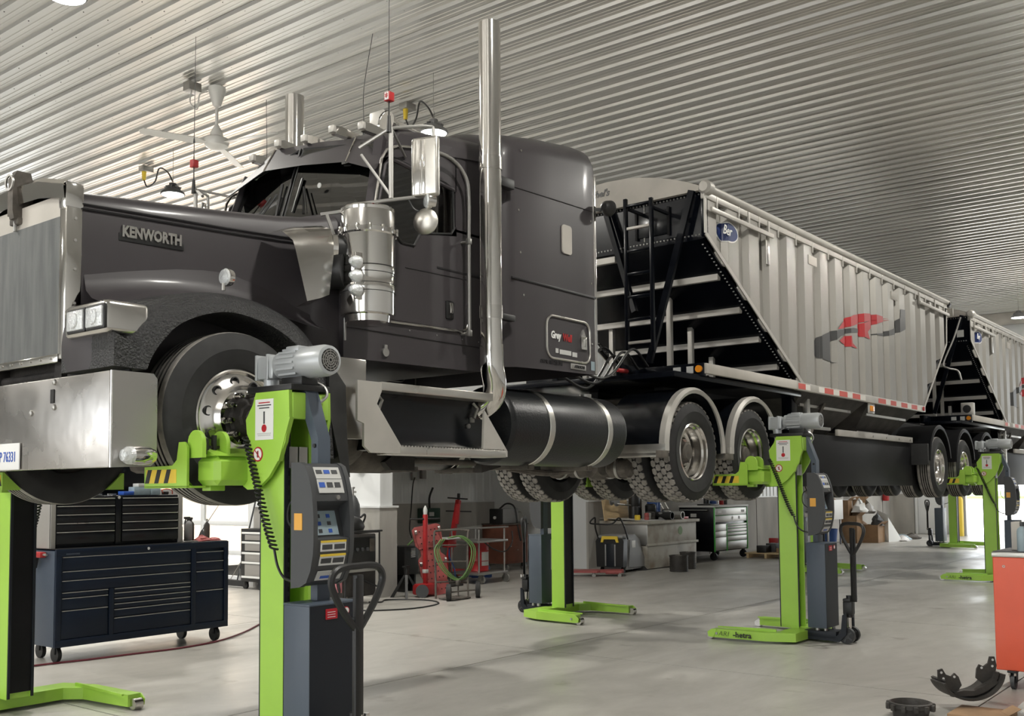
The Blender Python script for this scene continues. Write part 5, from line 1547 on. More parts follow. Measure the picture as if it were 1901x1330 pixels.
    text('badge_lettering', 'Ber', 0.15, on_near(10.21, YT - .012, 4.48), 'white', t, shear=0.35, bold=.002, xs=.95)
    return t
tr1 = build_trailer('silver hopper grain trailer coupled right behind the truck')
# ladder on the nose of the front trailer
ld = obj('ladder', G().rbox(9.38, 9.42, 5.82, 5.86, 3.14, 4.80, .004).rbox(9.38, 9.42, 5.50, 5.54, 3.10, 4.76, .004), 'trailer_black', tr1)
for k in range(7):
    z = 3.2 + k * .25
    obj('rung', G().rbox(9.38, 9.42, 5.54, 5.82, z, z + .03, .004), 'trailer_flat' if k in (0, 5) else 'trailer_black', ld)
obj('ladder_stay', G().bar((9.4, 5.52, 4.66), (9.78, 5.52, 4.66), .03, .03).bar((9.4, 5.84, 4.70), (9.78, 5.84, 4.70), .03, .03), 'trailer_black', ld)
text('maker_lettering', "Michel's", 0.11, on_front(9.694, 6.42, 5.02), 'logo_grey', tr1, shear=0.35, bold=.002)
tr2 = copy_tree(tr1)
tr2.location = (9.7 + 10.47, YC, 1.6)
tr2['label'] = 'second silver hopper trailer behind the first, at the right photo edge'
for ch in list(tr2.children):
    b = ch.name.split('.')[0]
    if b in ('ladder', 'maker_lettering', 'axle', 'trailer_fender', 'valance', 'coupler_plate', 'frame_beam', 'inner_wheel'):
        for c2 in list(ch.children):
            bpy.data.objects.remove(c2)
        bpy.data.objects.remove(ch)
    elif b == 'wheel':
        for c2 in list(ch.children):
            bpy.data.objects.remove(c2)
        bpy.data.objects.remove(ch)
OFF[0] = Vector((9.7 + 10.47, YC, 1.6))
for s in (-1, 1):
    obj('frame_beam', G().box(20.5, 28.5, *sorted((YC + s * .38, YC + s * .5)), 2.5, 2.78), 'black', tr2)
obj('work_lamp', G().rbox(20.45, 20.60, 5.12, 5.34, 2.97, 3.22, .012), 'trailer_flat', tr2)
obj('lamp_lens', G().lathe([(.075, 0), (.07, -.02), (0, -.022)], (20.45, 5.23, 3.1), 'x', 20), 'plastic_black', tr2)
obj('crank_arm', G().tube(bez([(20.12, 5.20, 4.80), (20.05, 5.32, 4.40), (20.0, 5.50, 3.95), (20.0, 5.42, 3.85), (20.1, 5.28, 3.80), (20.1, 5.22, 3.62)]), .018, 8), 'steel', tr2)
obj('placard', G().box(20.13, 20.14, 5.16, 5.28, 4.43, 4.56), 'offwhite', tr2)
OFF[0] = Vector((0, 0, 0))
# ================================================================ MOBILE COLUMN LIFTS
def teardrop(w_, h, z0, n=6):
    """handle loop in the x-z plane, point at the bottom"""
    pts = [(0.0, z0)]
    pts += [(w_ * .30, z0 + h * .38), (w_ * .47, z0 + h * .68), (w_ * .49, z0 + h * .84), (w_ * .40, z0 + h * .96), (w_ * .2, z0 + h), (0, z0 + h)]
    pts += [(-a, b) for a, b in pts[-2:0:-1]]
    return pts
def build_lift(label, group):
    t = thing('column_lift', label, 'vehicle lift', (0, 0, 0), group=group)
    plan = [(-.66, .66), (-.64, .05), (-.52, -.24), (.52, -.24), (.64, .05), (.66, .66), (.55, .66), (.50, .10), (.40, -.02), (-.40, -.02), (-.50, .10), (-.55, .66)]
    base = obj('base_frame', G().prism(plan, 'z', .025, .115), 'lime', t, 20, label='lime U-shaped base with two legs')
    for s in (-1, 1):
        obj('leg_flange', G().prism([(.10, .115), (.66, .115), (.66, .128), (.10, .142), (-.02, .142), (-.02, .115)], 'x', s * .50, s * .515), 'lime', base)
        obj('tip_roller', G().cyl((s * .57, .69, .045), (s * .64, .69, .045), .043, n=18), 'chrome_worn', base)
        obj('roller_fork', G().prism([(.64, .025), (.70, .03), (.71, .08), (.66, .115), (.60, .115)], 'x', s * .655, s * .665), 'lime', base)
        obj('roller_bolt', G().cyl((s * .665, .60, .07), (s * .672, .60, .07), .014, n=10), 'steel', base)
    mt = Matrix.Translation((-.668, .36, .070)) @ Matrix.Rotation(-PI / 2 + .033, 4, 'Z') @ Matrix.Rotation(PI / 2, 4, 'X')
    text('maker_lettering', 'ARI', .075, mt @ Matrix.Translation((-.155, 0, 0)), 'plastic_black', base, bold=-.0015, shear=.2, ext=.001, xs=1.1)
    text('maker_lettering', '-hetra', .082, mt @ Matrix.Translation((.06, 0, 0)), 'plastic_black', base, bold=.002, ext=.001, xs=1.05)
    # column: lime U channel, dark front cover, toothed rack
    po = obj('column', G().box(-.10, -.078, -.10, .10, .115, 2.2).box(.078, .10, -.10, .10, .115, 2.2).box(-.078, .078, .055, .085, .115, 2.2), 'lime', t, 20, label='lime channel column')
    obj('front_cover', G().box(-.09, .09, .085, .102, .16, 2.15), 'black', po)
    for sx_ in (-1, 1): obj('cover_edge', G().box(*sorted((sx_ * .080, sx_ * .0985)), .100, .112, .12, 2.18), 'slate_dark', po)
    rk = obj('safety_rack', G().box(-.078, -.050, -.095, -.08, .15, 2.15), 'black', po)
    obj('rack_edge', G().box(-.098, -.074, -.106, -.100, .13, 2.2), 'slate_dark', po)
    for k in range(36):
        z = .2 + k * .054
        obj('rack_slot', G().box(-.070, -.058, -.099, -.095, z, z + .024), 'plastic_black', rk, 0)
    # moving head with side plates
    pg = [(.09, 2.21), (-.20, 2.21), (-.205, 2.05), (-.17, 1.92), (-.11, 1.82), (-.03, 1.73), (.07, 1.665), (.16, 1.66), (.20, 1.68), (.20, 1.83), (.135, 1.93), (.17, 1.98), (.18, 2.06), (.12, 2.14)]
    hd = obj('lifting_head', G().prism(pg, 'x', -.15, -.128).prism(pg, 'x', .128, .15).rbox(-.128, .128, -.21, -.17, 2.05, 2.2, .008).box(-.128, .128, .10, .16, 1.70, 1.80), 'lime', t, 25, label='lime carriage side plates')
    obj('head_rim', G().bar((-.139, -.205, 2.06), (-.139, -.11, 1.82), .03, .02), 'lime', hd)
    obj('warning_label', G().box(-.153, -.150, -.07, .09, 1.94, 2.17), 'white', hd)
    for z, w_, m_ in ((2.15, .10, 'red_sign'), (2.135, .12, 'plastic'), (2.12, .09, 'plastic'), (1.975, .12, 'offwhite'), (1.965, .11, 'offwhite')):
        obj('label_line', G().box(-.1545, -.153, .01 - w_ / 2, .01 + w_ / 2, z - .003, z + .003), m_, hd, 0)
    obj('label_figure', G().box(-.1545, -.153, .004, .016, 2.03, 2.10), 'plastic', hd, 0)
    obj('label_disc', G().cyl((-.153, .01, 2.005), (-.1545, .01, 2.005), .022, n=16), 'red_sign', hd)
    no = obj('prohibition_sign', G().cyl((-.150, .065, 1.86), (-.153, .065, 1.86), .042, n=24), 'red_sign', hd)
    obj('sign_face', G().cyl((-.153, .065, 1.86), (-.1545, .065, 1.86), .034, n=24), 'white', no)
    obj('sign_bar', G().bar((-.155, .09, 1.885), (-.155, .04, 1.835), .007, .003).bar((-.155, .06, 1.88), (-.155, .06, 1.84), .006, .002), 'red_sign', no)
    obj('sign_figure', G().box(-.156, -.1545, .062, .07, 1.842, 1.878), 'plastic', no)
    obj('slide_block', G().box(-.07, -.01, -.11, -.09, 1.78, 1.90).box(0, .06, -.11, -.09, 1.78, 1.90), 'steel', hd)
    # cross beam with wheel forks
    fk = obj('fork_beam', G().rbox(-.36, .36, .16, .36, 1.685, 1.85, .03, 1).prism([(.16, 1.85), (.30, 1.90), (.34, 1.90), (.36, 1.85)], 'x', -.36, .36), 'lime', t, 25, label='lime fork cross beam')
    for s in (-1, 1):
        tn = obj('wheel_fork', G().prism([(.30, 1.675), (.72, 1.675), (.72, 1.795), (.44, 1.80), (.40, 1.83), (.38, 1.93), (.33, 1.93), (.30, 1.9)], 'x', *sorted((s * .44, s * .455)))
                 .box(*sorted((s * .33, s * .455)), .30, .72, 1.672, 1.684)
                 .add([(s * .33, .42, 1.684), (s * .44, .42, 1.79), (s * .44, .72, 1.79), (s * .33, .72, 1.684), (s * .44, .42, 1.684), (s * .44, .72, 1.684)], [(0, 1, 2, 3), (0, 4, 1), (3, 2, 5), (0, 3, 5, 4)]), 'lime', fk, 25)
        yb = obj('hazard_sticker', G().box(*sorted((s * .455, s * .457)), .40, .70, 1.70, 1.778), 'yellow', fk)
        for k in range(3):
            y0 = .445 + k * .095
            g = G().prism([(y0 + .035, 1.70), (y0 + .075, 1.70), (y0 + .045, 1.778), (y0 + .005, 1.778)], 'x', *sorted((s * .457, s * .4585)))
            obj('hazard_stripe', g, 'plastic_black', fk, 0)
        ln = [(.36 + .07 * math.cos(a), 1.92 + .075 * math.sin(a)) for a in [PI * k / 10 for k in range(11)]] + [(.29, 1.84), (.43, 1.84)]
        obj('locking_lug', G().prism([(y - .09, z) for y, z in ln], 'x', *sorted((s * .40, s * .425))).prism([(y - .09, z) for y, z in ln], 'x', *sorted((s * .24, s * .265))), 'lime', fk, 30)
        obj('locking_pin', G().cyl((s * .30, .27, 1.80), (s * .30, .27, 1.97), .016, n=10).cyl((s * .36, .27, 1.86), (s * .36, .27, 1.95), .022, n=10).box(*sorted((s * .265, s * .40)), .265, .275, 1.895, 1.91), 'plastic_black', fk)
        obj('fork_step', G().rbox(*sorted((s * .2, s * .3)), .30, .38, 1.655, 1.69, .004), 'lime', fk)
    # drive motor
    obj('top_plate', G().rbox(-.15, .13, -.22, .17, 2.21, 2.245, .005), 'plastic_black', t)
    mo = obj('gear_motor', G().lathe([(.05, .06), (.078, .04), (.082, 0.0), (.082, -.16), (.088, -.165), (.09, -.18), (.09, -.33), (.082, -.365), (.066, -.37)], (0, 0, 2.375), 'y', 32), 'motor', t, 35, label='silver-grey geared electric motor')
    obj('gearbox', G().rbox(-.05, .05, .07, .23, 2.30, 2.435, .012).rbox(-.06, .06, .10, .12, 2.295, 2.445, .004).rbox(-.06, .06, .20, .22, 2.295, 2.445, .004).cyl((0, .14, 2.245), (0, .14, 2.31), .045, n=20), 'motor', mo)
    g = G()
    for k in range(16):
        a = 2 * PI * k / 16
        c_, s_ = math.cos(a), math.sin(a)
        g.bar((.088 * c_, 0.0, 2.375 + .088 * s_), (.088 * c_, -.15, 2.375 + .088 * s_), .005, .012)
    obj('cooling_fins', g, 'motor', mo, 0, kind='stuff')
    obj('terminal_box', G().rbox(-.045, .045, -.15, -.04, 2.44, 2.475, .008), 'motor', mo)
    g = G()
    for r in (.012, .026, .040, .054):
        g.lathe([(r - .003, -.371), (r + .003, -.371), (r + .003, -.374), (r - .003, -.374)], (0, 0, 2.375), 'y', 24, close=True)
    for k in range(12):
        a = 2 * PI * k / 12
        g.bar((.01 * math.cos(a), -.372, 2.375 + .01 * math.sin(a)), (.062 * math.cos(a), -.372, 2.375 + .062 * math.sin(a)), .003, .004)
    obj('fan_guard', g, 'steel', mo, 0, kind='stuff')
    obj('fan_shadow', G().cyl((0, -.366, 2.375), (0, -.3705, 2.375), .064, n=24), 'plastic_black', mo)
    obj('motor_foot', G().rbox(-.06, .06, -.2, -.02, 2.245, 2.295, .006), 'plastic_black', mo)
    obj('motor_cable', G().tube(bez([(.03, -.10, 2.29), (.09, -.2, 2.25), (.09, -.24, 2.19), (.04, -.22, 2.14)]), .009, 6), 'steel', mo)
    # mast and control panel
    ms = [(-.13, 2.23), (-.16, 2.16), (-.26, 1.93), (-.26, 1.05), (-.315, 1.05), (-.315, 1.94), (-.22, 2.19), (-.20, 2.23)]
    obj('mast', G().prism(ms, 'x', -.04, .05), 'slate', t, 25, label='slate-blue cranked mast')
    obj('mast_bolt', G().cyl((-.04, -.19, 2.15), (-.048, -.19, 2.15), .012, n=10).cyl((-.04, -.29, 1.9), (-.048, -.29, 1.9), .012, n=10), 'plastic_black', t)
    cpf = [(-.265, 1.80), (-.34, 1.80), (-.375, 1.78), (-.405, 1.72), (-.43, 1.63), (-.435, 1.595), (-.375, 1.57), (-.355, 1.55), (-.40, 1.40), (-.445, 1.39), (-.44, 1.31), (-.42, 1.23), (-.39, 1.165), (-.34, 1.14), (-.265, 1.13)]
    cp = obj('control_panel', G().prism(cpf, 'x', -.17, .09), 'plastic', t, 30, label='curved dark grey control panel')
    out = [(-.265, 1.805), (-.34, 1.805), (-.38, 1.785), (-.41, 1.725), (-.437, 1.63), (-.45, 1.5), (-.45, 1.38), (-.445, 1.31), (-.425, 1.225), (-.39, 1.16), (-.34, 1.135), (-.265, 1.125)]
    obj('panel_cheek', G().prism(out, 'x', -.185, -.155).prism(out, 'x', .075, .105), 'plastic', cp, 30)
    def lab(y0, z0, y1, z1, x0, x1, m_, name='panel_label', e=.003):
        d = Vector((y1 - y0, z1 - z0)).normalized()
        nn = Vector((d.y, -d.x)) * e
        if nn.x > 0: nn = -nn
        g_ = G().add([(x0, y0 + nn.x, z0 + nn.y), (x1, y0 + nn.x, z0 + nn.y), (x1, y1 + nn.x, z1 + nn.y), (x0, y1 + nn.x, z1 + nn.y),
                      (x0, y0, z0), (x1, y0, z0), (x1, y1, z1), (x0, y1, z1)], [(0, 1, 2, 3), (0, 4, 5, 1), (1, 5, 6, 2), (2, 6, 7, 3), (3, 7, 4, 0)])
        return obj(name, g_, m_, cp, 0)
    lab(-.376, 1.778, -.405, 1.715, -.13, .05, 'offwhite')
    lab(-.406, 1.712, -.43, 1.638, -.13, .05, 'offwhite')
    for i_ in range(3):
        lab(-.3835, 1.762 - 0, -.3935, 1.742, -.12 + i_ * .055, -.08 + i_ * .055, 'plastic' if i_ != 1 else 'blue_sticker', e=.005)
        lab(-.411, 1.695, -.421, 1.668, -.12 + i_ * .055, -.08 + i_ * .055, 'blue_sticker' if i_ == 0 else 'plastic', e=.005)
    lab(-.358, 1.54, -.398, 1.41, -.12, .04, 'light_blue')
    for i_ in range(3):
        for j_ in range(2):
            y_ = -.364 - .012 * i_
            z_ = 1.522 - .04 * i_
            lab(y_, z_, y_ - .006, z_ - .02, -.10 + j_ * .07, -.075 + j_ * .07, 'blue_sticker' if (i_ + j_) % 2 else 'plastic', e=.005)
    lab(-.4445, 1.378, -.441, 1.325, -.13, .05, 'white')
    lab(-.4445, 1.383, -.444, 1.372, -.13, .05, 'yellow', e=.005)
    lab(-.440, 1.305, -.424, 1.25, -.13, .05, 'white')
    lab(-.440, 1.310, -.439, 1.298, -.13, .05, 'yellow', e=.005)
    lab(-.4435, 1.362, -.4425, 1.335, -.12, -.05, 'plastic', e=.005)
    lab(-.4435, 1.362, -.4425, 1.335, -.035, .04, 'plastic', e=.005)
    lab(-.436, 1.288, -.429, 1.262, -.12, -.05, 'plastic', e=.005)
    lab(-.436, 1.288, -.429, 1.262, -.035, .04, 'plastic', e=.005)
    lab(-.42, 1.22, -.39, 1.17, -.13, .05, 'offwhite')
    lab(-.404, 1.195, -.395, 1.18, -.10, .0, 'blue_sticker', e=.005)
    obj('orange_label', G().box(-.188, -.185, -.36, -.295, 1.44, 1.53), 'orange_sticker', cp)
    obj('key_switch', G().cyl((.0, -.425, 1.615), (.0, -.44, 1.615), .013, n=12), 'steel', cp)
    obj('emergency_cable', G().tube(bez([(-.1, -.24, 1.62), (-.14, -.2, 1.58), (-.15, -.2, 1.48), (-.1, -.24, 1.42)]), .005, 6), 'plastic_black', cp)
    # coiled cord
    path = bez([(-.155, .17, 1.96), (-.16, .10, 1.80), (-.165, .02, 1.60), (-.165, -.04, 1.45), (-.165, -.10, 1.33)], 10)
    L = [0]
    for a, b in zip(path, path[1:]): L.append(L[-1] + (b - a).length)
    turns, m_ = 27, 27 * 10
    coil = []
    for k in range(m_ + 1):
        u = L[-1] * k / m_
        i_ = 0
        while i_ < len(L) - 2 and L[i_ + 1] < u: i_ += 1
        f = (u - L[i_]) / max(1e-6, (L[i_ + 1] - L[i_]))
        p = path[i_].lerp(path[i_ + 1], f)
        a = 2 * PI * turns * k / m_
        coil.append(p + Vector((math.cos(a), .95 * math.sin(a), .25 * math.sin(a))) * .021)
    obj('coiled_cord', G().tube(coil, .0065, 5), 'plastic_black', t)
    obj('straight_cord', G().tube(bez([(-.165, -.10, 1.33), (-.165, -.13, 1.24), (-.17, -.19, 1.18), (-.17, -.27, 1.16)]), .008, 6), 'plastic_black', t)
    # power unit box
    bx = obj('power_box', G().rbox(-.22, .12, -.46, -.25, .15, 1.045, .008), 'slate', t, 25, label='slate-blue power unit box')
    obj('box_back_shade', G().box(-.219, .119, -.4625, -.46, .155, 1.04), 'slate_dark', bx)  # dark sheet over the back face; the shade there is painted on
    obj('box_lid', G().rbox(-.222, .122, -.463, -.248, 1.04, 1.052, .004), 'slate', bx)
    obj('red_label', G().box(-.11, -.03, -.4665, -.4625, .965, 1.02), 'red_sign', bx)
    for k in range(3):
        obj('label_line', G().box(-.10, -.045, -.4675, -.4665, .975 + k * .013, .978 + k * .013), 'white', bx, 0)
    rs = obj('round_sign', G().cyl((.035, -.4625, 1.0), (.035, -.466, 1.0), .022, n=20), 'red_sign', bx)
    obj('sign_face', G().cyl((.035, -.466, 1.0), (.035, -.467, 1.0), .017, n=20), 'white', rs)
    obj('rear_labels', G().box(-.15, -.09, -.2505, -.248, .58, .98), 'white', bx)
    # jack: arm, hinge, steer wheels, pump handle
    obj('jack_arm', G().prism([(-.10, .06), (-.52, .05), (-.60, .12), (-.62, .30), (-.66, .33), (-.66, .28), (-.66, .10), (-.58, .02), (-.10, .03)], 'x', -.20, -.17).prism([(-.10, .06), (-.52, .05), (-.60, .12), (-.62, .30), (-.66, .33), (-.66, .28), (-.66, .10), (-.58, .02), (-.10, .03)], 'x', .02, .05)
        .rbox(-.20, .05, -.55, -.20, .05, .12, .006), 'slate_dark', t, 25)
    for x in (-.15, .08):
        obj('box_foot', G().cyl((x, -.33, .115), (x, -.33, .155), .025, n=12).cyl((x, -.42, .115), (x, -.42, .155), .02, n=12), 'steel', t)
    jk = obj('jack_body', G().rbox(-.13, -.03, -.70, -.60, .30, .44, .012).cyl((-.08, -.66, .27), (-.08, -.66, .50), .035, n=16).rbox(-.15, -.01, -.69, -.61, .44, .47, .006), 'plastic_black', t)
    obj('jack_ram', G().cyl((-.08, -.65, .09), (-.08, -.65, .30), .024, n=16), 'chrome', jk)
    for x in (-.105, -.055):
        obj('hinge_pin', G().cyl((x, -.72, .46), (x, -.72, .50), .016, n=10), 'chrome_worn', jk)
    for x in (-.15, -.01):
        w_ = obj('steer_wheel', G().cyl((x - .022, -.65, .085), (x + .022, -.65, .085), .085, n=28), 'plastic_black', jk)
        obj('wheel_hub', G().cyl((x - .026, -.65, .085), (x + .026, -.65, .085), .03, n=14), 'plastic', jk)
        for k in range(5):
            a = 2 * PI * k / 5
            obj('wheel_spoke', G().box(-.026, .026, .02, .068, -.008, .008).xf(Matrix.Translation((x, -.65, .085)) @ Matrix.Rotation(a, 4, 'X')), 'plastic', jk, 0)
        g = G().rbox(-.03, .03, -.012, .012, .44, 1.0, .003)
    g.tube([(-.028, -.012, .44), (-.028, -.012, 1.2)], .009, 6)
    g.rbox(-.022, .030, -.016, .016, .46, 1.215, .005)
    td = teardrop(.40, .34, .92)
    loop = bez([(a, 0, b) for a, b in td + [td[0]]], 4)
    g.tube(loop[:-1], .019, 8, closed=True)
    ph = obj('pump_handle', g, 'plastic_black', t, 35, label='black loop pump handle')
    ph.location = (-.12, -.72, 0)
    ph.rotation_euler = (0, 0, .1)
    return t
L1 = build_lift('nearest lime column lift under the truck front wheel', 'lime column lifts under the wheels')
L1.location = (3.80, 4.66, 0)
def place(label, x, y, rz, hr=None, only=None):
    c = copy_tree(L1)
    c.location = (x, y, 0)
    c.rotation_euler = (0, 0, rz)
    c['label'] = label
    for ch in c.children:
        if hr is not None and ch.name.startswith('pump_handle'):
            ch.rotation_euler = (0, 0, hr)
            ch.scale = (.85, 1, 1)
    return c
place('lime column lift cut by the left photo edge, left of the navy chest', 3.80, 7.84, PI)
place('lime column lift beside the rear drive wheel, with blue-grey box and jack handle', 10.85, 4.65, 0, 1.1)
place('far lime column lift standing left of the floor sweeper, seen from its fork side', 10.95, 7.85, PI, .5)
place('lime column lift behind the orange cabinet, under the trailer wheels', 19.42, 4.62, 0, .9)
place('far lime column lift whose feet show between the jack handle and box pile', 19.55, 7.85, PI, 1.0)
place('distant lime column lift beside the yellow bollard at the bright doorway', 29.2, 7.9, PI, .6)
# ================================================================ SHOP FURNITURE
def caster(parent, x, y, z0, r=.075, m='plastic_black', fork='plastic_black'):
    w_ = obj('caster', G().cyl((x - .02, y, r), (x + .02, y, r), r, n=20), m, parent)
    obj('caster_fork', G().rbox(x - .032, x - .024, y - .03, y + .03, r, z0, .003).rbox(x + .024, x + .032, y - .03, y + .03, r, z0, .003).rbox(x - .045, x + .045, y - .045, y + .045, z0 - .008, z0, .003), fork, w_)
    return w_
def bottle(x, y, z, h, r, m, cap, label, cat='bottle', spray=False, group=None, tilt=None):
    t = thing('spray_bottle' if spray else 'bottle', label, cat, (x, y, z), world=True, group=group)
    obj('body', G().lathe([(0, 0), (r * .95, 0), (r, .01), (r, h * .68), (r * .85, h * .76), (r * .35, h * .84), (r * .33, h * .86)], (x, y, z), 'z', 16), m, t)
    if spray:
        obj('trigger_head', G().rbox(x - .05, x + .022, y - .014, y + .014, z + h * .9, z + h, .006).bar((x - .03, y, z + h * .9), (x - .045, y, z + h * .72), .012, .01).cyl((x, y, z + h * .84), (x, y, z + h * .9), .016, n=10), cap, t)
    else:
        obj('cap', G().cyl((x, y, z + h * .85), (x, y, z + h), r * .4, n=12), cap, t)
    return t
# ---------------- navy tool chest
x0, x1, y0, y1 = 5.06, 7.05, 9.65, 10.28
tc = thing('tool_chest', 'long navy blue rolling tool chest with many drawers', 'tool chest', (x0, y0, 0), world=True)
obj('cabinet', G().rbox(x0, x1, y0 + .02, y1, .16, 1.09, .006), 'navy', tc)
obj('side_panel', G().rbox(x0 - .006, x0 + .004, y0 + .01, y1, .16, 1.085, .003), 'navy_side', tc, label='navy end panel with the light on it put into its colour')
g = G().rbox(x0, x1, y0 - .01, y0 + .02, 1.03, 1.10, .005).rbox(x0, x1, y0 - .01, y0 + .02, .16, .225, .005)
obj('front_rail', G().rbox(x0, x1, y0 - .01, y0 + .02, 1.03, 1.10, .005), 'navy', tc)
obj('front_rail', G().rbox(x0, x1, y0 - .01, y0 + .02, .155, .225, .005), 'navy', tc)
for a, b in ((x0, x0 + .06), (x1 - .055, x1), (6.575, 6.63)):
    obj('front_stile', G().rbox(a, b, y0 - .01, y0 + .02, .22, 1.04, .005), 'navy', tc)
obj('front_stile', G().rbox(5.62, 5.67, y0 - .01, y0 + .02, .22, .685, .005), 'navy', tc)
obj('top_mat', G().rbox(x0 + .01, x1 - .01, y0, y1 - .01, 1.098, 1.106, .003), 'plastic_black', tc)
def drawer(a, b, c_, d_, par, y, m='navy', hm='steel'):
    d = obj('drawer', G().rbox(a + .005, b - .005, y, y + .02, c_ + .004, d_ - .004, .004), m, par)
    obj('drawer_pull', G().rbox(a + .01, b - .01, y - .008, y + .002, d_ - .013, d_ - .004, .002), hm, d)
for c_, d_ in ((.89, 1.03), (.80, .89), (.685, .80)): drawer(5.12, 6.575, c_, d_, tc, y0)
for c_, d_ in ((.63, .685), (.51, .63), (.225, .51)): drawer(5.12, 5.62, c_, d_, tc, y0)
for c_, d_ in ((.64, .685), (.585, .64), (.53, .585), (.475, .53), (.39, .475), (.225, .39)): drawer(5.67, 6.575, c_, d_, tc, y0)
for c_, d_ in ((.895, 1.0), (.79, .895), (.58, .79), (.225, .58)): drawer(6.63, 6.995, c_, d_, tc, y0)
obj('lock', G().cyl((6.05, y0 - .01, 1.066), (6.05, y0 - .018, 1.066), .015, n=14), 'chrome', tc)
obj('maker_script', G().box(5.16, 5.30, y0 - .0115, y0 - .010, 1.045, 1.06), 'navy_side', tc)
for x, y in ((5.15, 9.78), (6.95, 9.75), (6.82, 10.18), (5.2, 10.18)): caster(tc, x, y, .16)
# black top chest
hx0, hx1, hy0, hy1 = 5.05, 6.52, 9.74, 10.2
hc = thing('top_chest', 'black top chest with grey ends standing on the navy tool chest', 'tool chest', (hx0, hy0, 1.106), world=True)
obj('cabinet', G().rbox(hx0 + .01, hx1 - .01, hy0 + .02, hy1, 1.107, 1.62, .004), 'black_gloss', hc)
for a, b in ((hx0, hx0 + .012), (hx1 - .012, hx1)):
    obj('end_panel', G().rbox(a, b, hy0, hy1, 1.107, 1.68, .004), 'grey_side', hc)
obj('end_trim', G().rbox(hx1 - .05, hx1, hy0 - .004, hy0 + .02, 1.107, 1.66, .004), 'grey_side', hc)
obj('end_trim', G().rbox(hx0, hx0 + .05, hy0 - .004, hy0 + .02, 1.107, 1.66, .004), 'grey_side', hc)
obj('open_lid', G().rbox(hx0, hx1, hy1 - .02, hy1, 1.62, 2.0, .004), 'black_gloss', hc)
for a, b in ((hx0 + .05, 5.73), (5.80, hx1 - .05)):
    zz = [1.14, 1.27, 1.355, 1.44, 1.525, 1.60]
    for c_, d_ in zip(zz, zz[1:]):
        drawer(a, b, c_, d_, hc, hy0 - .004, 'black_gloss', 'alu')
obj('lock', G().cyl((5.765, hy0 + .01, 1.60), (5.765, hy0 - .012, 1.60), .016, n=14), 'chrome', hc)
obj('divider', G().rbox(5.735, 5.795, hy0 - .002, hy0 + .02, 1.12, 1.6, .003), 'black_gloss', hc)
# things on the chests
bottle(6.62, 9.95, 1.106, .22, .04, 'grey_plastic', 'plastic', 'grey spray bottle leftmost of the bottles on the navy chest', spray=True)
bottle(6.70, 9.90, 1.106, .27, .045, 'grey_plastic', 'plastic', 'taller grey spray bottle in the middle of the navy chest bottles', spray=True)
bottle(6.78, 9.97, 1.106, .26, .04, 'grime', 'plastic', 'brown-grey spray bottle second from the right on the navy chest', spray=True)
bottle(6.93, 9.88, 1.106, .24, .033, 'grime', 'offwhite', 'slim brown oil bottle rightmost on the navy tool chest')
t = thing('screwdriver', 'upright red screwdriver by the right end of the black top chest', 'screwdriver', (6.555, 9.85, 1.106), world=True)
obj('handle', G().cyl((6.555, 9.85, 1.24), (6.555, 9.85, 1.40), .012, n=10), 'red_worn', t)
obj('blade', G().cyl((6.555, 9.85, 1.106), (6.555, 9.85, 1.24), .004, n=6), 'steel', t)
t = thing('oil_can', 'small dark oil can with a long thin slanting spout on the navy chest', 'oil can', (6.84, 9.84, 1.106), world=True)
obj('body', G().lathe([(0, 0), (.035, 0), (.035, .06), (.02, .1), (.008, .12)], (6.84, 9.84, 1.106), 'z', 14), 'plastic', t)
obj('spout', G().cyl((6.84, 9.84, 1.22), (7.03, 9.80, 1.50), .005, .003, 6), 'plastic', t)
def crumple(cx_, cy_, z, rx, ry, h, n=12, seed=1):
    rnd = random.Random(seed)
    g = G()
    rings = []
    for i in range(7):
        f = i / 6
        rr = math.cos(f * PI / 2) ** .7
        rings.append([(cx_ + rx * rr * math.cos(2 * PI * j / n) * (1 + .25 * rnd.uniform(-1, 1)), cy_ + ry * rr * math.sin(2 * PI * j / n) * (1 + .25 * rnd.uniform(-1, 1)), z + h * f * (1 + .25 * rnd.uniform(-1, 1)) if i else z) for j in range(n)])
    g.loft(rings, closed=True, caps=True)
    return g
solo('shop_rag', crumple(6.78, 9.76, 1.107, .10, .06, .06, seed=3), 'red_worn', 'crumpled red rag at the front of the navy chest top', 'rag', smooth=50)
solo('shop_rag', crumple(6.93, 9.75, 1.107, .09, .05, .035, seed=5), 'red_worn', 'flat dark red rag right of the crumpled rag on the navy chest', 'rag', smooth=50)
solo('flat_tool', G().rbox(6.50, 6.68, 9.68, 9.72, 1.107, 1.118, .003), 'steel', 'flat steel tool lying on the navy chest edge', 'tool')
for i, (a, b, h, m_, lb_) in enumerate(((6.0, 6.19, .085, 'light_blue', 'pale blue glove box lying on the top chest'), (6.05, 6.16, .035, 'offwhite', 'white packet on top of the pale blue glove boxes'), (6.20, 6.31, .075, 'light_blue', 'grey-blue box right of the glove box on the top chest'), (5.88, 6.0, .04, 'blue_sticker', 'flat blue and red leaflet pack on the top chest'))):
    z = 1.622 + (.087 if i == 1 else 0)
    solo('small_box', G().rbox(a, b, 9.84, 9.95, z, z + h, .004), m_, lb_, 'box')
for i, (a, lb_) in enumerate(((5.52, 'bare steel socket set pieces at the left on the top chest'), (5.68, 'small yellow-tipped hand tools in the middle of the top chest'))):
    g = G()
    for k in range(4): g.bar((a + k * .03, 9.8 + .02 * k, 1.632), (a + .05 + k * .03, 9.86 + .01 * k, 1.632), .012, .012)
    solo('hand_tools', g, 'steel', lb_, 'tools', kind='stuff')
t = thing('cable_tester', 'black tester with an orange lead on the right of the top chest', 'tester', (6.40, 9.88, 1.622), world=True)
obj('body', G().rbox(6.36, 6.43, 9.86, 9.90, 1.622, 1.66, .01), 'plastic_black', t)
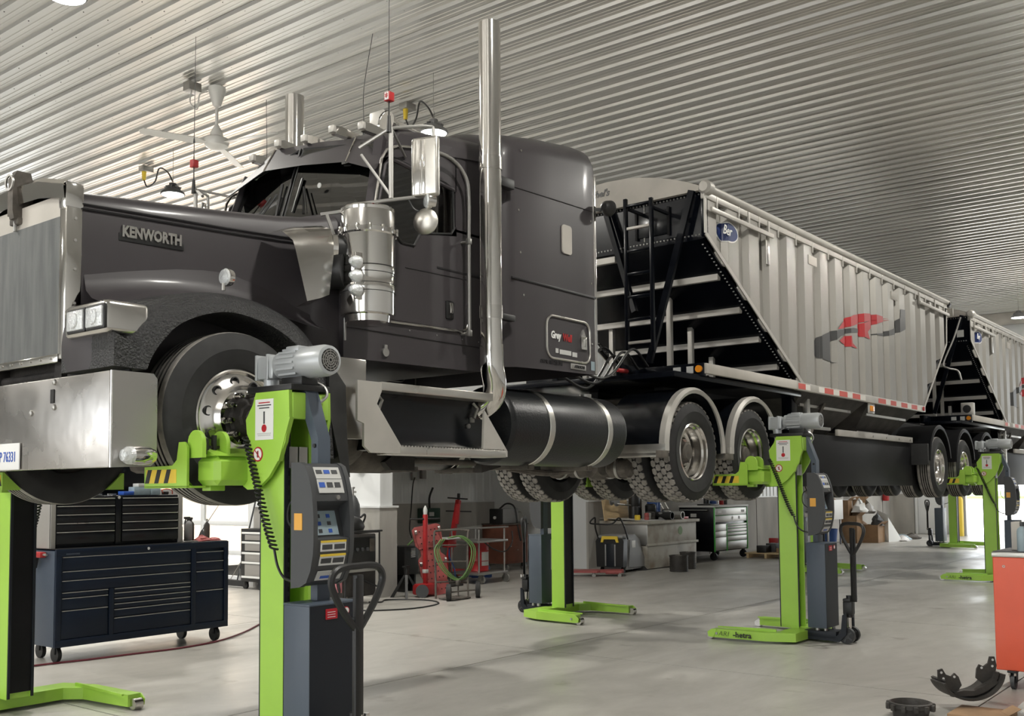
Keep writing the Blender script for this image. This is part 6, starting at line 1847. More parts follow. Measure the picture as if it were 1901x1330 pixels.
obj('lead', G().tube(bez([(6.36, 9.86, 1.64), (6.33, 9.84, 1.67), (6.38, 9.83, 1.685), (6.45, 9.84, 1.67), (6.47, 9.86, 1.63)]), .005, 6), 'orange', t)
t = thing('air_gun', 'red air tool hanging on the left end of the navy chest', 'air tool', (5.02, 9.9, .93), world=True)
obj('body', G().rbox(4.98, 5.05, 9.80, 9.98, 1.02, 1.075, .015), 'red', t)
obj('grip', G().bar((5.015, 9.93, 1.03), (5.015, 9.97, .92), .03, .035), 'plastic_black', t)
obj('nozzle', G().cyl((5.015, 9.80, 1.05), (5.015, 9.74, 1.05), .012, n=8), 'steel', t)
# ---------------- hose on the floor, cords
solo('air_hose', G().tube(bez([(3.2, 9.9, .012), (4.0, 9.75, .012), (4.96, 9.68, .012), (5.36, 9.60, .012), (5.87, 9.55, .012), (6.33, 9.50, .012), (6.89, 9.60, .012), (7.47, 9.93, .012), (8.03, 10.36, .012), (8.7, 10.9, .012), (9.3, 11.3, .012)], 8), .010, 8), 'hose_red', 'dark red air hose running along the floor before the navy chest', 'hose')
solo('extension_cord', G().tube(bez([(9.75, 10.55, .01), (9.9, 10.24, .01), (10.4, 9.98, .01), (11.0, 10.1, .01), (11.25, 10.45, .01), (11.2, 10.8, .01), (10.95, 11.1, .01), (10.7, 10.95, .01), (10.45, 10.95, .03)], 8), .011, 8), 'plastic_black', 'black cord looped on the floor in front of the welding cart', 'cord')
# ---------------- mini drawer cart, brooms
mc = thing('drawer_cart', 'narrow black drawer cart with white drawer edges half behind the nearest lift', 'cart', (11.05, 14.33, 0), world=True)
obj('body', G().rbox(10.85, 11.12, 13.95, 14.5, .13, 1.02, .01), 'plastic_black', mc)
for z in (.16, .40, .56, .74, .90):
    obj('drawer_edge', G().rbox(10.835, 10.85, 13.97, 14.46, z + .03, z + .065, .004), 'white', mc)
for z0_, z1_ in ((.18, .38), (.42, .55), (.6, .73), (.78, .88)):
    obj('drawer_front', G().rbox(10.842, 10.852, 13.98, 14.38, z0_ + .05, z1_ + .04, .003), 'grey_side', mc)
for y in (14.03, 14.42): caster(mc, 10.9, y, .13, .06)
t = thing('push_broom', 'black push broom with pale handle leaning by the narrow drawer cart', 'broom', (11.0, 14.7, 0), world=True)
obj('brush_head', G().prism([(14.5, .03), (15.15, .03), (15.22, .08), (15.1, .13), (14.5, .12)], 'x', 10.92, 11.02), 'brush', t)
obj('handle', G().cyl((10.97, 14.75, .12), (11.12, 14.33, 1.85), .014, n=8), 'plastic', t)
obj('brace', G().cyl((10.97, 14.95, .12), (10.99, 14.70, .42), .007, n=6).cyl((10.97, 14.68, .12), (10.99, 14.70, .42), .007, n=6), 'steel', t)
# ---------------- gas cylinders
def gas(x, y, h, r, m, label):
    t = thing('gas_cylinder', label, 'gas cylinder', (x, y, 0), world=True)
    obj('body', G().lathe([(0, 0), (r * .95, 0), (r, .02), (r, h - .22), (r * .92, h - .14), (r * .6, h - .05), (r * .3, h), (0, h)], (x, y, 0), 'z', 28), m, t)
    obj('valve', G().cyl((x, y, h - .01), (x, y, h + .10), .018, n=10).cyl((x - .05, y + .02, h + .05), (x + .05, y - .02, h + .05), .014, n=8).cyl((x, y, h + .10), (x, y, h + .125), .035, n=14), 'steel', t)
    obj('neck_ring', G().cyl((x, y, h - .03), (x, y, h + .0), r * .36, n=16), 'steel', t)
gas(10.75, 11.62, 1.58, .115, 'plastic', 'dark grey gas cylinder before the white pier wall')
gas(12.5, 12.6, 1.42, .12, 'green_cyl', 'dark green gas cylinder in the dim alcove behind the jack')
gas(12.25, 12.9, 1.38, .12, 'plastic_black', 'blackish gas cylinder half behind the green one in the alcove')
# ---------------- welding machine cart
wc = thing('welding_cart', 'old black welding machine on wheels with pink side and cables', 'welder', (10.25, 11.05, 0), world=True)
obj('machine_case', G().rbox(9.98, 10.62, 10.98, 11.45, .12, 1.02, .02), 'grime_dark', wc)
obj('front_panel', G().rbox(10.12, 10.60, 10.962, 10.98, .62, .98, .01), 'plastic_black', wc)
obj('pink_side', G().rbox(9.955, 9.98, 11.0, 11.43, .2, .95, .008), 'pink', wc, label='faded pink side panel')
for k, x in enumerate((10.22, 10.32, 10.42)):
    obj('knob', G().cyl((x, 10.962, .80), (x, 10.935, .80), .026, n=14), 'plastic', wc)
obj('meter', G().rbox(10.47, 10.57, 10.955, 10.963, .76, .95, .004), 'grime', wc)
obj('lower_shelf', G().rbox(10.02, 10.58, 10.93, 10.98, .48, .53, .004), 'steel', wc)
obj('cart_frame', G().tube([(9.97, 10.93, .1), (9.97, 10.93, 1.04), (10.64, 10.93, 1.04), (10.64, 10.93, .1)], .014, 8), 'plastic_black', wc)
obj('cart_handle', G().tube([(9.97, 11.4, 1.04), (9.97, 10.9, 1.06), (10.66, 10.9, 1.06), (10.66, 11.4, 1.04)], .014, 8), 'plastic_black', wc)
obj('cross_brace', G().bar((10.1, 10.94, .45), (10.6, 10.94, .25), .02, .02), 'plastic_black', wc)
for x in (10.02, 10.58):
    obj('wheel', G().cyl((x - .02, 11.42, .1), (x + .02, 11.42, .1), .10, n=20), 'plastic', wc)
    obj('leg', G().rbox(x - .02, x + .02, 10.95, 10.99, 0.0, .14, .004), 'grime', wc)
for k in range(7):
    x = 9.93 - .004 * k
    obj('cable', G().tube(bez([(x, 11.02 + .05 * k, .92), (x - .03, 11.03 + .055 * k, .6), (x, 11.0 + .05 * k, .2), (x - .01, 11.08 + .045 * k, .5), (x, 11.05 + .05 * k, .9)]), .012, 6), ('plastic_black', 'pink', 'plastic')[k % 3], wc)
obj('gun_holder', G().rbox(9.90, 9.96, 11.05, 11.12, .82, 1.03, .02), 'offwhite', wc)
t = thing('welding_helmet', 'black welding helmet with headband lying on the welding machine', 'helmet', (10.27, 11.15, 1.07), world=True)
obj('shell', G().loft([[(10.27 + r * math.cos(a) * 1.2, 11.15 + r * math.sin(a), 1.07 + h) for a in [2 * PI * k / 16 for k in range(16)]] for r, h in ((.17, 0), (.19, .05), (.17, .12), (.12, .18), (.05, .21), (.01, .215))], closed=True, caps=True), 'plastic_black', t, 50)
obj('headband', G().tube(bez([(10.38, 11.05, 1.26), (10.48, 11.08, 1.30), (10.56, 11.15, 1.25), (10.56, 11.2, 1.16)]), .016, 6), 'plastic_black', t)
# ---------------- corner by the pier
js = thing('jack_stand', 'black steel jack stand at the foot of the concrete pier', 'jack stand', (11.5, 11.22, 0), world=True)
for sx, sy in ((-1, -1), (1, -1), (1, 1), (-1, 1)):
    obj('leg', G().prism([(0, .0), (.06, 0), (.03, .34), (.0, .34)], 'y', -.02, .02).xf(Matrix.Translation((11.48, 11.2, 0)) @ Matrix.Rotation(math.atan2(sy, sx), 4, 'Z') @ Matrix(((1, 0, -.52, .19), (0, 1, 0, 0), (0, 0, 1, 0), (0, 0, 0, 1)))), 'plastic_black', js)
obj('post', G().cyl((11.48, 11.2, .2), (11.48, 11.2, .46), .035, n=12).rbox(11.42, 11.54, 11.16, 11.24, .45, .48, .01), 'plastic_black', js)
bc_ = thing('battery_charger', 'black wheeled battery charger with white vents beside the pier', 'charger', (12.05, 11.75, 0), world=True)
obj('case', G().rbox(11.95, 12.28, 11.7, 12.05, .28, .74, .015), 'plastic_black', bc_)
for k in range(7):
    obj('vent', G().rbox(12.10, 12.20, 11.692, 11.70, .56 + k * .022, .57 + k * .022, .002), 'offwhite', bc_)
obj('stand', G().rbox(11.98, 12.02, 11.72, 12.0, 0, .28, .004).rbox(12.2, 12.24, 11.72, 12.0, 0, .28, .004), 'plastic_black', bc_)
solo('green_hose', G().tube(bez([(12.0, 11.68, .76), (12.15, 11.62, .86), (12.4, 11.6, .80), (12.5, 11.6, .5), (12.45, 11.62, .3), (12.4, 11.65, .1)]), .016, 8), 'hose_green', 'green hose drooping over the black battery charger', 'hose')
pj = thing('pole_jack', 'tall red pole jack with black T handle and white top, beside the pier', 'jack', (11.80, 11.1, 0), world=True)
pj.location = (11.72, 11.02, 0)
obj('pole', G().rbox(11.77, 11.83, 11.07, 11.13, .1, 1.27, .008), 'red', pj)
obj('top_knob', G().lathe([(.03, 1.27), (.035, 1.33), (.03, 1.36), (.012, 1.40), (0, 1.41)], (11.80, 11.1, 0), 'z', 14), 'offwhite', pj)
obj('t_handle', G().cyl((11.58, 11.22, 1.20), (12.0, 10.98, 1.20), .014, n=8), 'plastic_black', pj)
obj('base', G().rbox(11.62, 11.98, 10.98, 11.22, .03, .2, .03), 'red', pj)
obj('wheel', G().cyl((11.64, 11.02, .1), (11.60, 10.98, .1), .10, n=20), 'plastic', pj)
obj('band', G().rbox(11.765, 11.835, 11.065, 11.135, .36, .42, .004), 'offwhite', pj)
# red creeper standing on end, perforated plastic
def creeper(label, mtx):
    t = thing('creeper', label, 'creeper', mtx.to_translation(), world=True)
    out_ = [(-.16, 0), (-.19, .08), (-.17, .22), (-.21, .32), (-.21, .56), (-.15, .62), (-.15, .70), (-.21, .78), (-.22, 1.02), (-.17, 1.06), (.17, 1.06), (.22, 1.02), (.21, .78), (.15, .70), (.15, .62), (.21, .56), (.21, .32), (.17, .22), (.19, .08), (.16, 0)]
    obj('board', G().prism(out_, 'y', -.02, .02).prism([(-.17, .72), (.17, .72), (.19, 1.0), (-.19, 1.0)], 'y', -.045, -.02).xf(mtx), 'red_worn', t)
    g = G()
    for i in range(-2, 3):
        for j in range(11):
            z = .08 + j * .09
            y = -.046 if .74 < z < .98 else -.021
            g.rbox(i * .06 - .009, i * .06 + .009, y - .002, y + .004, z - .009, z + .009, .002, 1)
    obj('perforations', g.xf(mtx), 'plastic_black', t, 0, kind='stuff')
    for x, z in ((-.17, .06), (.17, .06), (-.19, .5), (.19, .5), (-.18, .98), (.18, .98)):
        obj('caster', G().cyl((x - .015, -.07, z), (x + .015, -.07, z), .035, n=14).cyl((x, -.02, z), (x, -.07, z), .012, n=6).xf(mtx), 'steel', t)
    return t
creeper('red perforated plastic creeper standing on end beside the pole jack', Matrix.Translation((12.0, 11.0, .0)) @ Matrix.Rotation(-.62, 4, 'Z') @ Matrix.Rotation(-.10, 4, 'X') @ Matrix.Rotation(-.17, 4, 'Y') @ Matrix.Scale(1.05, 4))
creeper('dark red creeper lying on the floor under the floor sweeper', Matrix.Translation((16.0, 11.35, .09)) @ Matrix.Rotation(-.98, 4, 'Z') @ Matrix.Rotation(PI / 2, 4, 'Y') @ Matrix.Rotation(PI / 2, 4, 'Z'))
pj2 = thing('transmission_jack', 'leaning tall red jack with black handle in the alcove behind the creeper', 'jack', (14.6, 13.1, 0), world=True)
obj('pole', G().bar((14.35, 12.95, .12), (14.75, 13.0, 1.45), .08, .08), 'red', pj2)
obj('upper_tube', G().bar((14.62, 12.93, 1.0), (14.70, 12.96, 1.38), .07, .06), 'red', pj2)
obj('handle', G().cyl((14.55, 13.1, 1.50), (14.9, 12.9, 1.47), .014, n=8).cyl((14.5, 13.1, 1.25), (14.95, 12.85, 1.23), .012, n=8).cyl((14.75, 13.0, 1.4), (14.76, 13.0, 1.58), .03, n=10), 'plastic_black', pj2)
obj('base', G().rbox(14.15, 14.65, 12.75, 13.15, .04, .16, .02), 'red', pj2)
# hand truck with hoses
ht = thing('hand_truck', 'grey two-wheeled hand truck carrying looped green hoses', 'hand truck', (11.65, 10.45, 0), world=True)
fm = [(11.52, 10.62, .02), (11.60, 10.70, .5), (11.66, 10.78, .95), (11.78, 10.78, 1.02), (12.1, 10.5, 1.02), (12.06, 10.44, .95), (11.98, 10.38, .5), (11.9, 10.30, .02)]
obj('frame', G().tube(bez(fm, 5), .016, 8), 'grime', ht)
for z in (.25, .55, .8):
    f = z / 1.0
    obj('cross_bar', G().cyl((11.52 + .14 * f, 10.62 + .16 * f, z), (11.9 + .16 * f, 10.30 + .14 * f, z), .011, n=8), 'grime', ht)
obj('toe_plate', G().rbox(11.45, 11.85, 10.2, 10.5, .01, .03, .004), 'grime', ht)
for x, y in ((11.42, 10.28), (12.02, 10.22)):
    w_ = obj('wheel', G().cyl((x, y + .03, .125), (x + .04, y - .02, .125), .125, n=24), 'rubber', ht)
    obj('wheel_rim', G().cyl((x - .004, y + .03, .125), (x + .036, y - .028, .125), .075, n=18), 'grime', w_)
obj('axle', G().cyl((11.45, 10.3, .125), (12.05, 10.2, .125), .012, n=8), 'grime', ht)
for k, (m_, dx) in enumerate((('hose_green', 0), ('hose_green', .05), ('yellow', .09))):
    obj('hose_loop', G().tube(bez([(11.62 + dx, 10.6, .9), (11.5 + dx, 10.62, .72), (11.55 + dx, 10.52, .45), (11.75 + dx, 10.4, .28), (11.92 + dx, 10.32, .45), (12.0 + dx, 10.32, .75), (11.85 + dx, 10.42, .93), (11.68 + dx, 10.52, .92)]), .010, 7), m_ if m_ != 'yellow' else 'hose_green', ht)
obj('torch_valve', G().rbox(11.72, 11.78, 10.34, 10.4, .2, .28, .01).cyl((11.75, 10.37, .02), (11.75, 10.37, .2), .012, n=6), 'grime', ht)
# oil drum cart
dc = thing('drum_cart', 'grey tube cart carrying hoses and a gauge in the alcove', 'cart', (13.9, 11.9, 0), world=True)
for x, y in ((13.65, 12.2), (14.25, 12.15), (13.75, 11.65), (14.4, 11.6)):
    obj('upright', G().cyl((x, y, .15), (x, y, .95), .016, n=8), 'steel', dc)
obj('lower_tray', G().rbox(13.6, 14.45, 11.55, 12.25, .16, .20, .008), 'steel', dc)
obj('upper_tray', G().rbox(13.6, 14.45, 11.55, 12.25, .72, .76, .008), 'steel', dc)
obj('push_bar', G().tube([(13.65, 12.2, .95), (13.75, 11.6, .98), (14.45, 11.55, .98)], .016, 8).tube([(13.65, 12.2, .95), (14.4, 12.15, .98)], .014, 8), 'steel', dc)
for x, y in ((13.78, 11.62), (14.38, 11.55), (13.68, 12.15)): caster(dc, x, y, .16, .075, 'steel', 'steel')
obj('cable_loop', G().tube(bez([(13.8, 11.6, .75), (14.0, 11.52, .6), (14.3, 11.5, .55), (14.5, 11.5, .7), (14.5, 11.5, .9)]), .012, 6), 'plastic_black', dc)
dr_ = thing('oil_drum', 'red steel oil drum with a white label on the grey cart', 'drum', (14.02, 11.98, .2), world=True)
obj('body', G().lathe([(0, 0), (.19, 0), (.195, .01), (.19, .02), (.19, .17), (.197, .18), (.19, .19), (.19, .36), (.197, .37), (.19, .38), (.19, .5), (.195, .51), (.18, .51), (0, .505)], (14.02, 11.90, .205), 'z', 36), 'red', dr_)
obj('drum_label', G().lathe([(.1925, .1), (.1925, .34)], (14.02, 11.90, .205), 'z', 36), 'offwhite', dr_)
dl_ = dr_.children[-1]
bmx = bmesh.new(); bmx.from_mesh(dl_.data)
for f in list(bmx.faces):
    c = f.calc_center_median() + Vector((14.02, 11.98, .2))
    a = math.atan2(c.y - 11.90, c.x - 14.02)
    if not (-2.1 < a < -1.0) or len(f.verts) > 4: bmx.faces.remove(f)
bmx.to_mesh(dl_.data); bmx.free()
t = thing('gauge', 'round pressure gauge box on a red stand beside the grey tube cart', 'gauge', (13.2, 11.9, 0), world=True)
obj('tray', G().rbox(13.05, 13.4, 11.75, 12.0, .80, .83, .006), 'offwhite', t)
obj('body', G().rbox(13.12, 13.34, 11.8, 11.95, .66, .80, .02), 'red', t)
obj('blue_hose', G().tube(bez([(13.2, 11.85, .66), (13.15, 11.8, .5), (13.25, 11.78, .3), (13.3, 11.8, .1)]), .01, 6), 'blue_bin', t)
obj('stand', G().cyl((13.22, 11.87, 0.0), (13.22, 11.87, .66), .015, n=8).rbox(13.05, 13.4, 11.7, 12.0, 0, .04, .01), 'grime_dark', t)
# brown cabinet with welder
bcab = thing('steel_cabinet', 'brown-red wheeled steel cabinet at the back of the dim alcove', 'cabinet', (16.15, 13.0, 0), world=True)
obj('body', G().rbox(16.1, 16.85, 12.95, 13.55, .15, .93, .01), 'brown', bcab)
obj('top_edge', G().rbox(16.09, 16.86, 12.93, 13.56, .93, .955, .004), 'grime', bcab)
obj('door_panel', G().rbox(16.16, 16.79, 12.94, 12.952, .19, .90, .006), 'brown', bcab)
for x, z in ((16.28, .5), (16.5, .42)): obj('stud', G().cyl((x, 12.94, z), (x, 12.93, z), .012, n=8), 'steel', bcab)
for x, y in ((16.18, 13.0), (16.76, 13.0), (16.2, 13.5)): caster(bcab, x, y, .15, .07, 'steel')
wm = thing('portable_welder', 'small grey welder with strap standing on the brown cabinet', 'welder', (16.2, 13.1, .96), world=True)
obj('case', G().rbox(16.06, 16.62, 13.0, 13.32, .956, 1.26, .025), 'grey_plastic', wm)
obj('front', G().rbox(16.05, 16.12, 13.0, 13.32, .956, 1.26, .02), 'plastic_black', wm)
obj('knob', G().cyl((16.05, 13.16, 1.08), (16.02, 13.16, 1.08), .03, n=14), 'offwhite', wm)
obj('strap', G().tube(bez([(16.12, 13.1, 1.26), (16.35, 13.1, 1.36), (16.48, 13.0, 1.28), (16.5, 12.94, .9), (16.55, 12.9, .6)]), .018, 6), 'plastic_black', wm)
obj('wire_coil', G().tube([(16.78 + .0 * k, 13.1 + .09 * math.cos(k * .6), 1.08 + .11 * math.sin(k * .6)) for k in range(22)], .01, 6), 'steel', wm)
solo('dark_crate', G().rbox(11.9, 12.35, 12.2, 12.5, 0.0, .5, .02), 'green_dark', 'dark green crate between the charger and the gas cylinders', 'crate')
solo('blue_sack', crumple(14.9, 12.6, 0, .22, .2, .55, seed=9), 'blue_bin', 'dark blue bag leaning behind the grey hose cart', 'bag', smooth=50)
# ---------------- floor sweeper
fs = thing('floor_sweeper', 'grey walk-behind floor sweeper with black hopper and yellow clip', 'floor sweeper', (17.0, 10.9, 0), world=True)
ym = Matrix.Translation((16.95, 11.0, 0)) @ Matrix.Rotation(-1.42, 4, 'Z')
# local: x across the hopper face (to the right in the photo), y backwards
g = G().prism([(-.28, .12), (.28, .12), (.30, .62), (.27, .67), (-.27, .67), (-.30, .62)], 'y', -.02, .16).xf(ym)
obj('hopper', g, 'plastic_black', fs)
obj('hopper_rib', G().rbox(-.10, -.07, -.035, -.02, .14, .56, .004).xf(ym), 'grey_plastic', fs)
obj('hopper_rib', G().rbox(.10, .13, -.035, -.02, .14, .56, .004).xf(ym), 'grey_plastic', fs)
obj('hopper_window', G().rbox(-.065, .095, -.03, -.02, .12, .58, .004).xf(ym), 'slate_dark', fs)
obj('yellow_clip', G().prism([(-.18, .60), (-.15, .72), (.17, .72), (.20, .60), (.15, .60), (.13, .66), (-.11, .66), (-.13, .60)], 'y', -.05, -.015).xf(ym), 'yellow', fs)
obj('rear_body', G().prism([(.15, .06), (1.05, .05), (1.08, .28), (.95, .40), (.85, .62), (.60, .74), (.15, .72)], 'x', -.27, .27).xf(ym), 'grey_plastic', fs, 45)
obj('side_cover', G().prism([(.25, .10), (1.0, .08), (1.02, .26), (.88, .40), (.6, .62), (.3, .64)], 'x', .27, .30).xf(ym), 'grey_plastic', fs)
obj('white_label', G().rbox(.30, .305, .38, .55, .48, .62, .002).xf(ym), 'white', fs)
obj('top_lid', G().rbox(-.27, .27, .02, .5, .67, .74, .03).xf(ym), 'grey_plastic', fs)
obj('side_brush', G().lathe([(.05, .10), (.16, .01), (.15, 0), (0, 0)], (0, 0, 0), 'z', 16).xf(ym @ Matrix.Translation((.22, 1.0, 0))), 'brush', fs)
hp_ = [(-.30, .1, .66), (-.30, -.05, .95), (-.27, -.08, 1.05), (-.2, -.08, 1.1), (-.28, -.20, .98), (.30, -.20, .98), (.25, -.1, 1.1), (.29, -.05, 1.0), (.33, .12, .66)]
obj('push_handle', G().tube([ym @ Vector(p) for p in bez([(-.30, .12, .66), (-.31, 0, .88), (-.27, -.1, 1.08), (-.33, -.2, .98), (-.1, -.24, .96), (.15, -.22, .97), (.25, -.12, 1.08), (.30, 0, .92), (.33, .12, .66)], 5)], .016, 8), 'plastic_black', fs)
for x in (-.22, .22): obj('caster', G().cyl((x - .02, .12, .06), (x + .02, .12, .06), .06, n=16).xf(ym), 'plastic_black', fs)
# ---------------- workbench with parts
wbn = thing('workbench', 'worn metal-clad workbench against the concrete wall, crowded with parts', 'workbench', (17.7, 10.9, 0), world=True)
bx0, bx1, by0, by1 = 18.0, 20.05, 10.78, 11.9
obj('front_panel', G().rbox(bx0, bx1, by0, by0 + .03, .02, .48, .004).rbox(bx0, bx1, by0, by0 + .03, .52, .92, .004), 'bench_worn', wbn)
obj('front_ledge', G().rbox(bx0 - .02, bx1 + .05, by0 - .03, by0 + .03, .475, .525, .004), 'bench_worn', wbn)
obj('end_panel', G().rbox(bx0 - .02, bx0 + .01, by0, by1, .5, .92, .004), 'steel', wbn)
obj('end_panel', G().rbox(bx0 - .01, bx0 + .01, by0, by1, .02, .48, .004), 'bench_worn', wbn)
obj('bench_top', G().rbox(bx0 - .06, bx1 + .06, by0 - .06, by1, .92, .98, .006), 'bench_worn', wbn)
obj('white_sheet', G().prism([(by0 - .02, .985), (by1, 1.03), (by1, 1.035), (by0 - .02, .99)], 'x', bx0 - .05, bx0 + .7), 'offwhite', wbn)
obj('yellow_spot', G().cyl((19.35, by0 - .001, .75), (19.35, by0 - .004, .75), .09, n=20), 'hose_green', wbn)
pl_ = thing('plywood_board', 'light plywood board leaning on the wall behind the bench', 'board', (17.75, 11.85, .98), world=True)
obj('board', G().box(-.5, .45, 0, .02, 0, .95).xf(Matrix.Translation((18.35, 11.7, .985)) @ Matrix.Rotation(-.15, 4, 'X')), 'wood', pl_)
obj('reel', G().lathe([(.10, -.03), (.10, 0), (.03, .0), (.03, .1), (.08, .1), (.08, .12)], (18.05, 11.55, 1.38), 'y', 20), 'grey_plastic', pl_)
obj('reel', G().lathe([(.08, -.03), (.08, 0), (.02, .0), (.02, .06)], (18.42, 11.6, 1.55), 'y', 20), 'offwhite', pl_)
obj('rod', G().cyl((18.0, 11.5, 1.33), (18.7, 11.45, 1.28), .02, n=8), 'steel', pl_)
rnd = random.Random(11)
nm = [('grey', 'grey_plastic'), ('black', 'plastic_black'), ('rust-brown', 'grime'), ('blue', 'blue_bin'), ('steel', 'steel'), ('yellow', 'yellow'), ('red-pink', 'red_worn'), ('dark', 'cast')]
spots = [(18.15, 11.1, .06, .12, 5), (18.35, 11.0, .05, .16, 6), (18.5, 11.05, .06, .16, 4), (18.66, 11.1, .1, .18, 7), (18.85, 11.2, .12, .34, 1), (19.0, 11.0, .11, .16, 0), (19.1, 11.3, .12, .45, 3), (19.32, 11.35, .10, .4, 3), (19.25, 11.05, .09, .2, 4), (18.6, 11.45, .12, .62, 1), (18.8, 11.5, .1, .5, 2), (19.5, 11.2, .09, .22, 2)]
lbls = ['yellow tin at the left end of the crowded bench', 'faded red tin second on the crowded bench', 'small bare steel can near the left of the bench', 'dark cast part in front of the plywood board', 'black round filter in the middle of the bench', 'short grey pipe lying low at the middle of the bench', 'tall blue oil jug standing on the bench', 'second blue jug to the right on the bench', 'shiny steel cup in front of the blue jugs', 'tallest black cylinder against the plywood board', 'rust-brown tube beside the tallest black cylinder', 'brown can at the right of the blue jugs']
for (x, y, r, h, c_), lb_ in zip(spots, lbls):
    t = thing('parts_can', lb_, 'can', (x, y, .98), group='cans and round parts on the workbench', world=True)
    obj('body', G().lathe([(0, 0), (r * .9, 0), (r, .01), (r, h * .45), (r * .94, h * .47), (r, h * .5), (r, h * .9), (r * .7, h)], (x, y, .982), 'z', 16), nm[c_][1], t)
    obj('opening', G().lathe([(r * .68, h + .001), (r * .5, h - .03), (0, h - .03)], (x, y, .982), 'z', 16), 'plastic_black', t)
for i, (x, lb_) in enumerate(((19.42, 'short steel pipe end facing out on the bench'), (18.97, 'thick black hose end lying across the bench'))):
    t = thing('pipe_piece', lb_, 'pipe', (x, 11.0, .982), world=True)
    obj('tube', G().lathe([(.07, -.2), (.085, -.2), (.085, .2), (.07, .2)], (x, 10.95, 1.07), 'y', 18, close=True), ('steel', 'plastic_black')[i], t)
for i, x in enumerate((19.6, 19.8, 20.0)):
    solo('leaning_rod', G().cyl((x, 11.3, .985), (x - .05 + .05 * i, 11.9, 1.9), .018, n=8), 'steel', ('steel rod leaning on the wall left of the others behind the bench', 'middle of the three rods leaning behind the bench', 'rightmost rod leaning on the wall behind the bench')[i], 'rod')
solo('red_tray', G().rbox(19.62, 19.95, 10.9, 11.1, .982, 1.03, .01), 'red', 'low dark red tray at the right end of the bench', 'tray')
solo('parts_tray', G().rbox(19.2, 19.7, 11.1, 11.35, .982, 1.02, .01), 'plastic_black', 'flat black tray with small parts on the bench', 'tray')
# buckets in front of the bench
def pot(x, y, r, h, label):
    t = thing('brake_drum', label, 'brake drum', (x, y, 0), group='black ribbed pails before the bench', world=True)
    pr_ = [(0, 0), (r * .95, 0)]
    for k in range(7): pr_ += [(r, h * (k + .2) / 7), (r * .97, h * (k + .8) / 7)]
    pr_ += [(r * 1.03, h * .93), (r * 1.03, h), (r * .93, h), (r * .9, h * .4), (0, h * .4)]
    obj('shell', G().lathe(pr_, (x, y, 0), 'z', 28), 'cast', t)
    obj('contents', crumple(x, y, h * .8, r * .85, r * .85, .07, 9, seed=int(x * 10)), 'grime', t)
pot(18.05, 10.1, .185, .32, 'larger black ribbed brake drum on the floor before the bench')
pot(18.78, 10.3, .16, .34, 'smaller black brake drum behind the larger one at the bench')
# ---------------- black and green tool cabinet
gc = thing('tool_cabinet', 'black tool cabinet with bright green edges and steel drawers', 'tool cabinet', (21.1, 10.9, 0), world=True)
gx0, gx1, gy0, gy1 = 21.05, 22.75, 10.85, 11.75
obj('body', G().rbox(gx0, gx1, gy0 + .02, gy1, .2, 1.2, .01), 'black_gloss', gc)
obj('work_top', G().rbox(gx0 - .02, gx1 + .02, gy0 - .02, gy1, 1.2, 1.245, .006), 'offwhite', gc)
obj('side_handle', G().tube([(gx0 - .04, 11.0, 1.14), (gx0 - .04, 11.7, 1.14)], .012, 8), 'steel', gc)
obj('side_label', G().box(gx0 - .004, gx0, 11.3, 11.45, .98, 1.06), 'offwhite', gc)
for a, b in ((gx0, gx0 + .035), (gx1 - .035, gx1), (gx0 + .60, gx0 + .63)):
    obj('green_edge', G().rbox(a, b, gy0 - .008, gy0 + .02, .2, 1.2 if b - a > .032 else .82, .004), 'green_trim', gc)
for c_, d_ in ((1.02, 1.19), (.86, 1.02)):
    drawer(gx0 + .04, gx1 - .04, c_, d_, gc, gy0, 'steel', 'green_trim')
for c_, d_ in ((.66, .82), (.52, .66), (.22, .52)): drawer(gx0 + .04, gx0 + .60, c_, d_, gc, gy0, 'steel', 'alu')
for c_, d_ in ((.76, .82), (.70, .76), (.62, .70), (.54, .62), (.42, .54), (.22, .42)): drawer(gx0 + .64, gx1 - .04, c_, d_, gc, gy0, 'steel', 'green_trim')
for k, x in enumerate((21.3, 21.55, 21.95, 22.3, 22.5)):
    obj('sticker', G().cyl((x, gy0 - .001, .95), (x, gy0 - .004, .95), .04, n=16) if k in (2, 3) else G().box(x - .08, x + .08, gy0 - .004, gy0 - .001, 1.07, 1.13), 'offwhite', gc)
for x in (gx0 + .1, gx1 - .1):
    for y in (gy0 + .08, gy1 - .1): caster(gc, x, y, .2, .09)
for i, (x, h, r, m_, lb_) in enumerate(((21.55, .24, .07, 'plastic_black', 'black mug-like flask at the left on the tool cabinet'), (21.85, .12, .1, 'blue_bin', 'low dark blue bowl on the tool cabinet'), (22.05, .32, .05, 'steel', 'slim steel thermos on the tool cabinet'), (22.3, .34, .055, 'red', 'dark red flask on the tool cabinet'), (22.5, .36, .05, 'plastic', 'grey thermos with handle at the right on the tool cabinet'))):
    bottle(x, 11.3, 1.246, h, r, m_, 'plastic_black', lb_, 'flask')
solo('black_case', G().rbox(21.08, 21.5, 10.95, 11.3, 1.246, 1.28, .01), 'plastic_black', 'flat black case on the left of the tool cabinet top', 'case')
t = thing('wall_frame', 'white wall-mounted holder right of the green-edged cabinet', 'holder', (23.2, 11.85, 1.0), world=True)
obj('frame', G().rbox(23.1, 23.35, 11.84, 11.93, 1.0, 1.7, .01), 'tarp', t)
obj('inner', G().rbox(23.14, 23.31, 11.83, 11.84, 1.05, 1.65, .004), 'grey_side', t)
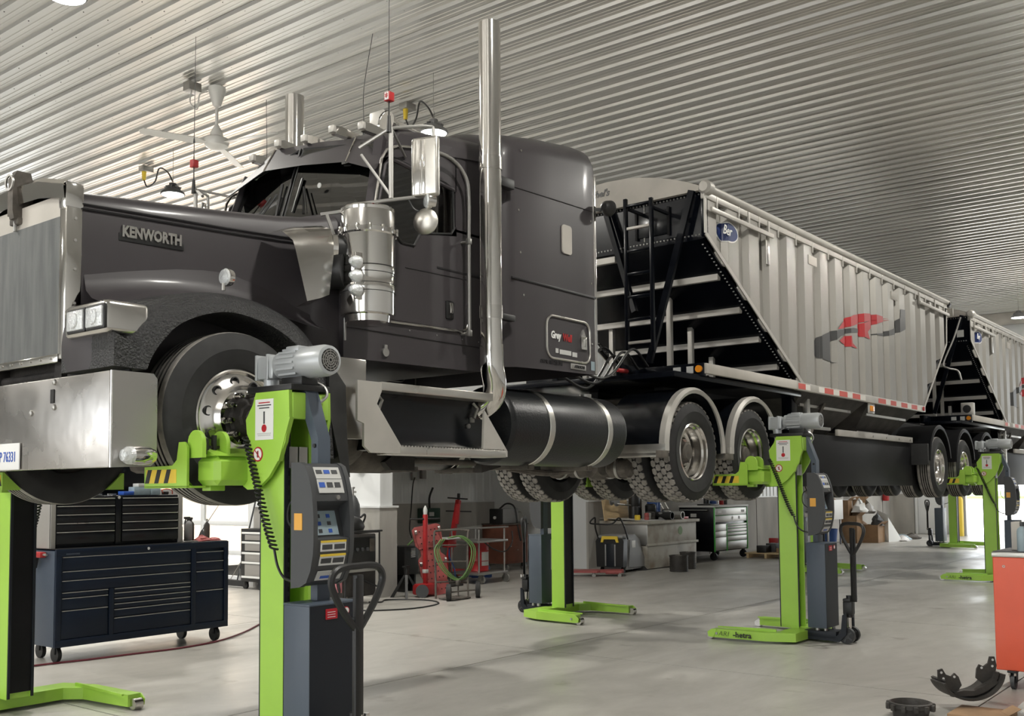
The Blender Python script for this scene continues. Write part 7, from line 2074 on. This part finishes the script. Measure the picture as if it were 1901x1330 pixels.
# ---------------- pallet
pt = thing('pallet', 'low pale wooden pallet on the floor right of the tool cabinet', 'pallet', (22.9, 10.2, 0), world=True)
for k in range(7):
    obj('deck_board', G().rbox(22.35 + k * .19, 22.35 + k * .19 + .14, 9.75, 10.75, .10, .125, .003), 'wood', pt)
for y in (9.77, 10.2, 10.65):
    obj('stringer', G().rbox(22.35, 23.63, y, y + .06, 0, .10, .003), 'wood', pt)
for x0_, x1_, y_, h, m_, lb_ in ((22.5, 22.75, 10.4, .16, 'plastic_black', 'small black box at the left on the pallet'), (22.8, 23.15, 10.3, .2, 'plastic', 'dark grey box in the middle of the pallet'), (22.7, 22.9, 10.0, .1, 'cardboard', 'low brown carton on the pallet front'), (23.3, 23.5, 10.45, .3, 'red', 'red tin standing at the back of the pallet')):
    solo('carton', G().rbox(x0_, x1_, y_ - .12, y_ + .12, .126, .126 + h, .006), m_, lb_, 'box')
solo('plastic_bag', crumple(23.15, 9.95, .126, .28, .16, .24, seed=21), 'bag', 'crumpled pale plastic bag on the pallet', 'bag', smooth=50)
# ---------------- far box pile
tb = thing('white_table', 'white-topped table with a big pale panel, left of the box pile', 'table', (29.0, 11.0, 0), world=True)
obj('pale_panel', G().rbox(28.0, 29.1, 10.9, 10.94, .72, 1.28, .006), 'white', tb)
for x in (28.1, 29.05): obj('leg', G().rbox(x - .02, x + .02, 10.95, 11.0, 0, .75, .003), 'steel', tb)
obj('top', G().rbox(27.9, 29.15, 10.94, 11.6, .72, .76, .006), 'white', tb)
solo('blue_bin', G().lathe([(0, 0), (.2, 0), (.24, .42), (.25, .45), (.22, .45), (.2, .05), (0, .05)], (28.75, 11.2, 0), 'z', 20), 'blue_bin', 'blue bin under the white table', 'bin')
boxes = [(29.6, 30.1, 10.7, 11.2, 0, .8, 'brown carton standing left in the box pile', 0), (30.15, 30.85, 10.3, 10.8, 0, .52, 'open brown carton at the front of the box pile', .06),
         (29.55, 30.0, 10.95, 11.4, .8, 1.25, 'brown carton on top at the left of the box pile', .1), (30.0, 30.5, 10.9, 11.3, 0, .9, 'tall brown carton at the back of the box pile', -.1), (30.2, 30.75, 10.75, 11.1, .9, 1.3, 'tilted brown carton at the very top of the pile', .4)]
for a, b, c_, d_, z0_, z1_, lb_, rz in boxes:
    t = thing('cardboard_box', lb_, 'carton', ((a + b) / 2, (c_ + d_) / 2, z0_), group='cartons in the far box pile')
    hx, hy, hz = (b - a) / 2, (d_ - c_) / 2, z1_ - z0_
    t.rotation_euler = (0, rz * .6 if rz > .3 else 0, rz)
    obj('carton', G().box(-hx, hx, -hy, -hy + .01, 0, hz).box(-hx, hx, hy - .01, hy, 0, hz).box(-hx, -hx + .01, -hy, hy, 0, hz).box(hx - .01, hx, -hy, hy, 0, hz).box(-hx, hx, -hy, hy, 0, .01), 'cardboard', t, 0)
    obj('flap', G().bar((0, -hy, hz), (0, -hy - .12, hz + .1), 2 * hx, .008), 'cardboard', t, 0)
    obj('flap', G().bar((0, hy, hz), (0, hy + .12, hz + .1), 2 * hx, .008), 'cardboard', t, 0)
for i, (x, y, z, s_, m_, lb_) in enumerate(((30.0, 10.75, .9, .28, 'white', 'white crumpled packaging at the left on the box pile'), (30.45, 10.7, .85, .3, 'grey_side', 'grey foam packaging in the middle of the box pile'), (30.5, 10.4, .5, .22, 'plastic', 'dark padded wrap inside the open carton'), (30.2, 11.1, 1.27, .25, 'bag', 'pale plastic wrap on the very top of the box pile'))):
    solo('packaging', crumple(x, y, z, s_, s_ * .8, .35, seed=30 + i), m_, lb_, 'packaging', smooth=50)
solo('white_sheet', G().add([(30.85, 10.2, 0), (31.5, 10.0, 0), (31.3, 10.55, .0), (30.9, 10.55, .95), (30.85, 10.2, .8), (31.1, 10.3, .75)], [(0, 1, 5, 4), (1, 2, 3, 5), (4, 5, 3), (0, 4, 3, 2), (0, 2, 1)]), 'white', 'pale sheet draped down the right side of the box pile', 'sheet', smooth=50)
for i, (x, y, s_, m_, lb_) in enumerate(((31.7, 10.1, .22, 'bag', 'pale scrap heap just right of the box pile'), (32.4, 10.3, .25, 'light_blue', 'bluish scrap heap between the box pile and the end door'), (33.0, 10.2, .25, 'grime', 'brownish scrap heap nearest the end door'))):
    solo('scrap_heap', crumple(x, y, 0, s_ * 1.5, s_, .16, seed=50 + i), m_, lb_, 'scrap', smooth=40)
bo = thing('bollard', 'yellow round bollard beside the bright doorway', 'bollard', (35.6, 9.45, 0), world=True)
obj('sleeve', G().lathe([(.0, 0), (.125, 0), (.125, 1.2), (.1, 1.27), (.05, 1.3), (0, 1.31)], (35.6, 9.45, 0), 'z', 24), 'yellow', bo)
obj('post', G().cyl((35.75, 9.35, 0), (35.75, 9.35, 2.2), .10, n=16), 'steel', bo)
# ---------------- orange cabinet front right
oc = thing('orange_cabinet', 'orange-red rolling cabinet cut by the right photo edge', 'cabinet', (9.1, 2.2, 0), world=True)
ox, oy = 9.08, 2.165
obj('body', G().rbox(ox, ox + .6, oy - 1.1, oy, .15, 1.065, .006), 'orange', oc)
obj('side_sheet', G().rbox(ox - .004, ox, oy - 1.09, oy - .006, .155, 1.06, .0015, 1), 'orange', oc)
obj('top_trim', G().rbox(ox - .006, ox + .61, oy - 1.11, oy + .006, 1.065, 1.105, .004), 'alu', oc)
obj('top_mat', G().rbox(ox + .002, ox + .6, oy - 1.1, oy, 1.105, 1.112, .003), 'plastic', oc)
for dy, z in ((.085, .99), (.235, .36)):
    obj('rivet', G().lathe([(.011, -.004), (.011, -.007), (.006, -.007), (.006, -.004)], (ox, oy - dy, z), 'x', 14, close=True), 'offwhite', oc)
for dy in (.12, 1.0):
    cst = obj('caster', G().cyl((ox + .045, oy - dy - .015, .062), (ox + .045, oy - dy + .015, .062), .062, n=24), 'plastic', oc)
    obj('caster_fork', G().prism([(ox + .0, .15), (ox + .09, .15), (ox + .07, .06), (ox + .03, .05)], 'y', oy - dy + .018, oy - dy + .026).prism([(ox + .0, .15), (ox + .09, .15), (ox + .07, .06), (ox + .03, .05)], 'y', oy - dy - .026, oy - dy - .018).rbox(ox - .02, ox + .09, oy - dy - .035, oy - dy + .035, .135, .152, .003), 'plastic_black', cst)
    for yy in (-.02, .02):
        obj('bolt', G().cyl((ox - .005, oy - dy + yy, .112), (ox - .005, oy - dy + yy, .14), .01, n=8), 'chrome', cst)
solo('carton', G().rbox(ox + .22, ox + .38, oy - .26, oy - .10, 1.113, 1.345, .004), 'tarp', 'pinkish grey carton at the left on the orange cabinet', 'box')
bottle(ox + .08, oy - .215, 1.113, .24, .042, 'light_blue', 'plastic', 'pale blue bottle at the photo edge on the orange cabinet')
# brake shoes, drum, cardboard, bag on the floor
bs = thing('brake_shoes', 'pair of dark cast brake shoes nested on a brown carton by the orange cabinet', 'brake shoe', (8.1, 2.12, .02), world=True)
fm_ = Matrix.Translation((8.13, 2.12, .055)) @ Matrix.Rotation(-.80, 4, 'Z') @ Matrix.Rotation(-.12, 4, 'Y')
def shoe_band(r, w0, w1, a0=PI + .18, a1=2 * PI - .18, th=.018, zc_=.215):
    o_ = [(r * math.cos(a0 + (a1 - a0) * k / 20), zc_ + r * .78 * math.sin(a0 + (a1 - a0) * k / 20)) for k in range(21)]
    i_ = [((r - th) * math.cos(a0 + (a1 - a0) * k / 20), zc_ + (r - th) * .78 * math.sin(a0 + (a1 - a0) * k / 20)) for k in range(20, -1, -1)]
    return G().prism(o_ + i_, 'y', w0, w1)
obj('shoe_table', shoe_band(.245, -.10, .10).xf(fm_), 'cast', bs)
obj('shoe_table', shoe_band(.222, -.06, .13, th=.02, zc_=.225).xf(fm_), 'cast', bs)
ear = [(-.232, .20), (-.225, .265), (-.19, .27), (-.17, .225), (-.13, .205), (-.10, .225), (-.075, .195), (-.06, .13), (-.12, .07), (-.2, .11)]
for s in (-1, 1):
    up = .0 if s < 0 else .035
    e_ = [(s * -1 * a if s > 0 else a, z + up) for a, z in ear]
    wb_ = obj('shoe_web', G().prism(e_, 'y', -.012, .004).xf(fm_), 'cast', bs)
    for a, z in ((-.205, .245), (-.195, .20), (-.11, .20)):
        obj('rivet_hole', G().cyl((-s * a if s > 0 else a, -.014, z + up), (-s * a if s > 0 else a, -.018, z + up), .009, n=10).xf(fm_), 'offwhite', wb_)
wave = [(-.15, .10), (-.08, .105), (0, .09), (.08, .115), (.17, .15), (.2, .12), (.1, .08), (0, .055), (-.1, .065), (-.17, .07)]
obj('shoe_rib', G().prism(wave, 'y', -.07, -.02).xf(fm_), 'cast', bs)
bd = thing('brake_hub', 'rusty toothed brake ring at the bottom edge, left of the brake shoes', 'brake part', (7.62, 2.40, 0), world=True)
pr_ = [(.0, .0), (.12, .0), (.125, .04), (.15, .07), (.15, .10), (.135, .105), (.125, .09), (.11, .03), (0, .02)]
obj('ring', G().lathe(pr_, (7.62, 2.40, 0), 'z', 36), 'cast', bd)
for k in range(12):
    a = 2 * PI * k / 12
    obj('tooth', G().rbox(.14, .17, -.016, .016, .05, .095, .005).xf(Matrix.Translation((7.62, 2.40, 0)) @ Matrix.Rotation(a, 4, 'Z')), 'cast', bd)
t = thing('cardboard_box', 'flattened brown carton under the brake shoes', 'carton', (7.95, 2.05, 0), world=True)
obj('carton', G().rbox(7.72, 8.1, 1.8, 2.18, 0, .03, .003).xf(Matrix.Translation((0, 0, 0))), 'cardboard', t)
obj('flap', G().bar((7.95, 1.85, .03), (8.0, 1.78, .075), .14, .004), 'cardboard', t, 0)
solo('plastic_bag', crumple(8.18, 1.68, 0, .17, .14, .13, seed=77), 'bag', 'wrinkled clear plastic bag in the bottom right corner', 'bag', smooth=60)
